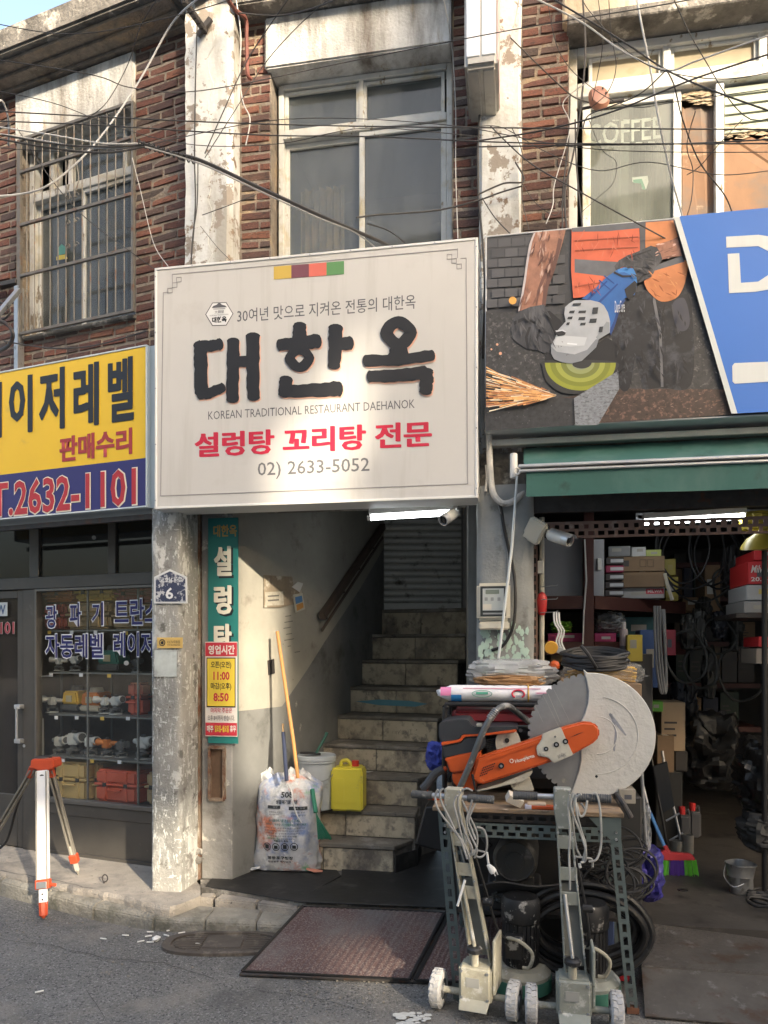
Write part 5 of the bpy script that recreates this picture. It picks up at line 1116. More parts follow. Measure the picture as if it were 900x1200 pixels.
# ---------------------------------------------------------------- signs on the lower column and pilaster
TEAL = pm('teal banner', (.018, .17, .16), .5, var=.08, scale=3)
bp = thing('menu_banner', 'tall narrow teal banner with white brush letters on the pilaster', 'banner', A, (A.p(262, 700, .25).x, .25, A.p(260, 870, .25).z))
u0, u1 = A.p(244, 700, .245).x, A.p(279, 700, .245).x; v1 = A.p(262, 607, .245).z; v0 = A.p(258, 871, .245).z
MB(A).box(u0, u1, .243, .252, v0, v1).fin('board', TEAL, bp, smooth=False)
txt('대한옥', A, .242, 250, 277.5, 615, 629, flat((.45, .28, .06)), bp, bold=.025)
CRM = flat((.72, .69, .58)); 
for s_, yt, yb in (('설', 640, 675), ('렁', 686, 720), ('탕', 731, 768)):
    for k in range(4): txt(s_, A, .2424-.0002*k, 252.5+k*.6, 272+k*.6, yt+2, yb+2.5, BLK, bp, bold=.015); txt(s_, A, .2408-.0003*k, 250.5+k*.6, 269.7+k*.6, yt+(k%2)*.7, yb-.7+(k%2)*.7, CRM, bp, bold=.018)
hb = thing('hours_board', 'red, yellow and white opening hours board below the teal banner letters', 'notice board', A, (A.p(258, 800, .235).x, .235, A.p(258, 862, .235).z))
def panel(px0, px1, pyT, pyB, d, mat, par, name='panel', th=.003, fr=A):
    c = (px0+px1)/2; return MB(fr).box(fr.p(px0, (pyT+pyB)/2, d).x, fr.p(px1, (pyT+pyB)/2, d).x, d, d+th, fr.p(c, pyB, d).z, fr.p(c, pyT, d).z).fin(name, mat, par, smooth=False)
REDB = flat((.48, .03, .05)); YB = flat((.66, .50, .05)); WB = flat((.66, .62, .58))
panel(240.5, 278, 752, 863, .2365, WB, hb, 'board'); panel(240.8, 277.6, 753, 769, .2345, REDB, hb, 'red_band', .001); panel(240.8, 277.6, 847, 862, .2345, REDB, hb, 'red_band', .001)
panel(242, 276, 770.5, 829, .2348, BLK, hb, 'border', .001); panel(243, 275, 771.8, 827.5, .2335, YB, hb, 'yellow_panel', .001)
txt('영업시간', A, .2335, 244, 275, 756, 767, WB, hb, bold=.035); txt('오픈(오전)', A, .2325, 247, 271, 775, 784, BLK, hb, bold=.02); txt('11:00', A, .2325, 250, 269, 787, 797, REDB, hb, bold=.03)
txt('마감(오후)', A, .2325, 247, 271, 800, 809, BLK, hb, bold=.02); txt('8:50', A, .2325, 250, 268, 812, 822, REDB, hb, bold=.03)
txt('마지막 주문은', A, .2335, 247, 272, 829.5, 835.5, REDB, hb, bold=.01); txt('오후 8시까지 받습니다.', A, .2335, 243.5, 275, 838, 844.5, INK2, hb, bold=.005); txt('매주', A, .2335, 242.5, 250, 850, 858, WB, hb, bold=.03); txt('일요일~월요일', A, .2335, 251.5, 268, 850, 858, YB, hb, bold=.03); txt('휴무', A, .2335, 269.5, 276.5, 850, 858, WB, hb, bold=.03)
# house number plate and small plates on the left column
fd = -.012
hn = thing('number_plate', 'weathered dark blue house number plate with a 6 on the column', 'number plate', A, (A.p(199, 700, fd).x, fd, A.p(199, 706, fd).z))
PLB = pm('flaked blue plate', (.035, .045, .09), .5, var=.2, scale=12, spots=[((.50, .51, .52), 38, .55, .02)])
ppoly(A, fd-.002, [(180.5, 707), (180.5, 676), (199, 667), (219, 676), (219.5, 707)], flat((.62, .63, .62)), hn, 'plate', .006); ppoly(A, fd-.0035, [(182.5, 705), (182.5, 677.5), (199, 669.5), (217, 677.5), (217.5, 705)], PLB, hn, 'face', .001)
txt('6', A, fd-.0045, 194, 203, 688.5, 702, flat((.72, .73, .73)), hn, bold=.02); txt('국회대로', A, fd-.0045, 186, 214, 676.5, 683, flat((.66, .67, .68)), hn, bold=.01)
yp = thing('notice_plate', 'small yellow parking notice plate on the column below the number plate', 'plate', A, (A.p(198, 753, fd).x, fd, A.p(198, 759, fd).z))
panel(184, 214, 747, 759.5, fd-.001, flat((.62, .42, .13)), yp, 'plate', .002); txt('CCTV작동중', A, fd-.002, 196, 211, 750.5, 754, BLK, yp); txt('CCTV IN OPERATION', A, fd-.002, 196, 211, 755, 757, BLK, yp)
MB(A).tube([A.p(190+3.3*math.cos(t), 753+3.6*math.sin(t), fd-.002) for t in [k*.524 for k in range(12)]], .0025, 5, True).fin('symbol', BLK, yp); ppoly(A, fd-.002, [(188.5, 755), (188.5, 752), (191.5, 751), (191.5, 755)], BLK, yp, 'symbol')
pp = panel(181, 207, 762, 793, fd-.0005, pm('washed out poster', (.50, .54, .52), .8, var=.25, scale=9, spots=[((.35, .37, .36), 12, .56, .05)]), None, 'faded_poster', .001); tag(pp, 'pale washed out paper poster stuck on the column', 'poster')
# ================================================================ AWNING, COLUMN FITTINGS
AWN = pm('teal awning cloth', (.030, .105, .09), .75, var=.12, scale=3, bump=.1, bscale=20, spots=[((.07, .14, .125), 3, .60, .10, (1, 1, .4)), ((.02, .06, .05), 5, .64, .06)])
aw = thing('awning', 'rolled out dark green cloth awning above the workshop entrance', 'awning', A, (1.6, -.1, 2.36))
xa0, xa1 = A.p(612, 560, -.28).x, 3.4
zb1 = (A.p(612, 548, -.28).z+A.p(900, 536, -.28).z)/2; zv = (A.p(612, 581, -.28).z+A.p(900, 574, -.28).z)/2; zt_ = (A.p(620, 523, .0).z+A.p(900, 510, .0).z)/2
m = MB(A); m.grid(lambda u, v: Vector((xa0+.01+(xa1-xa0)*u, .04-.32*v, zt_+(zb1-zt_)*v-.02*math.sin(v*3.14)+.003*math.sin(u*60))), 40, 6); m.fin('canopy', AWN, aw)
m = MB(A); m.grid(lambda u, v: Vector((xa0+.02+(xa1-xa0)*u, -.285+.006*math.sin(u*23)*v, zb1-.015+(zv-zb1+.015)*v)), 50, 3); m.fin('valance', AWN, aw)
m = MB(A); m.box(xa0-.02, xa1, -.305, -.275, zb1-.004, zb1+.012); m.box(xa0-.01, xa1, -.300, -.282, zb1-.026, zb1-.012); m.fin('front_bar', ALU, aw, bevel=.004)
xh = A.p(574, 517, 0).x; zh = (A.p(574, 520, 0).z+A.p(900, 505, 0).z)/2
MB(A).box(xh, xa1, -.03, .03, zh-.02, zh+.015).fin('housing_bar', pm('dull steel bar', (.33, .34, .33), .5, .5, var=.2, scale=6, spots=[((.25, .15, .09), 5, .66, .05)]), aw, bevel=.003)
MB(A).box(xh, xa1, .05, .09, 2.30, 2.44).fin('back_board', DKMET, aw, smooth=False)
c = A.p(602, 545, -.1); MB(A).cyl(c+Vector((0, 0, -.07)), c+Vector((0, 0, .06)), .02, n=14).fin('gear_box', WHITEP, aw, bevel=.003)
MB(A).tube([A.p(606, 552+3*0, -.15)+Vector((.014*math.cos(t), 0, .017*math.sin(t))) for t in [k*.524 for k in range(12)]], .006, 6, True).fin('crank_eye', WHITEP, aw)
cr = MB(A).tube([A.p(606, 558, -.15), A.p(600, 640, -.12), A.p(583, 782, -.12)], [.006, .0075, .0075], 8).fin('crank_rod', pm('white enamel rod', (.60, .63, .62), .35, var=.08), th=('long thin white awning crank rod leaning across the meter column', 'crank rod'))
# bent white conduit under the signs
PIPEM = pm('grubby white conduit', (.50, .49, .46), .7, var=.25, scale=12, spots=[((.20, .18, .16), 12, .60, .05)])
MB(A).tube(catmull([A.p(573, 508, -.02), A.p(574, 540, -.03), A.p(576, 568, -.03), A.p(580, 582, -.04), A.p(590, 590, -.04), A.p(604, 586, -.02), A.p(616, 574, .02)], 5), .017, 10).fin('conduit', PIPEM, th=('bent dirty white conduit between the cream sign and the awning', 'conduit'))
MB(A).tube(catmull([A.p(570, 545, -.02), A.p(571, 560, -.02), A.p(569, 576, -.02)], 4), .008, 8).fin('conduit', PIPEM, th=('thin short grey conduit left of the bent white one', 'conduit'))
# electricity meter
em = thing('electricity_meter', 'cream electricity meter with display screwed to the right column', 'electricity meter', A, (A.p(579, 710, -.03).x, -.03, A.p(579, 737, -.03).z))
CRP = pm('aged cream plastic', (.55, .52, .43), .45, var=.08, scale=5, spots=[((.38, .33, .24), 7, .66, .05)])
g = lambda x0, x1, yt, yb, d0, d1, mat, nm, bev=.004: MB(A).box(A.p(x0, (yt+yb)/2, d0).x, A.p(x1, (yt+yb)/2, d0).x, d0, d1, A.p((x0+x1)/2, yb, d0).z, A.p((x0+x1)/2, yt, d0).z).fin(nm, mat, em, bevel=bev, seg=2)
g(558.5, 598, 683, 727, -.085, -.01, CRP, 'case', .014); g(561, 597, 728, 738, -.075, -.01, CRP, 'terminal_cover', .008)
g(562, 594, 686, 723, -.088, -.08, flat((.03, .034, .034), .3), 'window_frame', .006); g(565, 591, 689, 716, -.0895, -.084, flat((.40, .43, .42), .3), 'dial_plate'); g(569, 585, 691, 696, -.091, -.087, flat((.16, .19, .16), .3), 'display', .001)
for x in (568, 575, 583): g(x, x+3.5, 700, 704, -.0915, -.087, flat((.25, .26, .26)), 'button', .001)
g(566, 576, 708, 714.5, -.0905, -.088, flat((.55, .52, .44)), 'label', .0005); g(566, 590, 718, 720, -.090, -.087, flat((.25, .26, .26)), 'vent', .0005)
MB(A).tube(catmull([A.p(586, 590, -.02), A.p(592, 625, -.03), A.p(602, 670, -.03), A.p(604, 705, -.04), A.p(601, 735, -.04), A.p(590, 756, -.03), A.p(576, 762, -.02)], 6), .0085, 8).fin('cable', RUBBER, th=('thick black cable curving down round the electricity meter', 'cable'))
MB(A).tube(catmull([A.p(583, 590, -.02), A.p(590, 612, -.03), A.p(594, 640, -.02), A.p(597, 684, -.03)], 6), .004, 6).fin('cable', GREYCAB, th=('thin grey wire dropping from conduit to the electricity meter', 'cable'))
# security cameras
def bullet(base, tip, r, lab, hood=True):
    t = thing('security_camera', lab, 'security camera', A, base); ax_ = (tip-base).normalized(); L_ = (tip-base).length
    MB(A).lathe([(r*.75, 0), (r*.95, .08*L_), (r, .2*L_), (r, .86*L_)], base, ax=ax_, n=20).fin('body', WHITEP, t)
    MB(A).lathe([(r*1.04, .72*L_), (r*1.04, L_), (r*.86, L_), (r*.84, .9*L_)], base, ax=ax_, n=20, cap=False).fin('ring', ALU, t)
    MB(A).lathe([(r*.84, .90*L_), (r*.45, .91*L_), (r*.42, .95*L_), (.001, .96*L_)], base, ax=ax_, n=20).fin('lens', BLACKP, t)
    if hood:
        e1, e2 = basis(ax_); m = MB(A); u = Vector((0, 0, 1)); u = (u-ax_*u.dot(ax_)).normalized(); sd = ax_.cross(u)
        m.grid(lambda a, b_: base+ax_*(.1+1.02*b_)*L_+(u*math.cos((a-.5)*2.2)+sd*math.sin((a-.5)*2.2))*r*1.15, 10, 2); m.fin('hood', ALU, t)
    MB(A).tube([base, base+Vector((-.01, .05, .03)), base+Vector((-.01, .09, .05))], r*.35, 8).fin('bracket', WHITEP, t); return t
bullet(A.p(533, 601, .0), A.p(519, 610, -.08), .030, 'small white bullet camera hanging under the cream sign beside the tube', False)
bullet(A.p(643, 626, -.02), A.p(668, 634, -.10), .032, 'silver hooded bullet camera pointing right from the square box')
c = A.p(627, 622, -.02); m = MB(A); m.obox(c, .105, .045, .125, (12, 32, -18)); m.fin('junction_box', CRP, th=('tilted square cream junction box holding the silver camera', 'junction box'), bevel=.01, seg=3)
# slotted brown beam across the entrance
BRN = pm('brown painted steel', (.20, .125, .10), .6, .2, var=.2, scale=8, spots=[((.32, .27, .24), 9, .64, .05)])
def slotted(fr, p0, p1, w, nrm, up, mat, parent, name, pitch=.05, rows=1, th=.003, solid=False):
    """perforated steel strip: rails and webs, the slots are open"""
    p0, p1 = Vector(p0), Vector(p1); ax_ = (p1-p0).normalized(); L_ = (p1-p0).length; up = Vector(up).normalized()
    m = MB(fr); r_ = w*(.30 if rows == 1 else .16)
    offs = [-(w-r_)/2, (w-r_)/2] if rows == 1 else [-(w-r_)/2, 0, (w-r_)/2]
    for o_ in offs: m.bar(p0+up*o_, p1+up*o_, th, r_, up=up)
    n = int(L_/pitch)
    for i in range(n+1):
        for k, (a, b_) in enumerate(zip(offs, offs[1:])):
            s_ = min(L_-.006, (i+(.5 if k else 0))*pitch+.006); q = p0+ax_*s_; m.bar(q+up*(a+r_*.4), q+up*(b_-r_*.4), pitch*(.36 if not k else .55), th*.92, up=Vector(nrm))
    return m.fin(name, mat, parent, smooth=False)
sb = thing('slotted_beam', 'brown perforated steel beam across the top of the workshop entrance', 'steel beam', A, (1.6, .1, 2.2))
pa_, pb_ = A.p(640, 626, .08), A.p(905, 611, .08); zz = (pa_.z+pb_.z)/2-.0
pb_ = Vector((3.2, .08, zz)); pa_ = Vector((pa_.x, .08, zz)); slotted(A, pa_, pb_, .088, (0, 1, 0), (0, 0, 1), BRN, sb, 'web', .052, 2)
MB(A).box(pa_.x, pb_.x, .08, .13, zz+.044, zz+.047).fin('flange', BRN, sb, smooth=False)
sb2 = thing('slotted_beam', 'grey perforated strip above the lit tube inside the workshop', 'steel beam', A, (2, .8, 2.5))
q0, q1 = A.p(745, 606, .62), A.p(880, 596, .62); q1.z = q0.z; slotted(A, q0, Vector((3.3, .62, q0.z)), .05, (0, 1, 0), (0, 0, 1), STEEL, sb2, 'web', .04, 1)
tubelight(A, A.p(753, 612.5, .55), A.p(874, 605.5, .55), 'lit fluorescent tube over the workshop entrance', .016, .05)
# vertical pieces at the left jamb of the workshop
for px, w, d, mat, lab, yt, yb in ((627, .028, .16, BRN, 'brown slotted upright at the left jamb of the workshop', 640, 800), (617, .02, .1, STEEL, 'thin grey steel pipe beside the meter column', 625, 800)):
    a = A.p(px, yt, d); b_ = A.p(px, yb, d)
    if mat is BRN: slotted(A, (a.x, d, a.z), (a.x, d, .95), w, (0, 1, 0), (1, 0, 0), BRN, None, 'upright').__setitem__('label', lab)
    else: MB(A).cyl((a.x, d, .9), (a.x, d, a.z), w/2, n=10).fin('pipe', mat, th=(lab, 'pipe'))
for o in COL.objects:
    if o.name.startswith('upright') and o.parent is None: tag(o, o['label'], 'steel upright')
x = A.p(635, 700, .2).x; MB(A).cyl((x, .2, .9), (x, .2, 2.3), .014, n=10).fin('pipe', CRP, th=('cream plastic pipe at the left jamb inside the workshop', 'pipe'))
MB(A).box(A.p(630, 664, .17).x, A.p(637, 664, .17).x, .17, .20, A.p(633, 672, .17).z, A.p(633, 657, .17).z).fin('switch_box', WHITEP, th=('small white switch on the left jamb of the workshop', 'switch'), bevel=.003)
MB(A).lathe([(.012, 0), (.026, .02), (.03, .09), (.02, .12), (.006, .13)], A.p(635, 721, .17), n=12).fin('plug_cap', flat((.5, .03, .03), .4), th=('red plastic plug cap hanging on the left jamb', 'plug cap'))
for k, py in enumerate((688, 703, 718)):
    p = A.p(632, py, .16); MB(A).tube([p, p+Vector((.02, -.03, 0)), p+Vector((.09, -.05, .0)), p+Vector((.098, -.05, .008))], .0025, 6).fin('wire_hook', STEEL, th=(('upper', 'middle', 'lower')[k]+' bare wire hook sticking out of the left jamb', 'hook'))
t = thing('cable_hanger', 'bundle of white wires hanging from the lower hook above a grey clamp', 'wires', A, A.p(655, 760, .05))
for k in range(3): MB(A).tube(catmull([A.p(649+k*3, 718, .08), A.p(650+k*3, 730, .05), A.p(655+k*3, 740, .05), A.p(652+k*3, 752, .05), A.p(656+k*3, 762, .05)], 5), .005, 6).fin('wire', WHCAB, t)
MB(A).obox(A.p(655, 762, .05), .05, .02, .035, (0, 25, 0)).fin('clamp', STEEL, t, bevel=.004)
# ================================================================ WORKSHOP ROOM
m = MB(A); xl_ = A.p(628, 700, .4).x
m.box(xl_-.06, xl_, .27, 5.2, .12, 2.75); m.box(xl_, 5.5, 5.2, 5.25, .12, 2.75); m.box(5.5, 5.55, .3, 5.2, .12, 2.75); m.box(xl_, 5.5, .3, 5.2, 2.75, 2.8)
wkroom = m.fin('workshop_room', DARKWALL, bld, smooth=False)
BOXN = [0]
def carton(fr, px0, px1, pyT, pyB, d, dep, mat, lab, cat='box', name='carton', flap=True, yaw=0, rest=None, grp=None, tape=True):
    a, c = fr.p(px0, pyB, d), fr.p(px1, pyB, d); pm_ = (px0+px1)/2; z0_, z1_ = fr.p(pm_, pyB, d).z, fr.p(pm_, pyT, d).z
    if rest is not None: z1_ += rest-z0_ if False else 0; z0_ = rest if abs(rest-z0_) < .08 else z0_
    t = thing(name, lab, cat, fr, ((a.x+c.x)/2, d+dep/2, z0_), grp)
    MB(fr).box(a.x, c.x, d, d+dep, z0_, z1_).fin('body', mat, t, bevel=.003)
    if flap:
        MB(fr).box(a.x+.002, c.x-.002, d-.0015, d+.0005, z1_-.022, z1_-.003).fin('flap', mat, t, smooth=False)
    if not flap and c.x-a.x > .05:
        u = random.uniform(.1, .4); v = random.uniform(.25, .5); MB(fr).box(a.x+(c.x-a.x)*u, a.x+(c.x-a.x)*(u+.42), d-.0014, d+.0005, z0_+(z1_-z0_)*v, z0_+(z1_-z0_)*(v+.32)).fin('label', flat(random.choice([(.5, .5, .47), (.35, .33, .28), (.08, .08, .09), (.5, .4, .1)])), t, smooth=False)
    if flap and tape is False and c.x-a.x > .05:
        for k in range(3): MB(fr).box(a.x+.02, a.x+.02+(c.x-a.x)*random.uniform(.3, .6), d-.0014, d+.0005, z0_+(z1_-z0_)*(.3+.13*k), z0_+(z1_-z0_)*(.34+.13*k)).fin('print', flat((.06, .05, .045)), t, smooth=False)
    if tape: MB(fr).box(pm_*0+(a.x+c.x)/2-.02, (a.x+c.x)/2+.02, d-.0025, d+dep+.002, z1_-.001, z1_+.001).fin('tape', flat((.42, .36, .26), .3), t, smooth=False)
    return t
SHB = pm('red brown shelf paint', (.075, .024, .018), .6, var=.2, scale=6)
shf = thing('storage_shelf', 'red brown timber storage shelf inside the left of the workshop', 'shelf', A, (A.p(690, 800, .95).x, 1.0, .12))
xp0, xp1 = A.p(684, 700, .9).x, A.p(696, 700, .9).x; MB(A).box(xp0, xp1, .9, .98, .12, 2.6).fin('post', SHB, shf, bevel=.003)
for py, nm in ((698, 'upper'), (752, 'lower')):
    zt2 = A.p(668, py, .9).z; a = A.p(638, py, .9); e_ = A.p(800, py+10, 1.75)
    m = MB(A); m.prism([(xl_+.005, .92, zt2), (xp1, .92, zt2), (e_.x, 1.7, zt2), (e_.x, 2.5, zt2), (xl_+.005, 2.5, zt2)], (0, 0, -.03)); m.fin('shelf_board', SHB, shf, smooth=False)
    m = MB(A); m.bar((xl_+.01, .905, zt2-.045), (xp0, .905, zt2-.045), .025, .085, up=(0, 0, 1)); m.bar((xp1, .92, zt2-.045), (e_.x, 1.70, zt2-.045), .025, .085, up=(0, 0, 1)); m.fin('edge_beam', SHB, shf, smooth=False)
zU = A.p(668, 698, .9).z; zLo = A.p(668, 752, .9).z
WPAN = flat((.36, .36, .37), .5)
MB(A).box(A.p(637, 660, .97).x, A.p(683, 660, .97).x, .97, 1.0, zU+.002, A.p(660, 630, .97).z).fin('white_panel', WPAN, th=('large white cabinet door panel on the upper shelf, left of the post', 'panel'), bevel=.003)
o = MB(A).box(A.p(694, 660, 1.02).x, A.p(708, 660, 1.02).x, 1.02, 1.08, zU+.002, A.p(700, 632, 1.02).z).fin('white_panel', WPAN, th=('narrow white panel with a handle right of the shelf post', 'panel'), bevel=.003)
MB(A).box(A.p(700, 660, 1.0).x, A.p(705, 660, 1.0).x, 1.0, 1.02, A.p(702, 668, 1.0).z, A.p(702, 654, 1.0).z).fin('handle', WHITEP, o, bevel=.004)
for k in range(5):
    y = 699-k*9.4; a, c = A.p(709+k*.3, y, 1.12), A.p(731, y, 1.12)
    t = thing('binder', ('lowest', 'second lowest', 'middle', 'second highest', 'top')[k]+' black and white tool case in the pile left of the cartons', 'tool case', A, (a.x+.07, 1.25, a.z))
    MB(A).box(a.x, c.x, 1.12, 1.4, a.z, a.z+.046).fin('body', flat((.04, .03, .03)) if k != 3 else flat((.3, .02, .07)), t, bevel=.003); MB(A).box(a.x+.03, c.x-.003, 1.116, 1.121, a.z+.012, a.z+.034).fin('label', flat((.5, .5, .5)), t, smooth=False)
bx1 = carton(A, 728, 779, 688.5, 706, 1.25, .35, flat((.36, .35, .34)), 'grey and red box at the bottom of the carton pile', flap=False, rest=zU, tape=False)
o = MB(A); o.box(A.p(757, 695, 1.249).x, A.p(778, 695, 1.249).x, 1.2475, 1.249, A.p(765, 696, 1.249).z, A.p(765, 690, 1.249).z); o.fin('red_band', flat((.45, .03, .05)), bx1, smooth=False); txt('MILWA', A, 1.246, 759, 776, 691, 694.5, WB, bx1, bold=.02)
bx2 = carton(A, 727, 779, 670, 688, 1.2, .4, CARD, 'middle brown carton of the pile on the upper shelf')
bx3 = carton(A, 712, 779, 652, 669.5, 1.18, .45, CARD, 'long brown carton with printed symbols, on top of the middle one')
for px in (727,): MB(A).box(A.p(px, 660, 1.177).x, A.p(px+10, 660, 1.177).x, 1.1765, 1.178, A.p(px, 664, 1.177).z, A.p(px, 657, 1.177).z).fin('print', flat((.05, .04, .03)), bx3, smooth=False)
for px in (750, 759):
    m = MB(A); q = [A.p(px+dx, 660+dy, 1.1765) for dx, dy in ((0, -4), (7, -4), (7, 4), (0, 4))]; m.tube(q, .0015, 4, True); m.fin('print', flat((.08, .06, .05)), bx3, smooth=False)
carton(A, 713, 739, 640, 652, 1.22, .3, flat((.22, .22, .22)), 'dark grey flat box on top of the long carton', flap=False, tape=False)
carton(A, 740, 757, 641, 652, 1.24, .3, flat((.5, .5, .48)), 'small white box on top of the long carton', flap=False, tape=False)
carton(A, 757, 775, 644, 652, 1.24, .3, flat((.42, .47, .12)), 'lime green flat packet on top of the long carton', flap=False, tape=False)
m = MB(A); m.tube(catmull([A.p(779, 672, 1.2), A.p(783, 688, 1.18), A.p(788, 703, 1.19)], 4), .012, 4); m.fin('tape_strip', flat((.55, .52, .42)), th=('pale strip of tape curling off the middle carton', 'tape'))
MB(A).tube([A.p(685, 632, .88), A.p(687, 680, .885), A.p(684, 720, .885), A.p(683, 755, .885)], .006, 6).fin('cable', WHCAB, th=('white cable running down the red brown shelf post', 'cable'))
# lower shelf goods
PINK = flat((.40, .035, .13)); 
carton(A, 642, 683, 742, 752, 1.0, .5, PINK, 'flat pink box on the lower shelf left of the post', flap=False, tape=False)
carton(A, 697, 722, 742, 752, 1.1, .5, PINK, 'flat pink box on the lower shelf right of the post', flap=False, tape=False)
carton(A, 645, 683, 757, 776, .96, .5, CARD, 'brown carton under the lower shelf, half behind the black coil')
from mathutils import noise as NZ
def bag(fr, px0, px1, pyT, pyB, d, dep, mat, lab, name='plastic_bag', cat='plastic bag', amp=.12, seed=1, nu=44, nv=30):
    """a crumpled soft thing: folds come from ridged noise"""
    a, c = fr.p(px0, pyB, d), fr.p(px1, pyB, d); pm_ = (px0+px1)/2; z0_, z1_ = fr.p(pm_, pyB, d).z, fr.p(pm_, pyT, d).z
    cx, rx, cy, ry, h = (a.x+c.x)/2, (c.x-a.x)/2, d+dep/2, dep/2, (z1_-z0_)
    m = MB(fr); rings = []; sv = Vector((seed*7.3, seed*3.1, seed*1.7))
    for j in range(nv+1):
        v = j/nv; th_ = math.pi*v; rad = max(.03, math.sin(th_)**.42); ring = []
        for i in range(nu):
            t = 2*math.pi*i/nu; n_ = Vector((math.cos(t)*math.sin(th_), math.sin(t)*math.sin(th_), math.cos(th_)))
            r1 = 1-abs(NZ.noise(n_*1.6+sv))*2; r2 = 1-abs(NZ.noise(n_*3.7+sv*2))*2; r3 = 1-abs(NZ.noise(n_*8+sv))*2
            w = 1+amp*(1.5*(r1-.6)+.9*(r2-.6)+.45*(r3-.6))
            sq = lambda q: math.copysign(abs(q)**.8, q)
            ring.append(m.b.verts.new((cx+rx*rad*w*sq(math.cos(t)), cy+ry*rad*w*sq(math.sin(t)), max(z0_, z0_+h*(.5-.5*math.cos(th_))*(1+amp*.9*(r1-.6))))))
        rings.append(ring)
    for r1, r2 in zip(rings, rings[1:]):
        for i in range(nu): m.b.faces.new((r1[i], r1[(i+1) % nu], r2[(i+1) % nu], r2[i]))
    m.b.faces.new(rings[0][::-1]); m.b.faces.new(rings[-1]); return m.fin(name, mat, th=(lab, cat), sharp=28)
def plastic(name, col, op, rough=.22, dcol=None):
    m = pm(name, col, rough, var=.3, scale=14, bump=.9, bscale=14, spots=[((.08, .08, .08), 9, .66, .03)]); m.node_tree.nodes['Principled BSDF'].inputs['Alpha'].default_value = op; return m
CLEAR = plastic('clear wrinkled plastic', (.45, .46, .46), .55)
bag(A, 644, 673, 727, 742, .98, .3, plastic('green packet', (.16, .36, .05), 1), 'shiny green packet on the pink box left of the post', 'packet', 'packet', seed=2)
bag(A, 698, 737, 716, 742, 1.15, .4, CLEAR, 'clear plastic bag of parts on the lower shelf', seed=3)
carton(A, 723, 766, 723, 746, 1.5, .35, flat((.025, .10, .10)), 'dark teal tool case behind the bottle', 'tool case', 'tool_case', flap=False, tape=False)
c = A.p(731, 766, .9); t = thing('spray_bottle', 'pale pink and grey bottle standing left of the yellow box', 'bottle', A, c)
MB(A).lathe([(.024, 0), (.026, .01), (.026, .14), (.022, .16)], c, n=16).fin('body', flat((.40, .33, .34)), t); MB(A).lathe([(.014, .16), (.014, .2), (.010, .205)], c, n=12).fin('cap', flat((.5, .47, .47)), t); MB(A).lathe([(.0265, .0), (.0268, .05), (.024, .051)], c, n=16).fin('band', flat((.12, .12, .13)), t)
MB(A).box(A.p(722, 770, .85).x, A.p(765, 770, .85).x, .85, 1.2, .9, A.p(731, 766, .9).z-.001).fin('crate', flat((.06, .055, .05)), th=('dark crate under the bottle and yellow box', 'crate'), bevel=.005)
carton(A, 735, 753, 744, 775, .82, .12, flat((.58, .44, .06)), 'small upright yellow box behind the black coil', flap=False, tape=False)
carton(A, 750, 771, 738, 806, 1.0, .2, flat((.035, .08, .22)), 'tall blue tool case standing right of the yellow box', 'tool case', 'tool_case', flap=False, tape=False)
carton(A, 780, 792, 738, 768, 1.4, .2, flat((.30, .03, .05)), 'small red box right of the hanging grey hoses', flap=False, tape=False)
for k in range(3):
    x = 767+k*3.2; MB(A).tube(catmull([A.p(x, 710, .8), A.p(x+.5, 745, .78+k*.01), A.p(x+3, 785, .77+k*.01), A.p(x+8-k, 812, .78), A.p(x+13-k*2.6, 800, .82), A.p(x+12-k*2.6, 760, .84), A.p(x+9-k*2, 714, .85)], 6), .0075, 8).fin('hose', pm('grey hose', (.14, .145, .15), .5), th=(('left', 'middle', 'right')[k]+' one of three grey hoses hanging in a long loop beside the blue tool case', 'hose'))
# right side of the entrance
MIL = flat((.52, .03, .035), .4); o = carton(A, 877, 960, 657, 684, .85, .4, MIL, 'red box with white script lettering near the right edge', flap=False, tape=False)
txt('Milwaukee', A, .846, 880, 915, 662, 671, WB, o, shear=.3, bold=.015); txt('20.1-18', A, .846, 880, 912, 676, 681, WB, o, bold=.02)
carton(A, 884, 960, 644, 656, .9, .4, MIL, 'second red box on top of the lettered red box', flap=False, tape=False)
carton(A, 875, 960, 685, 703, .82, .4, flat((.36, .37, .38)), 'pale grey box under the lettered red box', flap=False, tape=False)
carton(A, 872, 960, 704, 718, .80, .4, flat((.28, .28, .28)), 'grey box at the bottom of the right hand pile', flap=False, tape=False)
MB(A).box(A.p(862, 725, .8).x, 3.2, .78, 1.3, A.p(880, 724, .8).z, A.p(880, 718.5, .8).z).fin('shelf_board', DKMET, shf, smooth=False)
carton(A, 889, 960, 746, 758, .7, .3, MIL, 'small red box low on the right edge', flap=False, tape=False); carton(A, 886, 960, 760, 778, .7, .3, flat((.25, .22, .19)), 'dull brown box below the small red box', flap=False, tape=False)
MB(A).cyl((A.p(896, 700, .5).x, .5, .12), (A.p(896, 700, .5).x, .5, 2.25), .016, n=10).fin('pole', BLACKP, th=('black upright pole at the right edge of the workshop entrance', 'pole'))
YH = pm('yellow helmet plastic', (.50, .40, .05), .4, var=.15)
m = MB(A); c = A.p(897, 644, .42); m.lathe([(.03, -.0), (.13, .02), (.12, .04), (.09, .075), (.04, .10), (.02, .12)], c, n=20, ax=(-.15, -.2, 1)); m.fin('reel', YH, th=('yellow plastic reel hanging at the top right', 'reel'))
bag(A, 872, 925, 597, 622, .5, .15, YH, 'crumpled yellow sack stuffed above the beam at the right', 'sack', 'sack', seed=8)
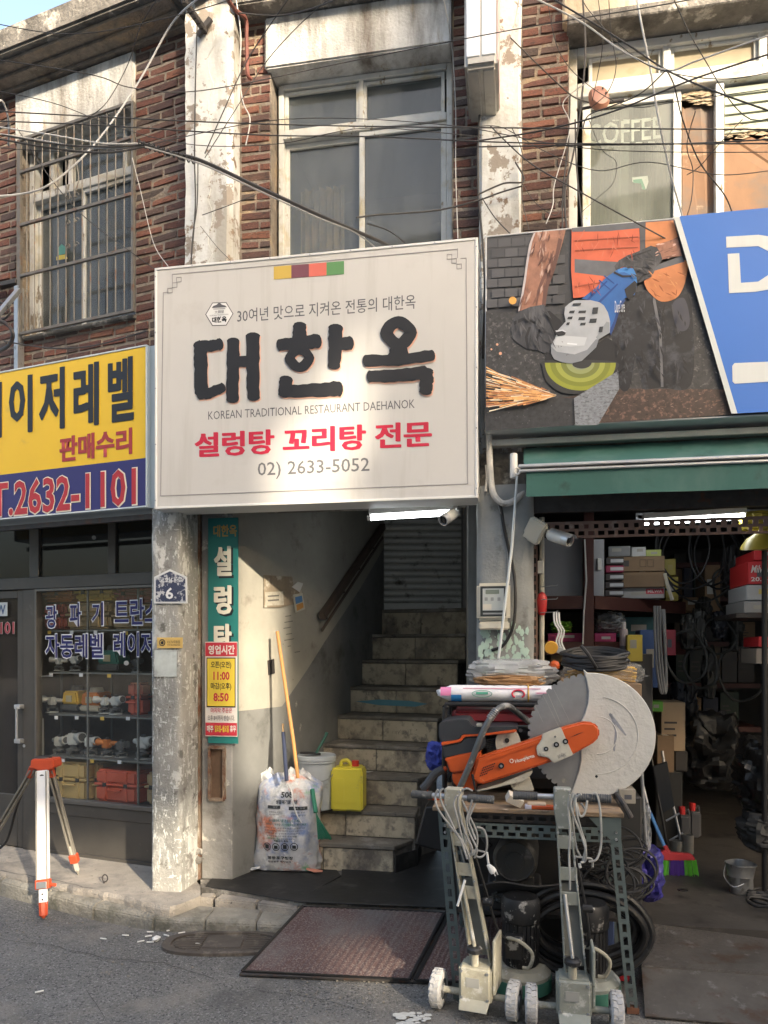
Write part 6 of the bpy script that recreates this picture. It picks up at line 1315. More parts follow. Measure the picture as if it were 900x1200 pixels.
# hanging black cable loops
hp = [(800, 640, 28, 40), (812, 645, 34, 46), (835, 648, 26, 40), (845, 650, 32, 38), (822, 655, 42, 50), (790, 650, 20, 45)]
for k, (x, y, rx, ry) in enumerate(hp):
    c = A.p(x, y, 1.3+.05*k); s_ = 5.3/FP
    MB(A).tube(catmull([c+Vector((rx*s_*math.cos(t)*random.uniform(.9, 1.1), .03*math.sin(3*t), ry*s_*math.sin(t)*random.uniform(.9, 1.1))) for t in [j*.785 for j in range(8)]], 5, True), .007, 6, True).fin('cable_loop', RUBBER, th=('black cable loop hanging from the workshop ceiling, '+['leftmost low one', 'left large one', 'right small one', 'rightmost one', 'widest middle one', 'thin left one'][k], 'cable', 'cable loops hanging inside the workshop'))
# dim goods at the back, each its own
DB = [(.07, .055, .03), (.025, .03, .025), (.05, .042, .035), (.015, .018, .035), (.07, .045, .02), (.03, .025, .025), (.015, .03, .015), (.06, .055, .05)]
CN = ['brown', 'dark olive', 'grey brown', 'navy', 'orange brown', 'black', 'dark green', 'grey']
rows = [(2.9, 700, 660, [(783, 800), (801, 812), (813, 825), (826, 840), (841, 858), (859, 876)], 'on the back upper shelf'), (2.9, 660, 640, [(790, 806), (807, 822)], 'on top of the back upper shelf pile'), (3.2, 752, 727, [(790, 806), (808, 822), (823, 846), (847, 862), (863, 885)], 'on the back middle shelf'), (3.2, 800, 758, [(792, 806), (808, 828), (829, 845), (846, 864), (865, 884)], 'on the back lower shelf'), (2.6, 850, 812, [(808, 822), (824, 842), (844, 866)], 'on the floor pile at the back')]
for ri, (d, yb, yt, xs_, pl) in enumerate(rows):
    for i, (u, v) in enumerate(xs_):
        ci = (i*3+ri*2) % 8
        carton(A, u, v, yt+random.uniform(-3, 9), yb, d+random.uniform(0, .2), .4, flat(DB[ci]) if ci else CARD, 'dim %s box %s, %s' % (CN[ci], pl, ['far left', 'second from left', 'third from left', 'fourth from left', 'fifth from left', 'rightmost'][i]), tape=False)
    MB(A).box(A.p(780, yb, d).x, A.p(890, yb, d).x, d-.05, d+.6, A.p(800, yb+3, d).z-.02, A.p(800, yb, d).z-.002).fin('shelf_board', SHB, shf, smooth=False)
# things hung and crammed between the shelves, each its own
HG = [('yellow power tool case', YH, 780, 795, 676, 704, 1.7), ('upper yellow parts box', YH, 779, 792, 655, 674, 1.72), ('wide brown sack of fittings', CARD, 800, 826, 700, 716, 2.2), ('stack of dusty paper sleeves', CARD, 826, 844, 662, 716, 2.0)]
for nm, mt, u, v, yt, yb, d in HG: carton(A, u, v, yt, yb, d, .3, mt, nm+' right of the carton pile on the upper shelf', flap=False, tape=False)
for k, (px, py, hh, nm) in enumerate(((808, 722, 40, 'grey plastic wrap roll'), (820, 716, 46, 'dark garden hose bundle'), (846, 718, 30, 'black strap bundle'), (858, 640, 60, 'black cable bundle'), (866, 720, 44, 'dark webbing bundle'), (797, 800, 60, 'dark cable bunch'), (812, 806, 52, 'black respirator hose'), (834, 760, 60, 'dusty overalls'), (850, 840, 70, 'dark hose bundle'), (828, 700, 30, 'dim glove bundle'))):
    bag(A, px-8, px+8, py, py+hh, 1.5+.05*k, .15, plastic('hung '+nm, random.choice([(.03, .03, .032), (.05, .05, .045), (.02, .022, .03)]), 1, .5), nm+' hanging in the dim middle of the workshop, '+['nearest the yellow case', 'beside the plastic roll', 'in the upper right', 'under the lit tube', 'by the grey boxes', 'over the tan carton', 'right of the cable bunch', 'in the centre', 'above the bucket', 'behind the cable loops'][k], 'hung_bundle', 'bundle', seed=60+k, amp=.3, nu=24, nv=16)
for k, (px, py, r_) in enumerate(((805, 770, 22), (822, 782, 18), (842, 745, 16), (868, 790, 24), (855, 690, 20))):
    c = A.p(px, py, 1.45+.1*k); s_ = 5.6/FP
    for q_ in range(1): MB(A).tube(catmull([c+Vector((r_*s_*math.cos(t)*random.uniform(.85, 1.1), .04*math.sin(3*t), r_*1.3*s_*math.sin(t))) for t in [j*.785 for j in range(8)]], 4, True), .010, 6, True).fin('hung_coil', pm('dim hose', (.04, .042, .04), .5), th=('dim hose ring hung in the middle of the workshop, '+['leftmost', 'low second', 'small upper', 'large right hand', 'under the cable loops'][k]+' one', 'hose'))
# near floor goods
carton(A, 775, 803, 823, 880, 1.5, .3, pm('pale carton', (.42, .31, .20), .9, var=.1, scale=4), 'open tan carton standing by the saw blade', tape=False)
carton(A, 762, 777, 822, 834, 1.45, .15, flat((.14, .40, .05)), 'bright green packet on the edge of the tan carton', 'packet', 'packet', flap=False, tape=False)
carton(A, 770, 790, 862, 905, 1.42, .25, CARD, 'brown carton leaning below the tan carton')
MB(A).box(A.p(768, 950, 1.5).x, A.p(800, 950, 1.5).x, 1.5, 1.95, .125, A.p(780, 906, 1.42).z-.002).fin('crate', flat((.035, .034, .032)), th=('dark crate on the floor under the cartons behind the folding chair', 'crate'), bevel=.008)
MB(A).box(A.p(791, 890, 1.5).x, A.p(806, 890, 1.5).x, 1.5, 1.9, A.p(780, 906, 1.42).z, A.p(800, 880, 1.5).z-.002).fin('crate', flat((.05, .045, .04)), th=('small dark crate right under the open tan carton', 'crate'), bevel=.008)
fc = thing('folding_chair', 'folded black framed chair leaning beside the table', 'folding chair', A, A.p(785, 1003, 1.2))
for x0, x1 in ((762, 783), (776, 800)): MB(A).tube([A.p(x0, 880, 1.36), A.p(x0+4, 905, 1.33), A.p(x1-4, 975, 1.2), A.p(x1, 1003, 1.16)], .009, 8).fin('leg', BLACKP if x0 == 762 else STEEL, fc)
for y in (962, 985): MB(A).tube([A.p(770+(y-900)*.17, y, 1.22), A.p(786+(y-900)*.17, y-9, 1.22)], .007, 8).fin('stretcher', STEEL, fc)
m = MB(A); m.prism([A.p(765, 898, 1.32), A.p(782, 892, 1.32), A.p(791, 945, 1.24), A.p(775, 955, 1.24)], (0, .02, 0)); m.fin('seat', BLACKP, fc, bevel=.004)
def can(px, pyB, pyT, lab, d=1.5):
    c = A.p(px, pyB, d); h = A.p(px, pyT, d).z-c.z; t = thing('fuel_can', lab, 'fuel can', A, c)
    MB(A).box(c.x-.04, c.x+.04, d-.06, d+.06, c.z, c.z+h*.78).fin('body', flat((.07, .07, .075)), t, bevel=.014, seg=3)
    MB(A).cyl(c+Vector((-.01, 0, h*.76)), c+Vector((-.01, 0, h)), .022, n=14).fin('cap', flat((.5, .03, .03), .4), t)
    MB(A).tube(catmull([c+Vector((.0, 0, h*.78)), c+Vector((.03, 0, h*.92)), c+Vector((.038, 0, h*.7))], 4), .007, 6).fin('handle', flat((.07, .07, .075)), t)
can(801, 985, 945, 'grey fuel can with red cap, the left one of two'); can(813, 980, 941, 'grey fuel can with red cap, the right one of two', 1.62)
for px, yb, yt, lab in ((793, 1003, 985, 'small dented tin behind the broom'), (806, 1000, 978, 'pale tin with open top right of the dented tin')):
    c = A.p(px, yb, 1.15); h = A.p(px, yt, 1.15).z-c.z; m = MB(A); m.lathe([(.036, 0), (.038, .005), (.038, h), (.034, h), (.034, .01)], c, n=18, cap=False); m.fin('tin', pm('dull tin', (.30, .29, .26), .5, .5, var=.25, scale=12), th=(lab, 'tin'))
# broom with blue handle
br = thing('broom', 'broom with blue handle and green and purple bristles on the workshop floor', 'broom', A, A.g(797, 1027, .12))
b0 = A.g(796, 1026, .12); d = b0.y
hp0, hp1 = A.p(781, 997, d), A.p(760, 948, d+.12)
MB(A).tube([hp0, hp1], .0115, 10).fin('handle', flat((.09, .27, .62), .35), br); MB(A).tube([hp1, A.p(752, 915, d+.2)], .010, 10).fin('handle_tip', STEEL, br)
RB = flat((.52, .05, .06), .4)
m = MB(A); m.prism([A.p(772, 1009, d-.02), A.p(771, 1002, d-.02), A.p(779, 996, d-.02), A.p(784, 999, d-.02), A.p(812, 1002, d-.02), A.p(816, 1009, d-.02)], (0, .045, 0)); m.fin('head', RB, br, bevel=.006, seg=2)
MB(A).tube([A.p(785, 1003, d), A.p(779, 991, d)], [.018, .013], 10).fin('socket', RB, br)
for x0, x1, c in ((772, 784.5, (.16, .62, .05)), (784.5, 801.5, (.13, .05, .40)), (801.5, 816, (.16, .62, .05))):
    m = MB(A); n = int((x1-x0)*5)
    for k in range(n):
        u = random.random(); xx = x0+(x1-x0)*u; dy = random.uniform(-.02, .022); sp = (xx-794)*.13
        m.bar(A.p(xx, 1008, d+dy), A.p(xx+sp, 1026+random.uniform(-2, 1.5), d+dy*1.5), .0022, .0022)
    o = m.fin('bristles', flat(c, .6), br, smooth=False); o['kind'] = 'stuff'
# galvanised bucket
c = A.g(868, 1046, .12); bk = thing('bucket', 'dented galvanised bucket on the workshop floor', 'bucket', A, c); s_ = (A.oy+0)/FP
h = .172; m = MB(A); m.lathe([(.055, 0), (.058, .004), (.060, .03), (.063, .032), (.063, .038), (.070, .10), (.073, .102), (.073, .108), (.080, h), (.084, h+.004), (.084, h-.002), (.078, h), (.056, .01), (.001, .008)], c, n=32, cap=False)
for v in m.b.verts: v.co += Vector((.004*math.sin(v.co.z*60+v.co.y*40), .004*math.sin(v.co.x*50), 0))
m.fin('pail', STEEL, bk, sharp=50); MB(A).tube(catmull([c+Vector((-.083, 0, h-.01)), c+Vector((-.10, -.03, h-.07)), c+Vector((-.07, -.10, h-.11)), c+Vector((-.01, -.10, h-.09))], 5), .003, 6).fin('handle', STEEL, bk)
# black clutter at the right edge
bag(A, 874, 960, 870, 960, .5, .4, plastic('black sack', (.010, .010, .010), 1, .35), 'bulky black sack hanging at the right edge of the photo', 'black_sack', 'sack', seed=5, amp=.16)
bag(A, 878, 960, 958, 1008, .45, .4, pm('grey rag', (.05, .05, .048), .9, var=.3, scale=8, bump=.6, bscale=10), 'grey cloth bundle under the black sack', 'cloth_bundle', 'cloth', seed=6, amp=.1)
for k in range(4): 
    c = A.g(897, 1045+k*4, .15+.015*k); MB(A).tube(catmull([c+Vector((.09*math.cos(t), .07*math.sin(t), .008*math.sin(2*t+k))) for t in [j*.785 for j in range(8)]], 4, True), .009, 8, True).fin('hose_ring', RUBBER, th=('black hose ring of the floor coil at the right edge of the photo', 'hose', 'hose rings at the right edge'))
bag(A, 806, 880, 838, 930, 1.6, .4, plastic('dark bundle', (.012, .012, .012), 1, .5), 'dim bundle of dark straps and hoods hanging at the back', 'strap_bundle', 'straps', seed=12, amp=.2)
# puddle-dark floor litter
p = A.g(800, 1043, .124); MB(A).obox(p, .05, .03, .006, (0, 0, 20)).fin('rag_scrap', BLACKP, th=('small dark scrap lying on the workshop floor', 'scrap'))
# ================================================================ WORK TABLE AND MACHINES
GRN = pm('grey green slotted angle', (.11, .14, .138), .5, .3, var=.15, scale=8, spots=[((.10, .10, .09), 12, .64, .04), ((.18, .09, .05), 7, .70, .04)])
tz = .855
tb = thing('work_table', 'grey green slotted steel work table with worn plywood top, leaning sideways', 'table', T, (.62, .3, 0))
tp = lambda x, y, d=0: T.p(x, y, d)
xt0, xt1 = tp(507, 948).x, tp(731, 950).x
PLYT = pm('worn plywood top', (.30, .21, .13), .85, var=.25, scale=6, bump=.3, stretch=(1, 4, 4), spots=[((.13, .09, .07), 6, .60, .06), ((.45, .36, .27), 14, .64, .04)])
MB(T).box(xt0, xt1, -.01, .62, tz-.02, tz).fin('table_top', PLYT, tb, bevel=.003)
lt, lb_ = tp(519, 962), T.g(541, 1166, 0); rt_, rb_ = tp(719, 962), T.g(744, 1199, 0)
lt.z = rt_.z = tz-.022; dx = (rb_.x-rt_.x)
for nm, t0, d0 in (('left', lt, 0), ('right', rt_, 0), ('left', lt, .56), ('right', rt_, .56)):
    p0 = Vector((t0.x, d0+.003, tz-.022)); p1 = Vector((t0.x+.07+(.01 if nm == 'right' else 0), d0+.003-.0, 0)); leg = slotted(T, p0, p1, .045, (0, 1, 0), (1, 0, 0), GRN, tb, 'leg', .055)
    sx = -.022 if nm == 'left' else .022; m = MB(T); e = Vector((sx, .022, 0)); m.bar(p0+e, p1+e, .003, .042, up=(0, 1, 0)); m.fin('leg_flange', GRN, tb, smooth=False)
    if nm == 'right' and d0 == 0: MB(T).box(p1.x-.025, p1.x+.025, -.003, .03, 0, .025).fin('foot', pm('rust', (.16, .07, .04), .9, var=.3, scale=20), tb, smooth=False)
zz_b = tp(620, 975).z
a, b_ = Vector((tp(538, 975, .001).x, -.001, zz_b)), Vector((tp(722, 975).x, -.001, zz_b)); slotted(T, a, b_, .062, (0, 1, 0), (0, 0, 1), GRN, tb, 'cross_beam', .05, 2)
a, b_ = Vector((tp(520, 955).x, .02, tz-.045)), Vector((tp(722, 955).x, .02, tz-.045)); slotted(T, a, b_, .04, (0, 1, 0), (0, 0, 1), DKMET, tb, 'cross_beam', .05, 1)
for x in (lt.x+.01, rt_.x+.01):
    MB(T).bar((x, .03, zz_b), (x, .58, zz_b), .003, .04, up=(0, 0, 1)).fin('side_beam', GRN, tb, smooth=False)
    for z in (zz_b+.015, zz_b-.015): MB(T).cyl((x-.0, -.012, z), (x, 0, z), .006, n=6).fin('bolt', STEEL, tb)
# gusset plate at the right corner
m = MB(T); m.prism([tp(690, 958, -.004), tp(728, 958, -.004), tp(728, 985, -.004), tp(716, 985, -.004)], (0, .003, 0)); m.fin('gusset', GRN, tb, smooth=False)
# lower shelf board
MB(T).box(lt.x+.04, rt_.x+.06, .36, .58, .26, .275).fin('lower_board', DKMET, tb, smooth=False)
# --- power cutter -------------------------------------------------
z6 = lambda X, Y: (500+X/6.43, 800+Y/6.43)
z3 = lambda X, Y: (480+X/3, 760+Y/3)
ORG = pm('orange saw plastic', (.52, .085, .015), .38, var=.12, scale=9, spots=[((.38, .28, .20), 14, .69, .05)])
DGR = pm('dark grey saw plastic', (.030, .033, .038), .45, var=.15, scale=8, spots=[((.20, .20, .19), 16, .69, .04)])
MAG = pm('dusty magnesium', (.50, .48, .41), .6, .2, var=.2, scale=14, bump=.2, spots=[((.22, .21, .19), 18, .62, .05)])
sw = thing('power_cutter', 'orange and dark grey petrol power cutter with belt arm on the table', 'power cutter', T, (.45, .15, tz))
def plate(pts, d, th, mat, par, nm, zf=z6, bev=.004, fr=T, seg=2): m = MB(fr); m.prism([fr.p(*zf(*p), d) for p in pts], (0, th, 0)); return m.fin(nm, mat, par, bevel=bev, seg=seg)
plate(sm([(90, 335), (110, 300), (180, 284), (300, 280), (345, 325), (420, 338), (640, 335), (680, 356), (420, 398), (270, 393), (245, 428), (108, 448)], 3), .09, .24, DGR, sw, 'top_cover', bev=.01)
plate([(108, 450), (245, 430), (270, 394), (420, 386), (675, 352), (682, 362), (660, 376), (430, 402), (285, 410), (255, 447), (112, 477)], .082, .25, ORG, sw, 'orange_stripe', bev=.003)
plate([(112, 478), (255, 448), (285, 411), (440, 402), (450, 470), (400, 522), (130, 572)], .09, .24, DGR, sw, 'side_cover', bev=.006)
plate([(130, 573), (330, 522), (395, 515), (420, 540), (340, 662), (180, 682), (150, 600)], .085, .24, ORG, sw, 'body', bev=.006)
plate([(190, 682), (335, 665), (372, 812), (240, 800), (192, 740)], .095, .22, ORG, sw, 'lower_body', bev=.006)
plate([(440, 430), (650, 385), (720, 480), (700, 600), (460, 640)], .16, .14, BLACKP, sw, 'engine_block')
for k in range(7): plate([(442+k*2, 432+k*14), (524, 415+k*14), (524, 420+k*14), (444+k*2, 438+k*14)], .125, .05, DGR, sw, 'cooling_fin', bev=0)
plate(sm([(525, 402), (600, 372), (672, 375), (706, 440), (690, 462), (560, 510), (524, 500)], 3), .115, .06, MAG, sw, 'muffler', bev=.006)
c = tp(*z6(605, 436), .11); MB(T).cyl(c, c+Vector((0, .02, 0)), .011, n=14).fin('exhaust_port', BLACKP, sw)
ARM = [(215, 460), (238, 383), (450, 312), (545, 275), (612, 258), (648, 261), (668, 280), (668, 312), (645, 334), (570, 375), (250, 481)]
plate(sm(ARM, 1) if 0 else ARM, .045, .05, ORG, sw, 'belt_guard', zf=z3, bev=.009, seg=3)
plate([(225, 452), (245, 395), (452, 326), (458, 334), (262, 402), (240, 452)], .040, .006, ORG, sw, 'guard_rib', zf=z3, bev=.002)
plate([(465, 302), (532, 276), (543, 302), (560, 340), (576, 374), (506, 404), (488, 384), (450, 378), (445, 348), (466, 318)], .034, .018, MAG, sw, 'arm_plate', zf=z3, bev=.004)
for X_, Y_, r_ in ((516, 338, .012), (548, 327, .012), (480, 353, .010), (322, 413, .013), (512, 310, .004)):
    c = tp(*z3(X_, Y_), .03); MB(T).cyl(c, c+Vector((0, .012, 0)), r_, n=14).fin('bolt', BLACKP, sw); MB(T).cyl(c-Vector((0, .002, 0)), c, r_*.5, n=6).fin('bolt_head', STEEL, sw)
for k in range(4): plate([(590+k*6, 300-k*2), (594+k*6, 299-k*2), (590+k*6-22, 308-k*2+3), (586+k*6-22, 309-k*2+3)], .0435, .003, BLACKP, sw, 'vent', zf=z3, bev=0)
for k in range(22):
    r_, c_ = divmod(k, 6); X0, Y0 = 425-r_*8+c_*16, 640+r_*20-c_*6; plate([(X0, Y0), (X0+12, Y0-8), (X0+8, Y0+4), (X0-4, Y0+10)], .043, .003, BLACKP, sw, 'vent', bev=0)
# raised brand lettering along the arm
me_ = txt('Husqvarna', T, .040, 603, 627, 886, 891.5, flat((.66, .60, .54), .5), sw, bold=.03)
q0_, q1_ = tp(*z6(660, 585), .039), tp(*z6(800, 540), .039); an = math.atan2(q1_.z-q0_.z, q1_.x-q0_.x)
piv = T.M @ tp(603, 889, .040); Lr = MWD[sw]; 
cxx = sum((v.co for v in me_.data.vertices), Vector())/max(1, len(me_.data.vertices)); rotm = Matrix.Rotation(-an, 3, 'Y')
for v in me_.data.vertices: v.co = cxx+rotm @ (v.co-cxx)
c = tp(*z6(640, 590), .042); MB(T).tube([c+Vector((.008*math.cos(t), 0, .008*math.sin(t))) for t in [k*.785 for k in range(8)]], .002, 5, True).fin('emblem', flat((.66, .60, .54), .5), sw)
# handles
MB(T).tube(catmull([tp(*z6(240, 815), .05), tp(*z6(330, 610), .04), tp(*z6(425, 370), .04), tp(*z6(500, 240), .06), tp(*z6(560, 185), .10), tp(*z6(620, 180), .16), tp(*z6(700, 240), .24), tp(*z6(780, 300), .30)], 5), .0145, 12).fin('front_handle', pm('scuffed handle tube', (.11, .115, .115), .4, .4, var=.3, scale=14, spots=[((.42, .42, .40), 10, .60, .04)]), sw)
for k in range(6):
    c = tp(*z6(478+k*9, 268-k*12), .06); ax_ = (tp(*z6(560, 185), .08)-tp(*z6(425, 370), .05)).normalized(); e1, e2 = basis(ax_); MB(T).tube([c+(e1*math.cos(t)+e2*math.sin(t))*.0165 for t in [j*.524 for j in range(12)]], .0028, 5, True).fin('wire_wrap', STEEL, sw)
MB(T).tube(catmull([tp(*z6(130, 650), .13), tp(*z6(60, 690), .13), tp(*z6(0, 770), .12), tp(*z6(-30, 800), .12)], 5), [.020]*16, 10).fin('rear_handle', DGR, sw)
MB(T).tube(catmull([tp(*z6(150, 640), .13), tp(*z6(20, 750), .13), tp(*z6(-5, 850), .13), tp(*z6(60, 870), .13), tp(*z6(200, 860), .13)], 5), .010, 8).fin('hand_guard', ORG, sw)
plate(sm([(385, 812), (560, 760), (780, 668), (782, 700), (730, 740), (640, 765), (420, 816)], 3), .07, .12, MAG, sw, 'base_plate', bev=.006)
plate([(630, 765), (770, 700), (810, 820), (650, 815)], .10, .1, MAG, sw, 'bracket')
MB(T).tube(catmull([tp(*z6(345, 690), .04), tp(*z6(365, 800), .04), tp(*z6(380, 830), .05)], 4), .005, 6).fin('cable', RUBBER, sw)
for X_, Y_ in ((400, 320),): plate([(375, 305), (420, 308), (418, 335), (375, 332)], .075, .02, MAG, sw, 'clip')
# big blade with cream guard
cb = tp(692, 861, .13); rb = (tp(768, 861, .13).x-cb.x)
bl = thing('saw_blade', 'huge toothed grey saw blade half covered by a cream painted disc guard', 'saw blade', T, (cb.x, .13, cb.z-rb))
BLD = pm('dull blade steel', (.30, .305, .31), .42, .6, var=.15, scale=10, spots=[((.38, .36, .33), 22, .69, .02), ((.40, .38, .34), 9, .66, .02)])
CRG = pm('cream painted guard', (.50, .49, .455), .7, var=.08, scale=10, bump=.5, bscale=45, spots=[((.42, .40, .34), 7, .66, .05), ((.26, .24, .20), 28, .73, .02)])
m = MB(T); nt2 = 54
pts = []
for k in range(nt2*4):
    a = 2*math.pi*k/(nt2*4); r_ = rb*(.995 if k % 4 in (0, 1, 3) else .950); pts.append((cb.x+r_*math.cos(a), .128, cb.z+r_*math.sin(a)))
m.prism(pts, (0, .005, 0)); m.fin('blade', BLD, bl, smooth=False)
for (u, v) in (((505, 140), (560, 250)), ((470, 165), (525, 275)), ((440, 200), (470, 260)), ((485, 155), (530, 260))): MB(T).bar(tp(*z3(*u), .1268), tp(*z3(*v), .1268), .0012, .0008).fin('scratch', CRG, bl, smooth=False)
gp = [z3(*p) for p in ((612, 73), (622, 110), (630, 150), (628, 190), (618, 225), (604, 255), (596, 300), (600, 345), (603, 390), (596, 430), (582, 470), (572, 500), (568, 520))]
a0 = math.atan2(861-gp[-1][1], gp[-1][0]-692); a1 = math.atan2(861-gp[0][1], gp[0][0]-692)
q = [tp(x, y, .118) for x, y in gp]; r2 = rb*1.0
arc = [Vector((cb.x+r2*math.cos(t), .118, cb.z+r2*math.sin(t))) for t in [a0+(a1-a0)*k/60 for k in range(1, 60)]]
m = MB(T); m.prism(q+arc, (0, .03, 0)); m.fin('guard', CRG, bl, bevel=.003)
for r_ in (.30, .62):
    m = MB(T); m.tube([Vector((cb.x+.03+rb*r_*math.cos(t), .117, cb.z+rb*r_*math.sin(t))) for t in [a0+.25+(a1-a0-.5)*k/40 for k in range(41)]], .0022, 5); m.fin('pressed_ring', CRG, bl)
for pts, mt in (([(705, 225), (735, 262), (763, 305), (758, 306), (730, 275), (700, 232)], DGR), ([(712, 228), (730, 290), (722, 362), (716, 358), (722, 290), (705, 235)], DGR)):
    m = MB(T); m.prism([tp(*z3(*p), .1165) for p in pts], (0, .0012, 0)); m.fin('scuff_mark', pm('grey scuff', (.26, .27, .30), .7, var=.3, scale=40), bl, smooth=False)
c = tp(*z3(657, 450), .116); MB(T).cyl(c, c+Vector((0, .003, 0)), .006, n=10).fin('hole', BLACKP, bl)
# --- generator behind the cutter -----------------------------------
gn = thing('generator', 'portable generator with black tube frame and dark red tank behind the cutter', 'generator', T, (.62, .45, tz))
g0, g1, gz = tp(521, 830, .30), tp(722, 830, .30), tp(600, 826, .30).z
for d in (.30, .58): MB(T).tube(catmull([(g0.x, d, tz+.005), (g0.x, d, gz-.06), (g0.x+.015, d, gz-.015), (g0.x+.06, d, gz), (g1.x-.06, d, gz), (g1.x-.015, d, gz-.015), (g1.x, d, gz-.06), (g1.x, d, tz+.005)], 4), .0125, 10).fin('frame_tube', BLACKP, gn)
for x in (g0.x, g1.x):
    for z in (gz-.08, tz+.05): MB(T).cyl((x, .31, z), (x, .57, z), .010, n=8).fin('frame_tube', BLACKP, gn)
RTK = pm('dark red tank', (.20, .022, .028), .35, var=.12, scale=6)
a, c = tp(529, 846, .33), tp(668, 846, .33); MB(T).box(a.x, c.x, .33, .56, tp(600, 850, .33).z, tp(600, 832, .33).z).fin('tank', RTK, gn, bevel=.02, seg=3)
MB(T).box(g0.x+.03, g1.x-.03, .36, .56, tz+.02, tp(600, 856, .33).z).fin('engine', BLACKP, gn, bevel=.01); MB(T).box(tp(622, 860, .32).x, tp(664, 860, .32).x, .32, .36, tz+.08, tp(640, 852, .33).z).fin('control_panel', DGR, gn, bevel=.004)
for px, py in ((610, 856), (546, 850), (575, 860)): c = tp(px, py, .315); MB(T).cyl(c, c+Vector((0, .02, 0)), .009, n=10).fin('knob', STEEL, gn)
# white sack rolled up on the generator
SACK = pm('white woven sack', (.72, .71, .72), .5, var=.1, scale=20, bump=.5, bscale=25)
s_y = .33; c0, c1 = tp(513, 812, s_y), tp(668, 808, s_y); rs_ = .046
sk_ = thing('rolled_sack', 'rolled white printed plastic sack with a yellow band on the generator', 'sack', T, (.5, s_y, gz+.01)); cz = gz+.012+rs_*.85
L_ = c1.x-c0.x; rr = random.Random(4); m = MB(T); rings = []
for i in range(31):
    u = i/30; x = c0.x+L_*u; r_ = rs_*(1 if .10 < u < .97 else (.35+.65*u/.10 if u <= .1 else 1)); r_ *= 1-.12*math.exp(-((u-.69)/.02)**2)
    rings.append([m.b.verts.new((x+(rr.uniform(-.012, .012) if i == 0 else 0), s_y+r_*math.cos(t)*1.15*(1+rr.uniform(-.03, .03)), cz+r_*.88*math.sin(t)*(1+rr.uniform(-.04, .04)))) for t in [2*math.pi*k/16 for k in range(16)]])
for a, b_ in zip(rings, rings[1:]):
    for k in range(16): m.b.faces.new((a[k], a[(k+1) % 16], b_[(k+1) % 16], b_[k]))
m.b.faces.new(rings[0][::-1]); m.b.faces.new(rings[-1]); m.fin('roll', SACK, sk_, sharp=50)
def cylprint(u0, u1, t0, t1, mat, nm='print', k=0):
    m = MB(T); m.grid(lambda a, b_: Vector((c0.x+L_*(u0+(u1-u0)*a), s_y-(rs_*1.2+.0015+k*.0008)*math.cos(t0+(t1-t0)*b_), cz+(rs_*.93+.0015+k*.0008)*math.sin(t0+(t1-t0)*b_))), 6, 6); m.fin(nm, mat, sk_)
cylprint(.11, .19, -1.0, -.1, flat((.03, .25, .60))); cylprint(.03, .11, -.2, .8, flat((.62, .20, .38))); cylprint(.20, .78, .62, .70, flat((.45, .06, .12)))
def cylring(u, t, ru, rt__, mat, w=.006, a0=0, a1=6.283):
    pts = [Vector((c0.x+L_*(u+ru*math.cos(p)), s_y-(rs_*1.2+.003)*math.cos(t+rt__*math.sin(p)), cz+(rs_*.93+.003)*math.sin(t+rt__*math.sin(p)))) for p in [a0+(a1-a0)*k/16 for k in range(17)]]
    MB(T).tube(pts, w/2, 5).fin('print', mat, sk_)
cylring(.345, .05, .075, .36, flat((.05, .30, .20)), .003); cylprint(.30, .39, -.02, .25, flat((.10, .36, .25))); cylring(.615, .05, .045, .42, flat((.55, .03, .06)), .009, -.9, 4.1)
cylprint(.74, .95, .0, .35, flat((.68, .55, .60))); cylprint(.75, .93, .12, .22, flat((.6, .2, .3)), k=1)
MB(T).tube([Vector((c0.x+L_*.69, s_y+rs_*1.13*math.cos(t), cz+rs_*.87*math.sin(t))) for t in [k*.3927 for k in range(16)]], .004, 6, True).fin('elastic_band', flat((.60, .38, .08)), sk_)
bag(T, 546, 655, 773, 806, .36, .24, CLEAR, 'clear plastic bag of brown packets lying behind the rolled sack', seed=21, amp=.10, nu=34)
bag(T, 556, 640, 790, 806, .34, .2, pm('brown paper packet', (.35, .20, .09), .8, var=.3, scale=9), 'flat brown packet showing through the clear bag', 'packet', 'packet', seed=22)
carton(T, 657, 702, 795, 822, .42, .2, CARD, 'brown carton corner between the sack and the saw blade', tape=False)
carton(T, 668, 752, 801, 838, .46, .22, CARD, 'brown carton behind the saw blade carrying the rope bag', tape=False)
YRP = pm('yellow rope', (.62, .36, .05), .7, var=.25, scale=30)
yb_ = thing('rope_bag', 'bag of yellow rope on cardboard behind the saw blade', 'rope bag', T, tp(705, 800, .5))
for k in range(16):
    y = 784+1.15*k; MB(T).tube(catmull([tp(664+random.uniform(-3, 8), y+random.uniform(-2, 4), .48+.01*k), tp(700, y-3+random.uniform(-2, 2), .46), tp(742+random.uniform(-4, 5), y+random.uniform(-2, 4), .48+.01*k)], 4), .006, 6).fin('rope', YRP, yb_)
bag(T, 658, 760, 776, 804, .44, .2, plastic('thin clear film', (.5, .5, .48), .22), 'thin clear film wrapped over the yellow rope', 'plastic_film', 'plastic film', seed=23, nu=30)
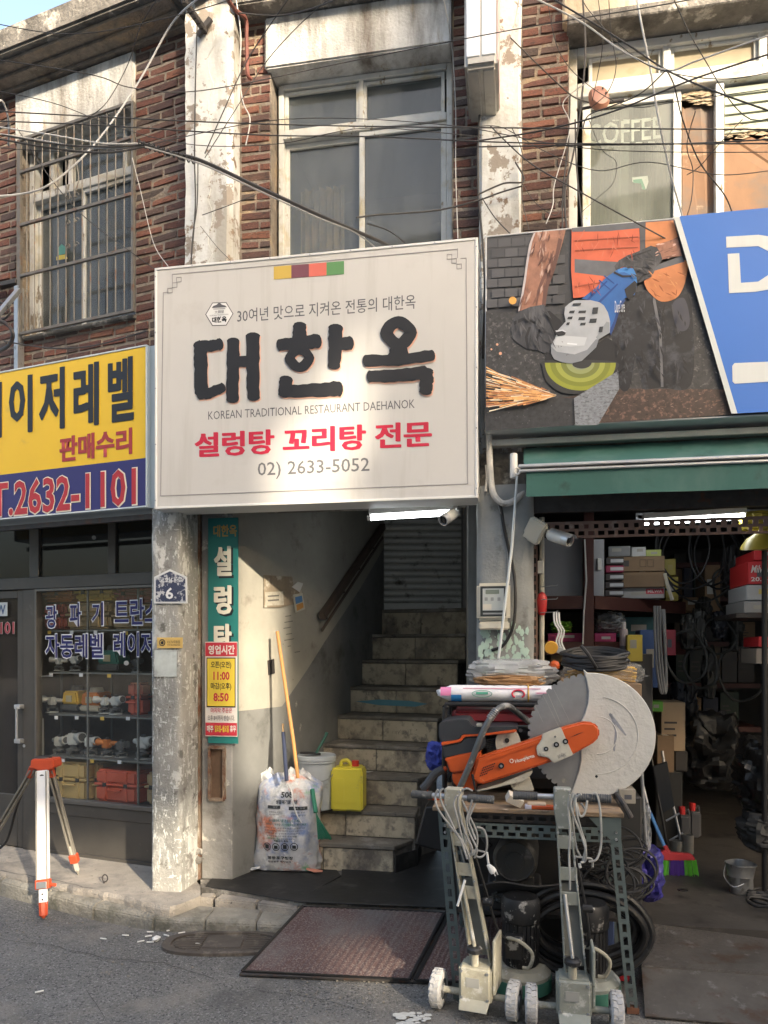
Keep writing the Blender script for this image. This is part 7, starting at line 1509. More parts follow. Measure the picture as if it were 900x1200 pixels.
# black cable coil on the rope bag
cc = tp(697, 770, .52); sc_ = (T.oy+.5)/FP
coil = thing('cable_coil', 'coil of thick black cable lying on the yellow rope bag', 'cable coil', T, cc-Vector((0, 0, .05)))
for k in range(9):
    pts = [cc+Vector(((34+random.uniform(-4, 3))*sc_*math.cos(t)+random.uniform(-.006, .006), .11*math.sin(t), (-8+k*1.6)*sc_+.012*math.sin(t)*2+random.uniform(-.005, .005))) for t in [j*.5236 for j in range(12)]]
    MB(T).tube(catmull(pts, 4, True), .0085, 8, True).fin('cable', RUBBER, coil)
MB(T).tube(catmull([tp(681, 757, .38), tp(688, 765, .37), tp(696, 778, .38), tp(699, 783, .40)], 4), .009, 8).fin('cable', RUBBER, coil)
# tape reel and orange knob at the left of the coil
c = tp(646, 759, .5); MB(T).lathe([(.03, -.012), (.034, 0), (.03, .012)], c, ax=(0, 1, .2), n=20).fin('disc', flat((.55, .28, .03)), th=('small amber and black disc left of the black coil', 'disc'))
c = tp(650, 780, .46); MB(T).lathe([(.015, -.02), (.026, 0), (.02, .02)], c, ax=(.3, 1, .2), n=14).fin('orange_knob', ORG, th=('orange plastic knob under the grey clamp', 'knob'))
# tools lying on the table top
MB(T).box(tp(618, 938, .0).x, tp(640, 938, .0).x, .0, .05, tz+.001, tz+.026).fin('wood_scrap', pm('pale wood', (.52, .40, .28), .9, var=.15, scale=10), th=('pale wood block beside the second grinder handle', 'wood block'), bevel=.003)
o = MB(T); o.obox(tp(603, 938, .02)+Vector((0, 0, .006)), .07, .05, .035, (20, 25, 15)); o.fin('wood_scrap', pm('cream foam', (.62, .55, .45), .9, var=.1, scale=10), th=('pointed cream foam scrap at the middle of the table edge', 'foam scrap'))
tw = thing('chisel_box', 'orange and white flat tool lying under the grinder handles', 'tool', T, tp(640, 940, -.0))
MB(T).box(tp(622, 940, .0).x, tp(652, 940, .0).x, -.004, .03, tz+.001, tz+.018).fin('blade', ORG, tw, bevel=.003); MB(T).box(tp(615, 940, .0).x, tp(623, 940, .0).x, -.005, .03, tz+.001, tz+.019).fin('label', flat((.5, .5, .6)), tw, bevel=.002)
MB(T).tube(catmull([tp(722, 930, .03), tp(728, 938, -.02), tp(736, 952, -.03), tp(739, 958, -.03)], 4), [.008, .008, .010, .010, .012, .012, .012, .012, .013, .013, .013, .013, .013], 10).fin('lever', DKMET, th=('short black lever hooked over the right table corner', 'lever'))
carton(T, 725, 745, 925, 942, .1, .1, pm('dusty bracket', (.30, .27, .22), .7, .3, var=.2), 'dusty metal bracket behind the black lever', 'bracket', 'steel_bracket', flap=False, tape=False)
# --- under the table --------------------------------------------------
mo = thing('electric_motor', 'round dark grey electric motor standing under the table', 'electric motor', T, tp(600, 1036, .3)); c = tp(603, 1010, .22); s_ = (T.oy+.2)/FP
MTR = pm('dusty motor grey', (.045, .044, .042), .6, .2, var=.2, scale=8, spots=[((.17, .16, .15), 7, .62, .06)])
MB(T).lathe([(24*s_, .30), (26*s_, .05), (25*s_, .02), (22*s_, .0), (21*s_, .004), (11*s_, .006), (10.5*s_, .001), (.001, .0)], c, ax=(0.08, 1, 0), n=36, cap=False).fin('casing', MTR, mo, sharp=30)
MB(T).box(c.x-.09, c.x+.09, .26, .5, .62-.2, c.z-20*s_).fin('foot', MTR, mo, bevel=.004); MB(T).box(c.x-.13, c.x+.13, .37, .55, .276, .42).fin('block', flat((.03, .03, .032)), mo, bevel=.01)
MB(T).tube(catmull([tp(575, 992, .3), tp(566, 980, .33), tp(572, 968, .35), tp(600, 966, .38)], 4), .014, 8).fin('hose', RUBBER, mo)
hc_ = thing('hose_coil', 'large coil of thick black hose standing under and right of the table', 'hose coil', T, tp(690, 1135, .2)); c = tp(685, 1087, .2); s_ = (T.oy+.2)/FP
HOSE = pm('dusty black hose', (.012, .012, .013), .38, var=.3, scale=12, spots=[((.07, .07, .068), 9, .62, .05)])
for k in range(11):
    rx, ry = (72-1.9*k+random.uniform(-3, 2))*s_, (50-2.0*k+random.uniform(-2, 1))*s_; dd = (k % 4)*.026-.03
    pts = [c+Vector((rx*math.cos(t)*random.uniform(.98, 1.02)+random.uniform(-.006, .006), dd+.02*math.sin(t+k), ry*math.sin(t)*random.uniform(.98, 1.02)-.0)) for t in [j*.5236 for j in range(12)]]
    MB(T).tube(catmull(pts, 4, True), .0165, 8, True).fin('hose', HOSE, hc_)
cp = thing('cable_pile', 'tangled pile of thin black cables under the right end of the table', 'cable pile', T, tp(690, 1045, .35))
for k in range(26):
    x0, y0 = random.uniform(676, 742), random.uniform(985, 1045); w, h_ = random.uniform(18, 34), random.uniform(10, 34); a = random.uniform(-.5, .9); dd = random.uniform(.18, .5)
    pts = []
    for j in range(8):
        t = j*.785; u, v = w*math.cos(t), h_*math.sin(t); pts.append(tp(x0+u*math.cos(a)-v*math.sin(a), y0-u*math.sin(a)*.6-v*math.cos(a)*.8, dd+.03*math.sin(t)))
    MB(T).tube(catmull(pts, 4, True), .0055, 6, True).fin('cable', RUBBER, cp)
for k in range(9):
    y = 1036+k*1.6; MB(T).tube(catmull([tp(562, y+2, .15+.02*k), tp(590, y-2, .14+.02*k), tp(630, y+3, .15+.02*k), tp(690, y-4, .2+.02*k)], 4), .006, 6).fin('cable', RUBBER, cp)
bag(T, 572, 604, 1042, 1062, .25, .2, plastic('dark film', (.12, .12, .12), .8, .25), 'dark crumpled plastic bag under the motor', seed=30)
MB(T).box(tp(676, 1090, .5).x, tp(720, 1090, .5).x, .5, .62, tp(700, 1118, .5).z, tp(700, 1058, .5).z).fin('tool_case', flat((.03, .05, .12)), th=('dark blue tool case seen through the hose coil', 'tool case'), bevel=.006)
MB(T).box(tp(640, 1100, .6).x-.5, tp(760, 1100, .6).x-.02, .66, .9, .14, .8).fin('crate', flat((.025, .024, .023)), th=('dark crate stored behind the table legs', 'crate'), bevel=.01)
MB(T).obox(T.g(738, 1172, .0)+Vector((0, .2, .05)), .05, .06, .09).fin('red_block', flat((.45, .02, .03), .4), th=('small red block on the road behind the right grinder wheel', 'block'), bevel=.006)
bag(A, 748, 783, 1003, 1063, -.1, .25, pm('blue tarpaulin', (.035, .03, .19), .35, var=.4, scale=12, bump=.9, bscale=12, spots=[((.12, .10, .38), 10, .62, .06)]), 'crumpled dark blue tarpaulin bundle right of the table', 'tarpaulin', 'tarpaulin', seed=40, amp=.18, nu=30)
bag(A, 748, 766, 945, 1010, .0, .2, CLEAR, 'cloudy plastic bag hanging between the table and the chair', seed=41, amp=.15)
bag(A, 498, 520, 872, 905, .1, .15, pm('blue cloth', (.03, .05, .30), .7, var=.4, scale=14, bump=.8, bscale=14), 'blue cloth tucked between the stairs and the cutter', 'cloth', 'cloth', seed=42, amp=.15)
MB(A).tube([A.p(752, 905, .0), A.p(757, 990, .0)], .009, 8).fin('pole', STEEL, th=('thin grey pole leaning beside the table right of the blade', 'pole'))
# black boot-like cover left of the table
m = MB(A); m.prism([A.p(498, 945, .1), A.p(520, 945, .1), A.p(522, 1000, .1), A.p(486, 990, .1)], (0, .2, 0)); m.fin('dark_cover', BLACKP, th=('dark rubber cover between the stairs and the table leg', 'cover'), bevel=.01)
# --- the two floor grinders ------------------------------------------
CRPT = pm('dusty cream machine paint', (.36, .34, .265), .65, var=.15, scale=10, bump=.2, spots=[((.27, .25, .20), 9, .62, .05), ((.50, .49, .45), 16, .60, .05), ((.10, .09, .075), 22, .68, .03)])
GRPT = pm('dusty grey green machine paint', (.23, .245, .215), .65, var=.15, scale=10, bump=.2, spots=[((.20, .20, .17), 9, .62, .05), ((.44, .44, .41), 16, .60, .05), ((.08, .08, .07), 22, .68, .03)])
TYRE = pm('dusty white tyre', (.40, .395, .39), .9, var=.12, scale=20, bump=.5, bscale=60, spots=[((.22, .21, .2), 22, .64, .03)])
DUSTB = pm('dusty black motor', (.018, .018, .019), .5, .2, var=.3, scale=12, spots=[((.30, .29, .27), 14, .62, .03), ((.40, .39, .36), 34, .66, .02)])
GRB = flat((.05, .17, .12))
def wheel(fr, c, r, w, par):
    wl_ = MB(fr); n = 18; prof = [(r*.55, -w/2), (r*.9, -w/2), (r, -w*.33), (r, w*.33), (r*.9, w/2), (r*.55, w/2)]
    wl_.lathe(prof, c, ax=(1, 0, 0), n=36, cap=False); o = wl_.fin('wheel', TYRE, par)
    m = MB(fr)
    for k in range(n):
        for s_ in (-1, 1):
            a = 2*math.pi*(k+(.5 if s_ > 0 else 0))/n; q = c+Vector((s_*w*.22, r*1.01*math.cos(a), r*1.01*math.sin(a))); t = Vector((0, -math.sin(a), math.cos(a)))
            m.bar(q-t*r*.09+Vector((-s_*w*.08, 0, 0)), q+t*r*.09, w*.40, r*.07, up=(0, math.cos(a), math.sin(a)))
    m.fin('tread', TYRE, o, smooth=False)
    MB(fr).lathe([(r*.56, -w*.4), (r*.56, w*.4), (r*.3, w*.42), (r*.3, w*.55), (r*.12, w*.6)], c, ax=(1, 0, 0), n=20).fin('rim', STEEL, o); MB(fr).lathe([(r*.56, -w*.4), (r*.3, -w*.42), (r*.3, -w*.55)], c, ax=(1, 0, 0), n=20).fin('hub', STEEL, o)
def grinder(fr, paint, lab, hs, tx, ty, tzh, bx, mx, grips, barx):
    """fr origin on the ground under the axle; hs half track; tx,ty offset of the head; mx motor place"""
    t = thing('floor_grinder', lab, 'floor grinder', fr, (0, 0, 0)); V = Vector; r = .078
    wheel(fr, V((-hs, 0, r)), r, .05, t); wheel(fr, V((hs, 0, r)), r, .05, t)
    MB(fr).cyl((-hs+.02, 0, r), (hs-.02, 0, r), .014, n=12).fin('axle', paint, t)
    m = MB(fr); m.box(bx-.07, bx+.07, -.06, .06, .06, .215); m.fin('gear_housing', paint, t, bevel=.012, seg=3)
    m = MB(fr); m.prism([(bx-.065, -.06, .075), (bx+.065, -.06, .075), (bx+.06, -.10, .045), (bx-.06, -.10, .045)], (0, .008, .012)); m.fin('lip_plate', paint, t, bevel=.003)
    MB(fr).box(bx+.072, bx+.084, -.04, .10, .10, .33).fin('side_plate', paint, t, bevel=.003)
    top = V((tx, ty, tzh)); bot = V((bx+.01, .03, .21)); ax_ = (top-bot).normalized()
    for s_ in (-1, 1):
        m = MB(fr); m.bar(bot+V((s_*.042, 0, 0)), top+V((s_*.026, 0, -.03)), .008, .045, up=(0, 1, 0)); m.fin('handle_post', paint, t, bevel=.002)
    m = MB(fr); m.bar(bot+V((0, .02, .02)), bot.lerp(top, .50)+V((0, .02, 0)), .07, .008, up=(0, 1, 0)); m.fin('back_plate', pm('grey web', (.20, .205, .19), .6, .2, var=.15), t, smooth=False)
    for f in (.42, .56, .74): q = bot.lerp(top, f); MB(fr).bar(q+V((0, -.012, -.025)), q+V((0, -.012, .03)), .072, .01, up=(0, 1, 0)).fin('cross_plate', paint, t, bevel=.002)
    q = bot.lerp(top, .30); 
    MB(fr).cyl(V((bx-.005, -.035, .215)), V((bx-.005, -.035, .265)), .017, n=14).fin('spindle', CRPT, t); MB(fr).lathe([(.020, 0), (.034, .008), (.034, .022), (.026, .03)], V((bx-.005, -.035, .265)), n=10).fin('knob', DUSTB, t)
    MB(fr).cyl(V((bx-.005, -.035, .295)), bot.lerp(top, .45)+V((-.02, -.02, 0)), .008, n=8).fin('adjusting_rod', CRPT if paint is CRPT else STEEL, t)
    m = MB(fr); hb0 = top+V((0, 0, -.10)); m.prism([hb0+V((-.036, -.03, .140)), hb0+V((.036, -.03, .140)), hb0+V((.036, -.03, .05)), hb0+V((.024, -.03, -.03)), hb0+V((-.024, -.03, -.03)), hb0+V((-.036, -.03, .05))], (0, .06, 0)); m.fin('switch_box', paint, t, bevel=.004)
    for sx in (-.028, .028):
        for z in (.13, .07): MB(fr).cyl(hb0+V((sx, -.034, z)), hb0+V((sx, -.028, z)), .004, n=8).fin('screw', STEEL, t)
    z = top.z; 
    MB(fr).cyl(V((barx[0], ty, z)), V((barx[1], ty, z)), .0125, n=12).fin('handle_bar', STEEL, t)
    for a, b_ in grips:
        m = MB(fr); n = 15; m.tube([V((a+(b_-a)*k/(2*n), ty, z)) for k in range(2*n+1)], [.0185 if k % 2 else .0168 for k in range(2*n+1)], 14); m.fin('grip', pm('grey rubber grip', (.065, .068, .07), .7, var=.3, scale=20, spots=[((.25, .25, .24), 16, .66, .04)]), t)
    MB(fr).box(bx-.035, bx+.02, -.0625, -.059, .13, .17).fin('rating_plate', flat((.30, .30, .28), .4), t, smooth=False)
    for sx in (-.055, .055):
        for z_ in (.085, .195): MB(fr).cyl(V((bx+sx, -.066, z_)), V((bx+sx, -.058, z_)), .006, n=6).fin('bolt', STEEL, t)
    for f in (.1, .2, .5, .66, .8):
        for s_ in (-1, 1): w_ = bot.lerp(top, f)+V((s_*(.042-.016*f), -.026, 0)); MB(fr).cyl(w_, w_+V((0, .008, 0)), .005, n=6).fin('bolt', STEEL, t)
    MB(fr).tube(catmull([top+V((.01, .03, -.12)), bot.lerp(top, .7)+V((.03, .04, 0)), bot.lerp(top, .4)+V((.06, .05, 0)), V((bx+.07, .09, .33)), V((mx[0]-.03, mx[1]-.11, .26))], 5), .006, 6).fin('supply_cable', RUBBER, t)
    # motor
    c = V((mx[0], mx[1], .0)); MB(fr).lathe([(.13, .03), (.135, .05), (.135, .10), (.11, .125), (.07, .13)], c, n=28).fin('grinding_head', paint, t); MB(fr).lathe([(.138, .028), (.138, .085)], c, n=28).fin('skirt', GRB, t)
    MB(fr).lathe([(.075, .13), (.075, .33)], c, n=24).fin('motor', DUSTB, t); MB(fr).lathe([(.086, .33), (.088, .34), (.088, .415), (.075, .435), (.03, .445)], c, n=28).fin('fan_cover', DUSTB, t)
    m = MB(fr)
    for k in range(26): a = 2*math.pi*k/26; m.bar(c+V((.08*math.cos(a), .08*math.sin(a), .14)), c+V((.08*math.cos(a), .08*math.sin(a), .325)), .004, .016, up=V((math.cos(a), math.sin(a), 0)).cross(V((0, 0, 1))))
    o = m.fin('cooling_fins', DUSTB, t, smooth=False); o['kind'] = 'stuff'
    MB(fr).box(c.x-.05, c.x+.03, c.y-.125, c.y-.07, .19, .29).fin('terminal_box', DUSTB, t, bevel=.005)
    MB(fr).tube(catmull([c+V((-.04, -.12, .28)), c+V((.02, -.16, .29)), c+V((.075, -.15, .24)), c+V((.06, -.13, .17)), c+V((.03, -.12, .16))], 5), .008, 8).fin('motor_cable', CRPT, t)
    MB(fr).cyl(q+V((.045, 0, .05)), q+V((.085, 0, .05)), .017, n=10).fin('side_knob', DUSTB, t)
    return t, top
p1 = W.g(557, 1186, 0); G1 = Fr(p1.x, p1.y, -20); p2 = W.g(672, 1203, 0); G2 = Fr(p2.x, p2.y, -11)
gi = lambda G, px, py, z: None
def loc(G, px, py, Y):  # point of the frame seen at px,py at distance Y
    return G.I @ Vector(((px-450)/FP*Y, Y, 1.55+(762-py)/FP*Y))
h1 = loc(G1, 532, 934, 3.19); h2 = loc(G2, 659, 934, 3.13)
grinder(G1, CRPT, 'cream dusty floor grinder, the left of two standing before the table', .165, h1.x, h1.y, h1.z, .01, (.15, .26), [(loc(G1, 478, 932, 3.2).x, loc(G1, 505, 932, 3.2).x), (loc(G1, 549, 937, 3.18).x, loc(G1, 581, 937, 3.17).x)], (loc(G1, 480, 932, 3.2).x, loc(G1, 580, 937, 3.17).x))
grinder(G2, GRPT, 'grey green floor grinder, the right of two standing before the table', .170, h2.x, h2.y, h2.z, .00, (.08, .25), [(loc(G2, 601, 934, 3.13).x, loc(G2, 630, 934, 3.13).x), (loc(G2, 676, 937, 3.11).x, loc(G2, 716, 937, 3.1).x)], (loc(G2, 602, 934, 3.13).x, loc(G2, 715, 937, 3.1).x))
# cords looped over the handles
def cord(name_lab, paths, G, Y, r=.0046, mat=None):
    t = thing('extension_lead', name_lab, 'power cord', G, loc(G, paths[0][0][0], paths[0][0][1], Y))
    for k, p in enumerate(paths): MB(G).tube(catmull([loc(G, x, y, Y-.03+.008*k+random.uniform(-.01, .01)) for x, y in p], 5), r, 7).fin('cord', mat or GREYCAB, t)
    return t
q4 = lambda X, Y: (500+X/7.5, 920+Y/7.5)
P1 = [[(100, 40), (75, 100), (100, 210), (190, 340), (290, 470), (340, 600)], [(150, 30), (118, 60), (130, 150), (200, 290), (260, 420), (330, 520), (380, 640)], [(270, 90), (240, 160), (270, 290), (300, 420), (330, 560), (355, 650)], [(300, 60), (275, 140), (300, 300), (350, 450), (400, 560), (370, 650)], [(400, 130), (380, 210), (350, 320), (380, 430), (440, 560), (420, 640)], [(440, 130), (400, 220), (370, 310), (400, 400), (430, 480)], [(310, 130), (380, 280), (440, 420), (440, 540), (400, 620)], [(400, 50), (350, 30), (300, 60), (260, 120), (250, 220), (290, 360)], [(440, 370), (500, 390), (530, 480), (520, 590), (470, 635), (410, 600), (380, 530)], [(380, 580), (440, 575), (510, 590)], [(270, 480), (310, 600), (345, 740)], [(330, 160), (300, 260), (330, 400), (380, 500), (360, 620)]]
cd_ = cord('grey power cord looped over the left grinder handle with a white plug', [[q4(*p) for p in L] for L in P1], G1, 3.14)
c = [loc(G1, *q4(*p), 3.12) for p in ((530, 590), (540, 670), (545, 700))]; MB(G1).tube(c, .005, 6).fin('cord', WHCAB, cd_)
c = [loc(G1, *q4(*p), 3.11) for p in ((540, 700), (575, 745), (590, 765))]; MB(G1).tube(c, [.008, .016, .015], 10).fin('plug', WHITEP, cd_)
for dx in (0, 22): MB(G1).cyl(loc(G1, *q4(585+dx, 760-dx*.5), 3.11), loc(G1, *q4(603+dx, 800-dx*.5), 3.11), .0028, n=6).fin('pin', ALU, cd_)
q5 = lambda X, Y: (610+X/5.625, 920+Y/5.625)
P2 = [[(325, 60), (315, 150), (325, 300), (320, 450), (325, 600), (325, 690)], [(350, 50), (330, 130), (360, 230), (400, 330), (430, 430), (425, 500), (395, 510)], [(400, 60), (365, 90), (370, 180), (400, 300), (430, 400), (410, 500)], [(440, 100), (420, 190), (390, 200), (370, 120)], [(470, 60), (500, 60), (520, 130), (530, 250), (530, 400), (500, 490), (450, 505)], [(350, 470), (420, 480), (470, 490), (475, 540)], [(360, 60), (345, 160), (350, 300), (370, 420), (400, 480)], [(400, 120), (430, 160), (440, 110)]]
cord('pale grey power cord looped over the right grinder handle', [[q5(*p) for p in L] for L in P2], G2, 3.08, .0048, pm('pale grey cord', (.33, .33, .31), .55, var=.15, scale=15))
MB(G2).tube([loc(G2, 679, 1012, 3.08), loc(G2, 680, 1017, 3.08)], .006, 6).fin('cord_end', WHCAB, th=('short white cord end under the right grinder cord', 'cord end'))
MB(G1).tube([loc(G1, 545, 1031, 3.12), loc(G1, 536, 1062, 3.1)], .0055, 8).fin('clamp_lever', WHITEP, th=('thin white clamp lever sticking out of the left grinder post', 'lever'))
# ================================================================ SMALL THINGS BY THE STAIRS
# rubbish bag with print
TB = Fr(*(lambda p: (p.x, p.y))(Vector((-.633, 4.755, 0))), -6)
RBG = pm('translucent rubbish bag', (.56, .57, .58), .30, var=.15, scale=9, bump=.9, bscale=14,
         spots=[((.20, .27, .48), 4.2, .54, .06), ((.56, .20, .12), 5.1, .56, .05), ((.22, .44, .26), 6.3, .65, .04), ((.34, .36, .37), 9, .60, .05), ((.72, .72, .72), 16, .62, .04)])
bag_h, bag_w, bag_d = .60, .218, .135
def bagp(u, v):   # u angle, v 0..1 height
    pinch = (max(0, v-.86)/.14)**1.5
    w = bag_w*(1.0-.10*v)*(1-.55*pinch)*(1 if v > .05 else .94)+.012*math.sin(7*v+2)*(1-pinch)
    d = bag_d*(math.sin(math.pi*min(1, .12+v*.80))**.55)*(1-.75*pinch)
    x = w*math.copysign(abs(math.cos(u))**.75, math.cos(u)); y = d*math.copysign(abs(math.sin(u))**.85, math.sin(u))
    wr = .010*math.sin(5*u+6*v)+.008*math.sin(9*u-11*v+1)+.006*math.sin(14*u+17*v)+.004*math.sin(27*u-9*v)
    f = 1+wr*2.2; lean = .05*v
    return Vector((x*f+.012*v-(.025 if v < .06 else 0)*math.cos(u)*0+lean*.3, y*f+.03*v+.02, bag_h*v+.012*math.sin(4*u)*v))
rbt = thing('rubbish_bag', 'full white fifty litre rubbish bag with black Korean print, tied at the top', 'rubbish bag', TB, (0, 0, .145))
m = MB(TB); NU, NV = 72, 44; rings = [[m.b.verts.new(bagp(2*math.pi*i/NU, j/NV)+Vector((0, 0, .147))) for i in range(NU)] for j in range(NV+1)]
for a, b_ in zip(rings, rings[1:]):
    for k in range(NU): m.b.faces.new((a[k], a[(k+1) % NU], b_[(k+1) % NU], b_[k]))
m.b.faces.new(rings[0][::-1]); m.b.faces.new(rings[-1]); m.fin('sack', RBG, rbt, sharp=70)
FILM = plastic('bag film', (.66, .67, .68), .75)
for sx, ph in ((-.12, .2), (.03, 1.2), (.11, 2.0)):
    m = MB(TB); m.grid(lambda u, v: Vector((sx+(u-.5)*.16*(1-.8*v)+.01*math.sin(9*v+ph), .03+.012*math.sin(u*11+ph)*(1-v), .147+bag_h*.93+.085*v*(1-.5*abs(sx))-.01*math.sin(u*7))), 10, 8); m.fin('tied_end', FILM, rbt)
MB(TB).tube(catmull([(.03, -.07, .70), (.06, -.09, .66), (.075, -.115, .60), (.10, -.12, .52), (.13, -.115, .47)], 5), .005, 6).fin('tie_string', FILM, rbt)
for sx in (-1, 1):
    m = MB(TB); m.prism([(sx*.17, -.02, .150), (sx*.25, -.05, .147), (sx*.20, -.08, .152), (sx*.15, -.07, .165)], (0, .01, .008)); m.fin('corner', FILM if sx < 0 else pm('orange film', (.5, .2, .13), .4, var=.2), rbt, smooth=False)
def bagtext(s, px0, px1, yT, yB, mat, bold=0):
    o = txt(s, TB, -.1, px0, px1, yT, yB, mat, rbt, bold=bold, name='print'); wrapbag(o)
def front(x, z):
    v = min(.97, max(.03, (z-.147)/bag_h)); best = None
    lo, hi = math.pi*1.02, math.pi*1.98
    for _ in range(22):
        mid = (lo+hi)/2
        if bagp(mid, v).x < x: lo = mid
        else: hi = mid
    return bagp((lo+hi)/2, v).y-.006
def wrapbag(o):
    I = MWD[rbt].inverted() @ TB.M; J = I.inverted()
    for v in o.data.vertices:
        p = J @ v.co; p.y = front(p.x, p.z); v.co = I @ p
def bagquad(px0, px1, yT, yB, mat, nm='print'):
    a = TB.p(px0, (yT+yB)/2, -.1); c = TB.p(px1, (yT+yB)/2, -.1); z1, z0 = TB.p((px0+px1)/2, yT, -.1).z, TB.p((px0+px1)/2, yB, -.1).z
    m = MB(TB); m.grid(lambda u, v: Vector((a.x+(c.x-a.x)*u, -.1, z0+(z1-z0)*v)), 8, 2); o = m.fin(nm, mat, rbt, smooth=False); wrapbag(o)
BI = flat((.03, .035, .04), .45); BT = flat((.07, .17, .17), .45)
bagtext('50ℓ', 328, 341, 929, 936, BI, .03); bagtext('생활폐기물 전용', 322.5, 348, 938, 943, BI, .02)
bagquad(313, 328, 944.5, 948, BI); bagquad(338, 359, 946, 950, BI)
bagtext('사용전', 316, 325, 945.3, 947.3, FILM, 0); bagtext('사용후 주의', 341, 356, 947, 949, FILM, 0)
for k, (a, c, y, h) in enumerate(((315, 328, 951, 1.8), (315, 326, 954, 1.8), (341, 356, 952, 1.8), (341, 357, 955.5, 1.8))): bagtext('종량제봉투'[:4+k % 2]+' 주의', a, c, y, y+h, BI)
bagtext('음식물쓰레기를 혼합하지 마세요', 315, 352, 960, 963.5, BT, .02); bagtext('과태료가 부과됩니다 재활용품은 분리 배출', 311, 358, 965, 967.6, BT, .015)
for k in range(5): bagtext(['봉투는 묶어서 내 집 앞에 배출하여 주십시오', '지정된 요일과 시간에 배출하여 주시기 바랍니다', '타지역 봉투 사용 및 무단 투기시 과태료 부과', '날카로운 물건은 따로 싸서 배출', '재활용품은 따로 분리 배출하세요'][k], 309+k, 357-k*3, 969.5+k*3.1, 971.4+k*3.1, BI)
bagtext('배출금지 품목', 321, 338, 984, 986.5, BI, .02)
for k in range(4):
    cx, cy = 312.5+k*10.7, 992.5; c = TB.p(cx, cy, -.1); s_ = 4.33/FP
    m = MB(TB); m.tube([c+Vector((4.6*s_*math.cos(t), 0, 4.6*s_*math.sin(t))) for t in [j*.393 for j in range(16)]], .0022, 4, True); o = m.fin('print', BI, rbt); wrapbag(o)
    bagquad(cx-2.2, cx+2.2, cy-2.6+(k % 2), cy+2.2, BI)
bagtext('영등포구청장', 313, 343, 1004, 1008, BI, .03); bagtext('위생봉투 제작업체', 313, 340, 1009.5, 1012, BI, .01)
# broom sticks
def wp(px, py, Y): return Vector(((px-450)/FP*Y, Y, 1.55+(762-py)/FP*Y))
MB(W).tube([wp(349, 912, 4.58), wp(344, 870, 4.62), wp(325, 740, 4.78)], .0115, 10).fin('wooden_stick', pm('orange brown broom stick', (.45, .22, .07), .5, var=.2, scale=6, stretch=(1, 1, .3)), th=('orange brown wooden stick leaning on the stair wall behind the bag', 'stick'))
t = thing('broom', 'slim dark blue metal broom stick with a short tan tip behind the rubbish bag', 'broom', W, wp(335, 915, 4.65))
MB(W).tube([wp(336, 915, 4.62), wp(332, 858, 4.72)], .013, 10).fin('handle', flat((.03, .04, .08), .35), t); MB(W).tube([wp(332, 858, 4.72), wp(331.5, 848, 4.73)], .007, 8).fin('tip', flat((.42, .27, .13)), t)
m = MB(W)
for k in range(120):
    u = random.random(); m.bar(wp(370+3*u, 950+8*u, 4.60), wp(372+17*u, 984-4*u*(1-u)+random.uniform(-2, 1), 4.58+random.uniform(-.02, .02)), .002, .002)
gb = thing('hand_broom', 'green bristled hand broom leaning behind the rubbish bag', 'broom', W, wp(378, 985, 4.6)); o = m.fin('bristles', flat((.02, .16, .09), .6), gb, smooth=False); o['kind'] = 'stuff'
MB(W).tube([wp(370, 952, 4.62), wp(366, 925, 4.7)], .014, 8).fin('handle', flat((.03, .2, .12)), gb)
# white paint bucket on the second step
zb2 = .487; c = W.g(371, 952, zb2); c.y += .13; c.x = (371-450)/FP*c.y; s_ = c.y/FP
PAIL = pm('grubby white pail', (.46, .50, .53), .4, var=.1, scale=5, spots=[((.30, .30, .27), 7, .66, .05)])
pb = thing('paint_bucket', 'white plastic paint bucket with lid behind the rubbish bag on the step', 'bucket', W, (c.x, c.y, zb2)); h = (952-889)*s_
MB(W).lathe([(.105, 0), (.110, .005), (.122, h*.86), (.130, h*.87), (.130, h*.90), (.124, h*.905)], (c.x, c.y, zb2), n=36).fin('pail', PAIL, pb)
MB(W).lathe([(.128, h*.91), (.132, h*.92), (.132, h*.985), (.124, h), (.118, h*.985), (.05, h*.98)], (c.x, c.y, zb2), n=36).fin('lid', PAIL, pb)
MB(W).tube(catmull([(c.x-.13, c.y-.02, zb2+h*.8), (c.x-.10, c.y-.12, zb2+h*.62), (c.x, c.y-.15, zb2+h*.55), (c.x+.10, c.y-.12, zb2+h*.62), (c.x+.13, c.y-.02, zb2+h*.8)], 5), .003, 6).fin('handle', STEEL, pb)
t = thing('dustpan_brush', 'green handled brush and black dustpan lying on the bucket lid', 'brush', W, (c.x, c.y-.03, zb2+h)); z = zb2+h+.012
MB(W).tube([(c.x-.0, c.y-.04, z), (c.x+.06, c.y+.02, z+.11), (c.x+.068, c.y+.03, z+.13)], [.009, .010, .012], 8).fin('handle', flat((.02, .10, .07)), t); MB(W).obox((c.x-.04, c.y-.03, z), .14, .05, .012, (0, 4, 8)).fin('dustpan', BLACKP, t, bevel=.004)
bc = wp(368, 921, c.y-.17); 
MB(W).lathe([(.03, 0), (.035, .01), (.02, .03), (.004, .035)], bc+Vector((0, .0, -.02)), n=10).fin('blue_cap', flat((.03, .16, .30)), th=('small dark blue plastic piece beside the bag top', 'plastic piece'))
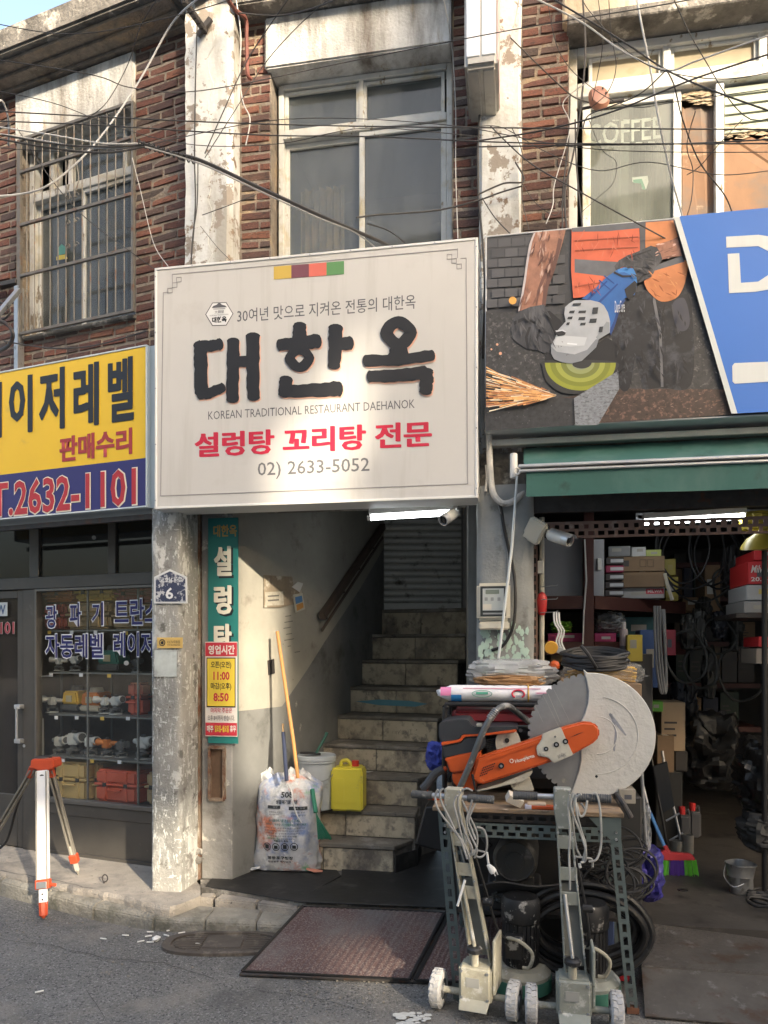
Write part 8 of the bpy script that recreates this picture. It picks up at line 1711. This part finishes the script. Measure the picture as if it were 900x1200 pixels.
# yellow jerrycan
YC = pm('yellow jerrycan plastic', (.70, .60, .06), .35, var=.05, scale=4, spots=[((.42, .38, .12), 7, .68, .05)])
q = W.g(406, 951, zb2); JF = Fr(q.x, q.y, -8); s_ = q.y/FP; w = 19*s_; h = 55*s_
jc = thing('jerrycan', 'bright yellow plastic jerrycan with red cap on the second step', 'jerrycan', JF, (0, .08, zb2))
m = MB(JF); m.prism([(-w, 0, zb2), (w, 0, zb2), (w, 0, zb2+h*.86), (w-.015, 0, zb2+h*.93), (-w+.02, 0, zb2+h*.93), (-w, 0, zb2+h*.88)], (0, .17, 0)); m.fin('body', YC, jc, bevel=.018, seg=3)
for x0, x1 in ((-w*.78, -w*.1), (w*.12, w*.8)): MB(JF).box(x0, x1, -.003, .01, zb2+h*.16, zb2+h*.72).fin('side_panel', YC, jc, bevel=.006, seg=2)
MB(JF).tube(catmull([(-w*.5, .085, zb2+h*.9), (-w*.45, .085, zb2+h*1.02), (-w*.1, .085, zb2+h*1.05), (w*.2, .085, zb2+h*.93)], 5), .013, 8).fin('handle', YC, jc)
MB(JF).cyl((w*.42, .085, zb2+h*.92), (w*.42, .085, zb2+h*1.05), .024, n=18).fin('cap', flat((.60, .05, .03), .4), jc)
for k in range(4): MB(JF).box(w*.25, w*.68, -.0045, -.002, zb2+h*(.34+.08*k), zb2+h*(.36+.08*k)).fin('embossing', YC, jc, smooth=False)
# --- survey tripod --------------------------------------------------------
TR = pm('tripod orange red', (.50, .075, .03), .4, var=.12, scale=12, spots=[((.30, .26, .22), 12, .68, .04)]); TW = pm('white tripod leg', (.70, .71, .72), .4, var=.06, scale=8, spots=[((.4, .4, .38), 16, .68, .03)])
TG = pm('grey tripod side', (.30, .28, .24), .5, .3, var=.15)
hd = wp(49, 894, 4.50); tr = thing('survey_tripod', 'survey tripod with orange red head and white front leg at the kerb', 'tripod', W, (hd.x, hd.y, 0))
m = MB(W); m.prism([wp(x, y, 4.44) for x, y in ((36, 890), (62, 890), (63, 900), (55, 903), (44, 903), (35, 900))], (0, .12, 0)); m.fin('head', TR, tr, bevel=.006, seg=2)
MB(W).lathe([(.045, 0), (.05, .004), (.046, .014)], hd+Vector((0, .02, .022)), n=24).fin('head_plate', DKMET, tr)
foot = W.g(51, 1078, 0); top = wp(49.5, 903, 4.44); dl = foot-top
MB(W).bar(top, top+dl*.76, .070, .030, up=(0, 1, 0)).fin('leg', TW, tr, bevel=.003); 
for sx in (-.030, .030): MB(W).bar(top+Vector((sx, -.017, 0)), top+dl*.76+Vector((sx, -.017, 0)), .007, .006, up=(0, 1, 0)).fin('leg_edge', TG, tr, smooth=False)
MB(W).bar(top+dl*.70, top+dl*.90, .045, .022, up=(0, 1, 0)).fin('leg_extension', TW, tr, bevel=.002)
MB(W).bar(top+dl*.735, top+dl*.80, .082, .045, up=(0, 1, 0)).fin('clamp', TR, tr, bevel=.005); MB(W).bar(top+dl*.745+Vector((0, -.024, 0)), top+dl*.79+Vector((0, -.024, 0)), .06, .006, up=(0, 1, 0)).fin('clamp_plate', STEEL, tr, bevel=.002)
MB(W).cyl(top+dl*.77+Vector((.04, 0, 0)), top+dl*.77+Vector((.075, -.01, 0)), .010, n=10).fin('clamp_screw', TR, tr)
for f in (.83, .865): q = top+dl*f+Vector((0, -.014, 0)); MB(W).cyl(q, q+Vector((0, .005, 0)), .005, n=8).fin('rivet', BLACKP, tr)
MB(W).tube([top+dl*.885, top+dl*.97, foot+Vector((0, 0, .008))], [.026, .024, .005], 8).fin('foot', TR, tr)
txt('a', W, top.y-.022, 46.5, 52.5, 907.5, 914, BLACKP, tr, bold=.06)
for (hx_, hy_, fx, fy, Yf) in ((59, 902, 92, 1025, None), (39, 902, -26, 1012, None)):
    f_2 = W.g(fx, fy, .13); t0 = wp(hx_, hy_, 4.52)
    for o_ in (-.012, .012): MB(W).bar(t0+Vector((o_, 0, 0)), t0.lerp(f_2, .80)+Vector((o_, 0, 0)), .012, .03, up=(0, 1, 0)).fin('leg', TG, tr, bevel=.002)
    MB(W).bar(t0.lerp(f_2, .72), t0.lerp(f_2, .96), .024, .02, up=(0, 1, 0)).fin('leg_extension', pm('pale leg', (.48, .46, .40), .5, var=.1), tr, bevel=.002)
    MB(W).bar(t0.lerp(f_2, .80), t0.lerp(f_2, .88), .05, .045, up=(0, 1, 0)).fin('clamp', TR, tr, bevel=.005); MB(W).tube([t0.lerp(f_2, .95), f_2], [.012, .004], 8).fin('foot', TG, tr)
    MB(W).bar(t0+Vector((0, 0, .02)), t0.lerp(f_2, .07), 0.036, .034, up=(0, 1, 0)).fin('hinge', TR, tr, bevel=.004)
# dark strap left of the tripod
MB(W).tube(catmull([wp(36, 905, 4.6), wp(20, 945, 4.75), wp(8, 985, 4.8), wp(-10, 1000, 4.8)], 5), .008, 6).fin('strap', BLACKP, th=('black strap hanging behind the left tripod leg', 'strap'))
# ================================================================ OVERHEAD CABLES AND FITTINGS
CBL = pm('weathered cable', (.045, .043, .042), .6, var=.3, scale=9)
def cable(pts, lab, r=.005, mat=None, fr=A, grp=None, n=7):
    mat = mat or CBL; r = r*.78
    """pts: (px, py, depth in the frame)"""
    MB(fr).tube(catmull([fr.p(*p) for p in pts], n), r, 6).fin('cable', mat, th=(lab, 'cable', grp))
GW = pm('pale weathered wire', (.50, .50, .49), .6, var=.15)
cable([(-60, 127, -.6), (100, 136, -.5), (270, 144, -.4), (430, 148, -.3), (620, 150, -.3), (960, 152, -.3)], 'straight black cable crossing the whole facade just above the windows middle', .004)
cable([(-60, 140, -.6), (100, 146, -.5), (300, 158, -.4), (430, 160, -.3), (640, 168, -.3), (960, 168, -.35)], 'straight black cable crossing the facade, lowest of the long pair', .004)
cable([(-60, 62, -.9), (100, 86, -.8), (150, 102, -.6), (210, 108, -.4), (280, 99, -.3), (420, 70, -.2), (600, 35, -.3), (780, 5, -.5), (900, -20, -.6)], 'thin wire climbing from the left window to the upper right', .003)
cable([(-40, 143, -.6), (60, 158, -.55), (120, 168, -.5), (165, 168, -.45)], 'upper wire of the bundle entering from the left edge', .005, GW)
cable([(-40, 150, -.6), (60, 168, -.55), (120, 172, -.5), (168, 170, -.45)], 'middle black wire of the bundle entering from the left edge', .006)
cable([(-40, 155, -.6), (50, 172, -.55), (120, 179, -.5), (170, 172, -.45)], 'lowest black wire of the bundle entering from the left edge', .006)
cable([(-40, 151, -.62), (40, 163, -.55), (110, 174, -.5), (170, 170, -.44)], 'pale wire inside the bundle entering from the left edge', .004, GW)
cable([(163, 167, -.45), (195, 178, -.4), (235, 188, -.35), (300, 218, -.3), (370, 250, -.22), (420, 272, -.1), (452, 286, .0), (470, 300, .08)], 'thick black bundled cable swooping from the left pillar down behind the cream sign', .012)
cable([(170, 172, -.46), (235, 192, -.37), (300, 222, -.32), (370, 254, -.24), (415, 272, -.12), (440, 290, .0)], 'pale grey cable wound along the thick black bundled cable', .005, GREYCAB)
TKC = [o for o in COL.objects if o.get('label', '').startswith('thick black bundled')][0]
for k in range(12):
    u = k/11; c = A.p(164+62*u, 168+20*u, -.45+.08*u); 
    MB(A).tube([c+Vector((0, .016*math.cos(t), .016*math.sin(t))) for t in [j*.785 for j in range(8)]], .0035, 5, True).fin('cable_tie', BLACKP, th=None, parent=TKC)
cable([(418, 255, -.2), (440, 252, -.1), (470, 250, 0), (515, 246, .1), (560, 235, .15), (585, 226, .2), (612, 218, .2)], 'black cable branching right from the thick cable to the right pillar', .006)
cable([(430, 262, -.1), (455, 270, 0), (475, 285, .05)], 'short black loop behind the top of the cream sign', .005)
cable([(-30, 230, -.6), (20, 228, -.5), (60, 215, -.5), (110, 170, -.4), (160, 100, -.3), (200, 30, -.3), (230, 0, -.5), (260, -20, -.6)], 'pale thick wire curling up across the left window to the top', .006, GW)
cable([(100, 140, -.2), (125, 120, -.2), (150, 75, -.2), (165, 30, -.3), (190, -10, -.4)], 'thin brown wire rising past the left lintel', .003, DKMET)
cable([(20, 150, -.2), (60, 210, -.1), (100, 255, 0), (160, 300, .1), (185, 318, .1)], 'thin dark wire slanting down over the left barred window', .0035)
cable([(155, 185, .2), (165, 225, .2), (180, 285, .2), (197, 312, .1)], 'thin pale wire dropping to the left corner of the cream sign', .003, GW)
cable([(231, 30, .18), (229, 100, .18), (228, 185, .18), (229, 240, .18), (224, 305, .18)], 'black cable running down the left whitewashed pillar', .006)
cable([(232, 190, .17), (231, 240, .17), (226, 275, .17), (224, 310, .17)], 'second shorter cable on the left whitewashed pillar', .005)
cable([(240, 180, -.1), (262, 130, -.1), (290, 70, -.1), (330, 10, -.2), (345, -10, -.3)], 'black cable rising steeply from the left pillar bracket to the top', .004)
cable([(240, 185, -.1), (275, 130, -.1), (310, 75, -.1), (350, 30, -.2), (390, -5, -.3)], 'thin cable fanning right of the steep one above the left pillar', .003)
cable([(237, 252, .1), (270, 240, .1), (300, 228, .1)], 'short thin wire from the left pillar to the brick strip', .003)
cable([(235, 265, .1), (255, 290, .1), (270, 305, .08)], 'tiny slack wire at the foot of the left pillar', .0025)
cable([(275, -10, .2), (282, 40, .2), (281, 90, .25), (285, 120, .25), (293, 140, .25), (288, 170, .25)], 'loose white wire on the brick strip left of the middle window', .005, GW)
cable([(280, 15, -.5), (330, 18, -.4), (380, 5, -.5), (420, -15, -.6)], 'slack cable hanging across the top above the middle window', .004)
cable([(520, 0, -.2), (530, 60, .1), (534, 130, .25), (534, 200, .25), (537, 290, .2)], 'white wire running down the brick strip right of the middle window', .0035, GW)
cable([(562, 135, .2), (560, 180, .2), (561, 230, .2), (566, 290, .15), (568, 340, .1), (566, 420, .08)], 'thick black cable going down between the two big signs', .008)
cable([(585, 80, .2), (600, 40, .15), (608, 0, .1), (610, -20, 0)], 'tan wire rising along the right whitewashed pillar', .003, GW)
cable([(598, 44, -.1), (640, 85, .0), (670, 112, .1), (690, 120, .2)], 'black wire running down from the projecting sign to the right window', .004)
cable([(575, 148, .0), (620, 190, -.1), (680, 225, -.2), (740, 258, -.2), (790, 285, -.1)], 'black wire slanting down behind the picture sign', .0045)
cable([(560, 165, -.2), (640, 152, -.3), (720, 130, -.4), (820, 90, -.5), (960, 45, -.6)], 'black cable climbing from the right pillar to the right edge', .005)
cable([(560, 172, -.2), (690, 170, -.3), (810, 168, -.3), (960, 160, -.4)], 'level black cable crossing the COFFEE window', .004)
cable([(650, 0, -.4), (700, 30, -.4), (740, 55, -.4), (781, 82, -.4), (840, 108, -.5), (960, 150, -.6)], 'dark cable from upper left through the knot to the right edge', .005)
cable([(610, -10, -.5), (680, 25, -.4), (730, 60, -.4), (781, 82, -.4), (820, 70, -.45), (960, 20, -.6)], 'cable meeting the knot from the top and rising to the right', .005, GW)
cable([(745, -10, -.4), (752, 30, -.4), (762, 80, -.35), (772, 140, -.3), (785, 200, -.2), (800, 255, -.1)], 'pale thick cable dropping past the COFFEE window post', .0065, GW)
cable([(781, 82, -.4), (790, 100, -.4), (800, 140, -.3), (820, 190, -.2), (850, 230, -.1), (862, 262, -.05)], 'brown wire hanging from the knot over the plywood', .0045, DKMET)
cable([(781, 82, -.4), (750, 110, -.35), (715, 125, -.3), (690, 135, -.2), (683, 150, 0)], 'wire running from the knot down left to the grey insulator', .004)
cable([(683, 0, .2), (686, 60, .2), (680, 130, .2), (672, 180, .2), (662, 225, .2), (664, 268, .15)], 'dark cable bundle strand along the left frame of the right window', .007)
cable([(668, 110, .22), (666, 170, .22), (660, 220, .22), (659, 272, .15)], 'second strand beside the left frame of the right window', .006)
cable([(674, 140, .2), (676, 200, .2), (683, 270, .1)], 'third strand beside the left frame of the right window', .0055)
cable([(640, 262, .1), (648, 240, .15), (650, 215, .2), (668, 150, .2), (660, 120, .2), (690, 95, .15)], 'pale loose wire wandering over the right brick strip', .0035, GW)
cable([(800, 268, -.05), (810, 235, -.1), (812, 200, -.1), (805, 170, -.2), (815, 130, -.3)], 'thin wire looping over the left plywood panel', .003)
cable([(870, 140, -.2), (840, 172, -.2), (820, 195, -.15), (805, 205, -.1)], 'thin wire over the right plywood panel', .003)
cable([(960, 110, -.5), (880, 140, -.4), (820, 60, -.5), (790, 0, -.6)], 'thin slack wire in the upper right corner', .003)
cable([(560, 228, .1), (590, 215, .15), (614, 212, .2), (604, 190, .2)], 'short stiff cable on the right pillar below the level cables', .006)
cable([(565, 232, .15), (580, 255, .15), (600, 276, .1)], 'thin cable from the right pillar down to the picture sign corner', .004)
cable([(600, 150, .2), (612, 180, .2), (612, 230, .2), (620, 270, .15)], 'thin cable crossing the edge of the right brick strip', .003)
cable([(5, 400, .1), (60, 408, .1), (110, 405, .1), (172, 388, .1)], 'black cable sagging between the left window and the yellow sign', .006, fr=B)
for pts, lab in (([(640, -10, -.4), (655, 60, -.3), (690, 100, -.2), (740, 125, -.2), (800, 118, -.3), (960, 96, -.4)], 'fine slack wire sweeping under the top panes of the right window'),
    ([(700, -10, -.3), (706, 50, -.2), (700, 90, -.1), (694, 118, .1)], 'fine wire dropping straight to the brown round fitting'),
    ([(713, -10, -.3), (716, 40, -.2), (722, 78, -.2), (712, 108, -.1), (690, 128, .1)], 'fine wire curling down right of the brown round fitting'),
    ([(960, 70, -.5), (860, 92, -.4), (781, 84, -.4), (735, 60, -.4), (690, 12, -.4), (680, -10, -.4)], 'fine wire bent at the knot in front of the right window'),
    ([(690, 140, .1), (705, 175, .1), (722, 190, .1), (718, 215, .1), (700, 232, .1), (680, 250, .12)], 'fine black wire curling over the COFFEE pane'),
    ([(560, 148, .0), (590, 150, .0), (640, 178, -.1), (700, 200, -.1), (760, 190, -.2), (850, 205, -.2), (960, 190, -.3)], 'fine sagging wire over the lower right window'),
    ([(-40, 100, -.6), (60, 120, -.5), (140, 150, -.4), (230, 170, -.3), (330, 168, -.2), (430, 150, -.2), (560, 160, -.1)], 'fine sagging wire from the left edge to the right pillar'),
    ([(-40, 170, -.6), (80, 178, -.5), (160, 172, -.4), (330, 140, -.3), (520, 146, -.2), (700, 175, -.3), (960, 178, -.3)], 'fine wavy wire just under the long pair of cables'),
    ([(-40, 20, -.8), (80, 40, -.8), (200, 20, -.8), (300, -10, -.8)], 'fine wire crossing the roof edge at the upper left'),
    ([(612, 215, .2), (630, 240, .15), (655, 250, .15), (662, 200, .2), (664, 160, .2)], 'fine loose loop of wire on the right brick strip')):
    cable(pts, lab, .0026)
# insulator / speaker on the right window
c = A.p(702, 115, .25); INS = pm('brown insulator', (.30, .14, .09), .4, var=.15)
t = thing('insulator', 'brown round perforated fitting on a black bracket left of the COFFEE window', 'fitting', A, c)
MB(A).lathe([(.02, -.03), (.055, -.02), (.062, 0), (.05, .02), (.02, .028)], c, ax=(.25, -1, .25), n=22, sq=1.25).fin('disc', INS, t); MB(A).cyl(c+Vector((-.12, .03, -.03)), c+Vector((.14, .03, -.005)), .008, n=8).fin('bracket', DKMET, t)
for k in range(5): q = c+Vector((.025*math.cos(k*1.25)+.01, -.024, .03*math.sin(k*1.25)+.01)); MB(A).cyl(q, q+Vector((0, .006, 0)), .005, n=8).fin('hole', BLACKP, t)
# iron bracket on the left pillar top, and rusty pipe
t = thing('iron_bracket', 'dark ribbed iron arm jutting from the top of the left pillar', 'bracket', A, A.p(235, 35, .2))
MB(A).bar(A.p(240, 36, .2), A.p(215, 0, -.15), .03, .03).fin('arm', DKMET, t, bevel=.003)
for k in range(6): q = A.p(240, 36, .2).lerp(A.p(215, 0, -.15), k/6); MB(A).tube([q+Vector((.02*math.cos(a), 0, .02*math.sin(a))) for a in [j*1.047 for j in range(6)]], .004, 5, True).fin('band', DKMET, t)
MB(A).bar(A.p(232, 42, .19), A.p(247, 22, .19), .02, .03).fin('base_plate', DKMET, t)
RP = pm('rusty red pipe', (.15, .05, .04), .7, var=.2, scale=10)
MB(A).tube(catmull([A.p(262, -8, .0), A.p(276, 12, .12), A.p(288, 22, .25), A.p(289, 45, .28), A.p(290, 85, .30), A.p(294, 92, .33)], 4), .012, 8).fin('pipe', RP, th=('rusty red pipe coming down the brick strip beside the left pillar', 'pipe'))
# steel bracket and wires at the far left edge
t = thing('iron_bracket', 'grey angle iron bracket with bent pipes at the left edge under the barred window', 'bracket', B, B.p(10, 385, .1))
MB(B).bar(B.p(22, 340, .25), B.p(-10, 378, -.05), .03, .03).fin('arm', STEEL, t, bevel=.002); MB(B).bar(B.p(-20, 338, .3), B.p(20, 330, .3), .03, .03).fin('arm', DKMET, t, bevel=.002)
MB(B).tube(catmull([B.p(-12, 372, .0), B.p(8, 380, .0), B.p(15, 392, .0), B.p(10, 405, .05), B.p(-5, 413, .1)], 5), .012, 8).fin('bent_pipe', DKMET, t); MB(B).tube(catmull([B.p(-5, 352, .1), B.p(8, 358, .1), B.p(12, 366, .1), B.p(4, 374, .1), B.p(-8, 372, .1)], 5), .007, 8).fin('bent_wire', DKMET, t)
MB(B).tube(catmull([B.p(-8, 125, -.4), B.p(2, 118, -.3), B.p(10, 140, -.2), B.p(10, 170, .0)], 5), .006, 6).fin('cable', GW, th=('pale bent wire at the upper left edge beside the lintel', 'cable'))
MB(B).box(B.p(23, 380, .31).x-.02, B.p(23, 380, .31).x+.015, .28, .335, zwb-.25, zwb+.35).fin('angle_iron', STEEL, th=('upright steel angle at the left edge of the barred window', 'steel angle'), smooth=False)

bpy.data.scenes.remove(_TS)
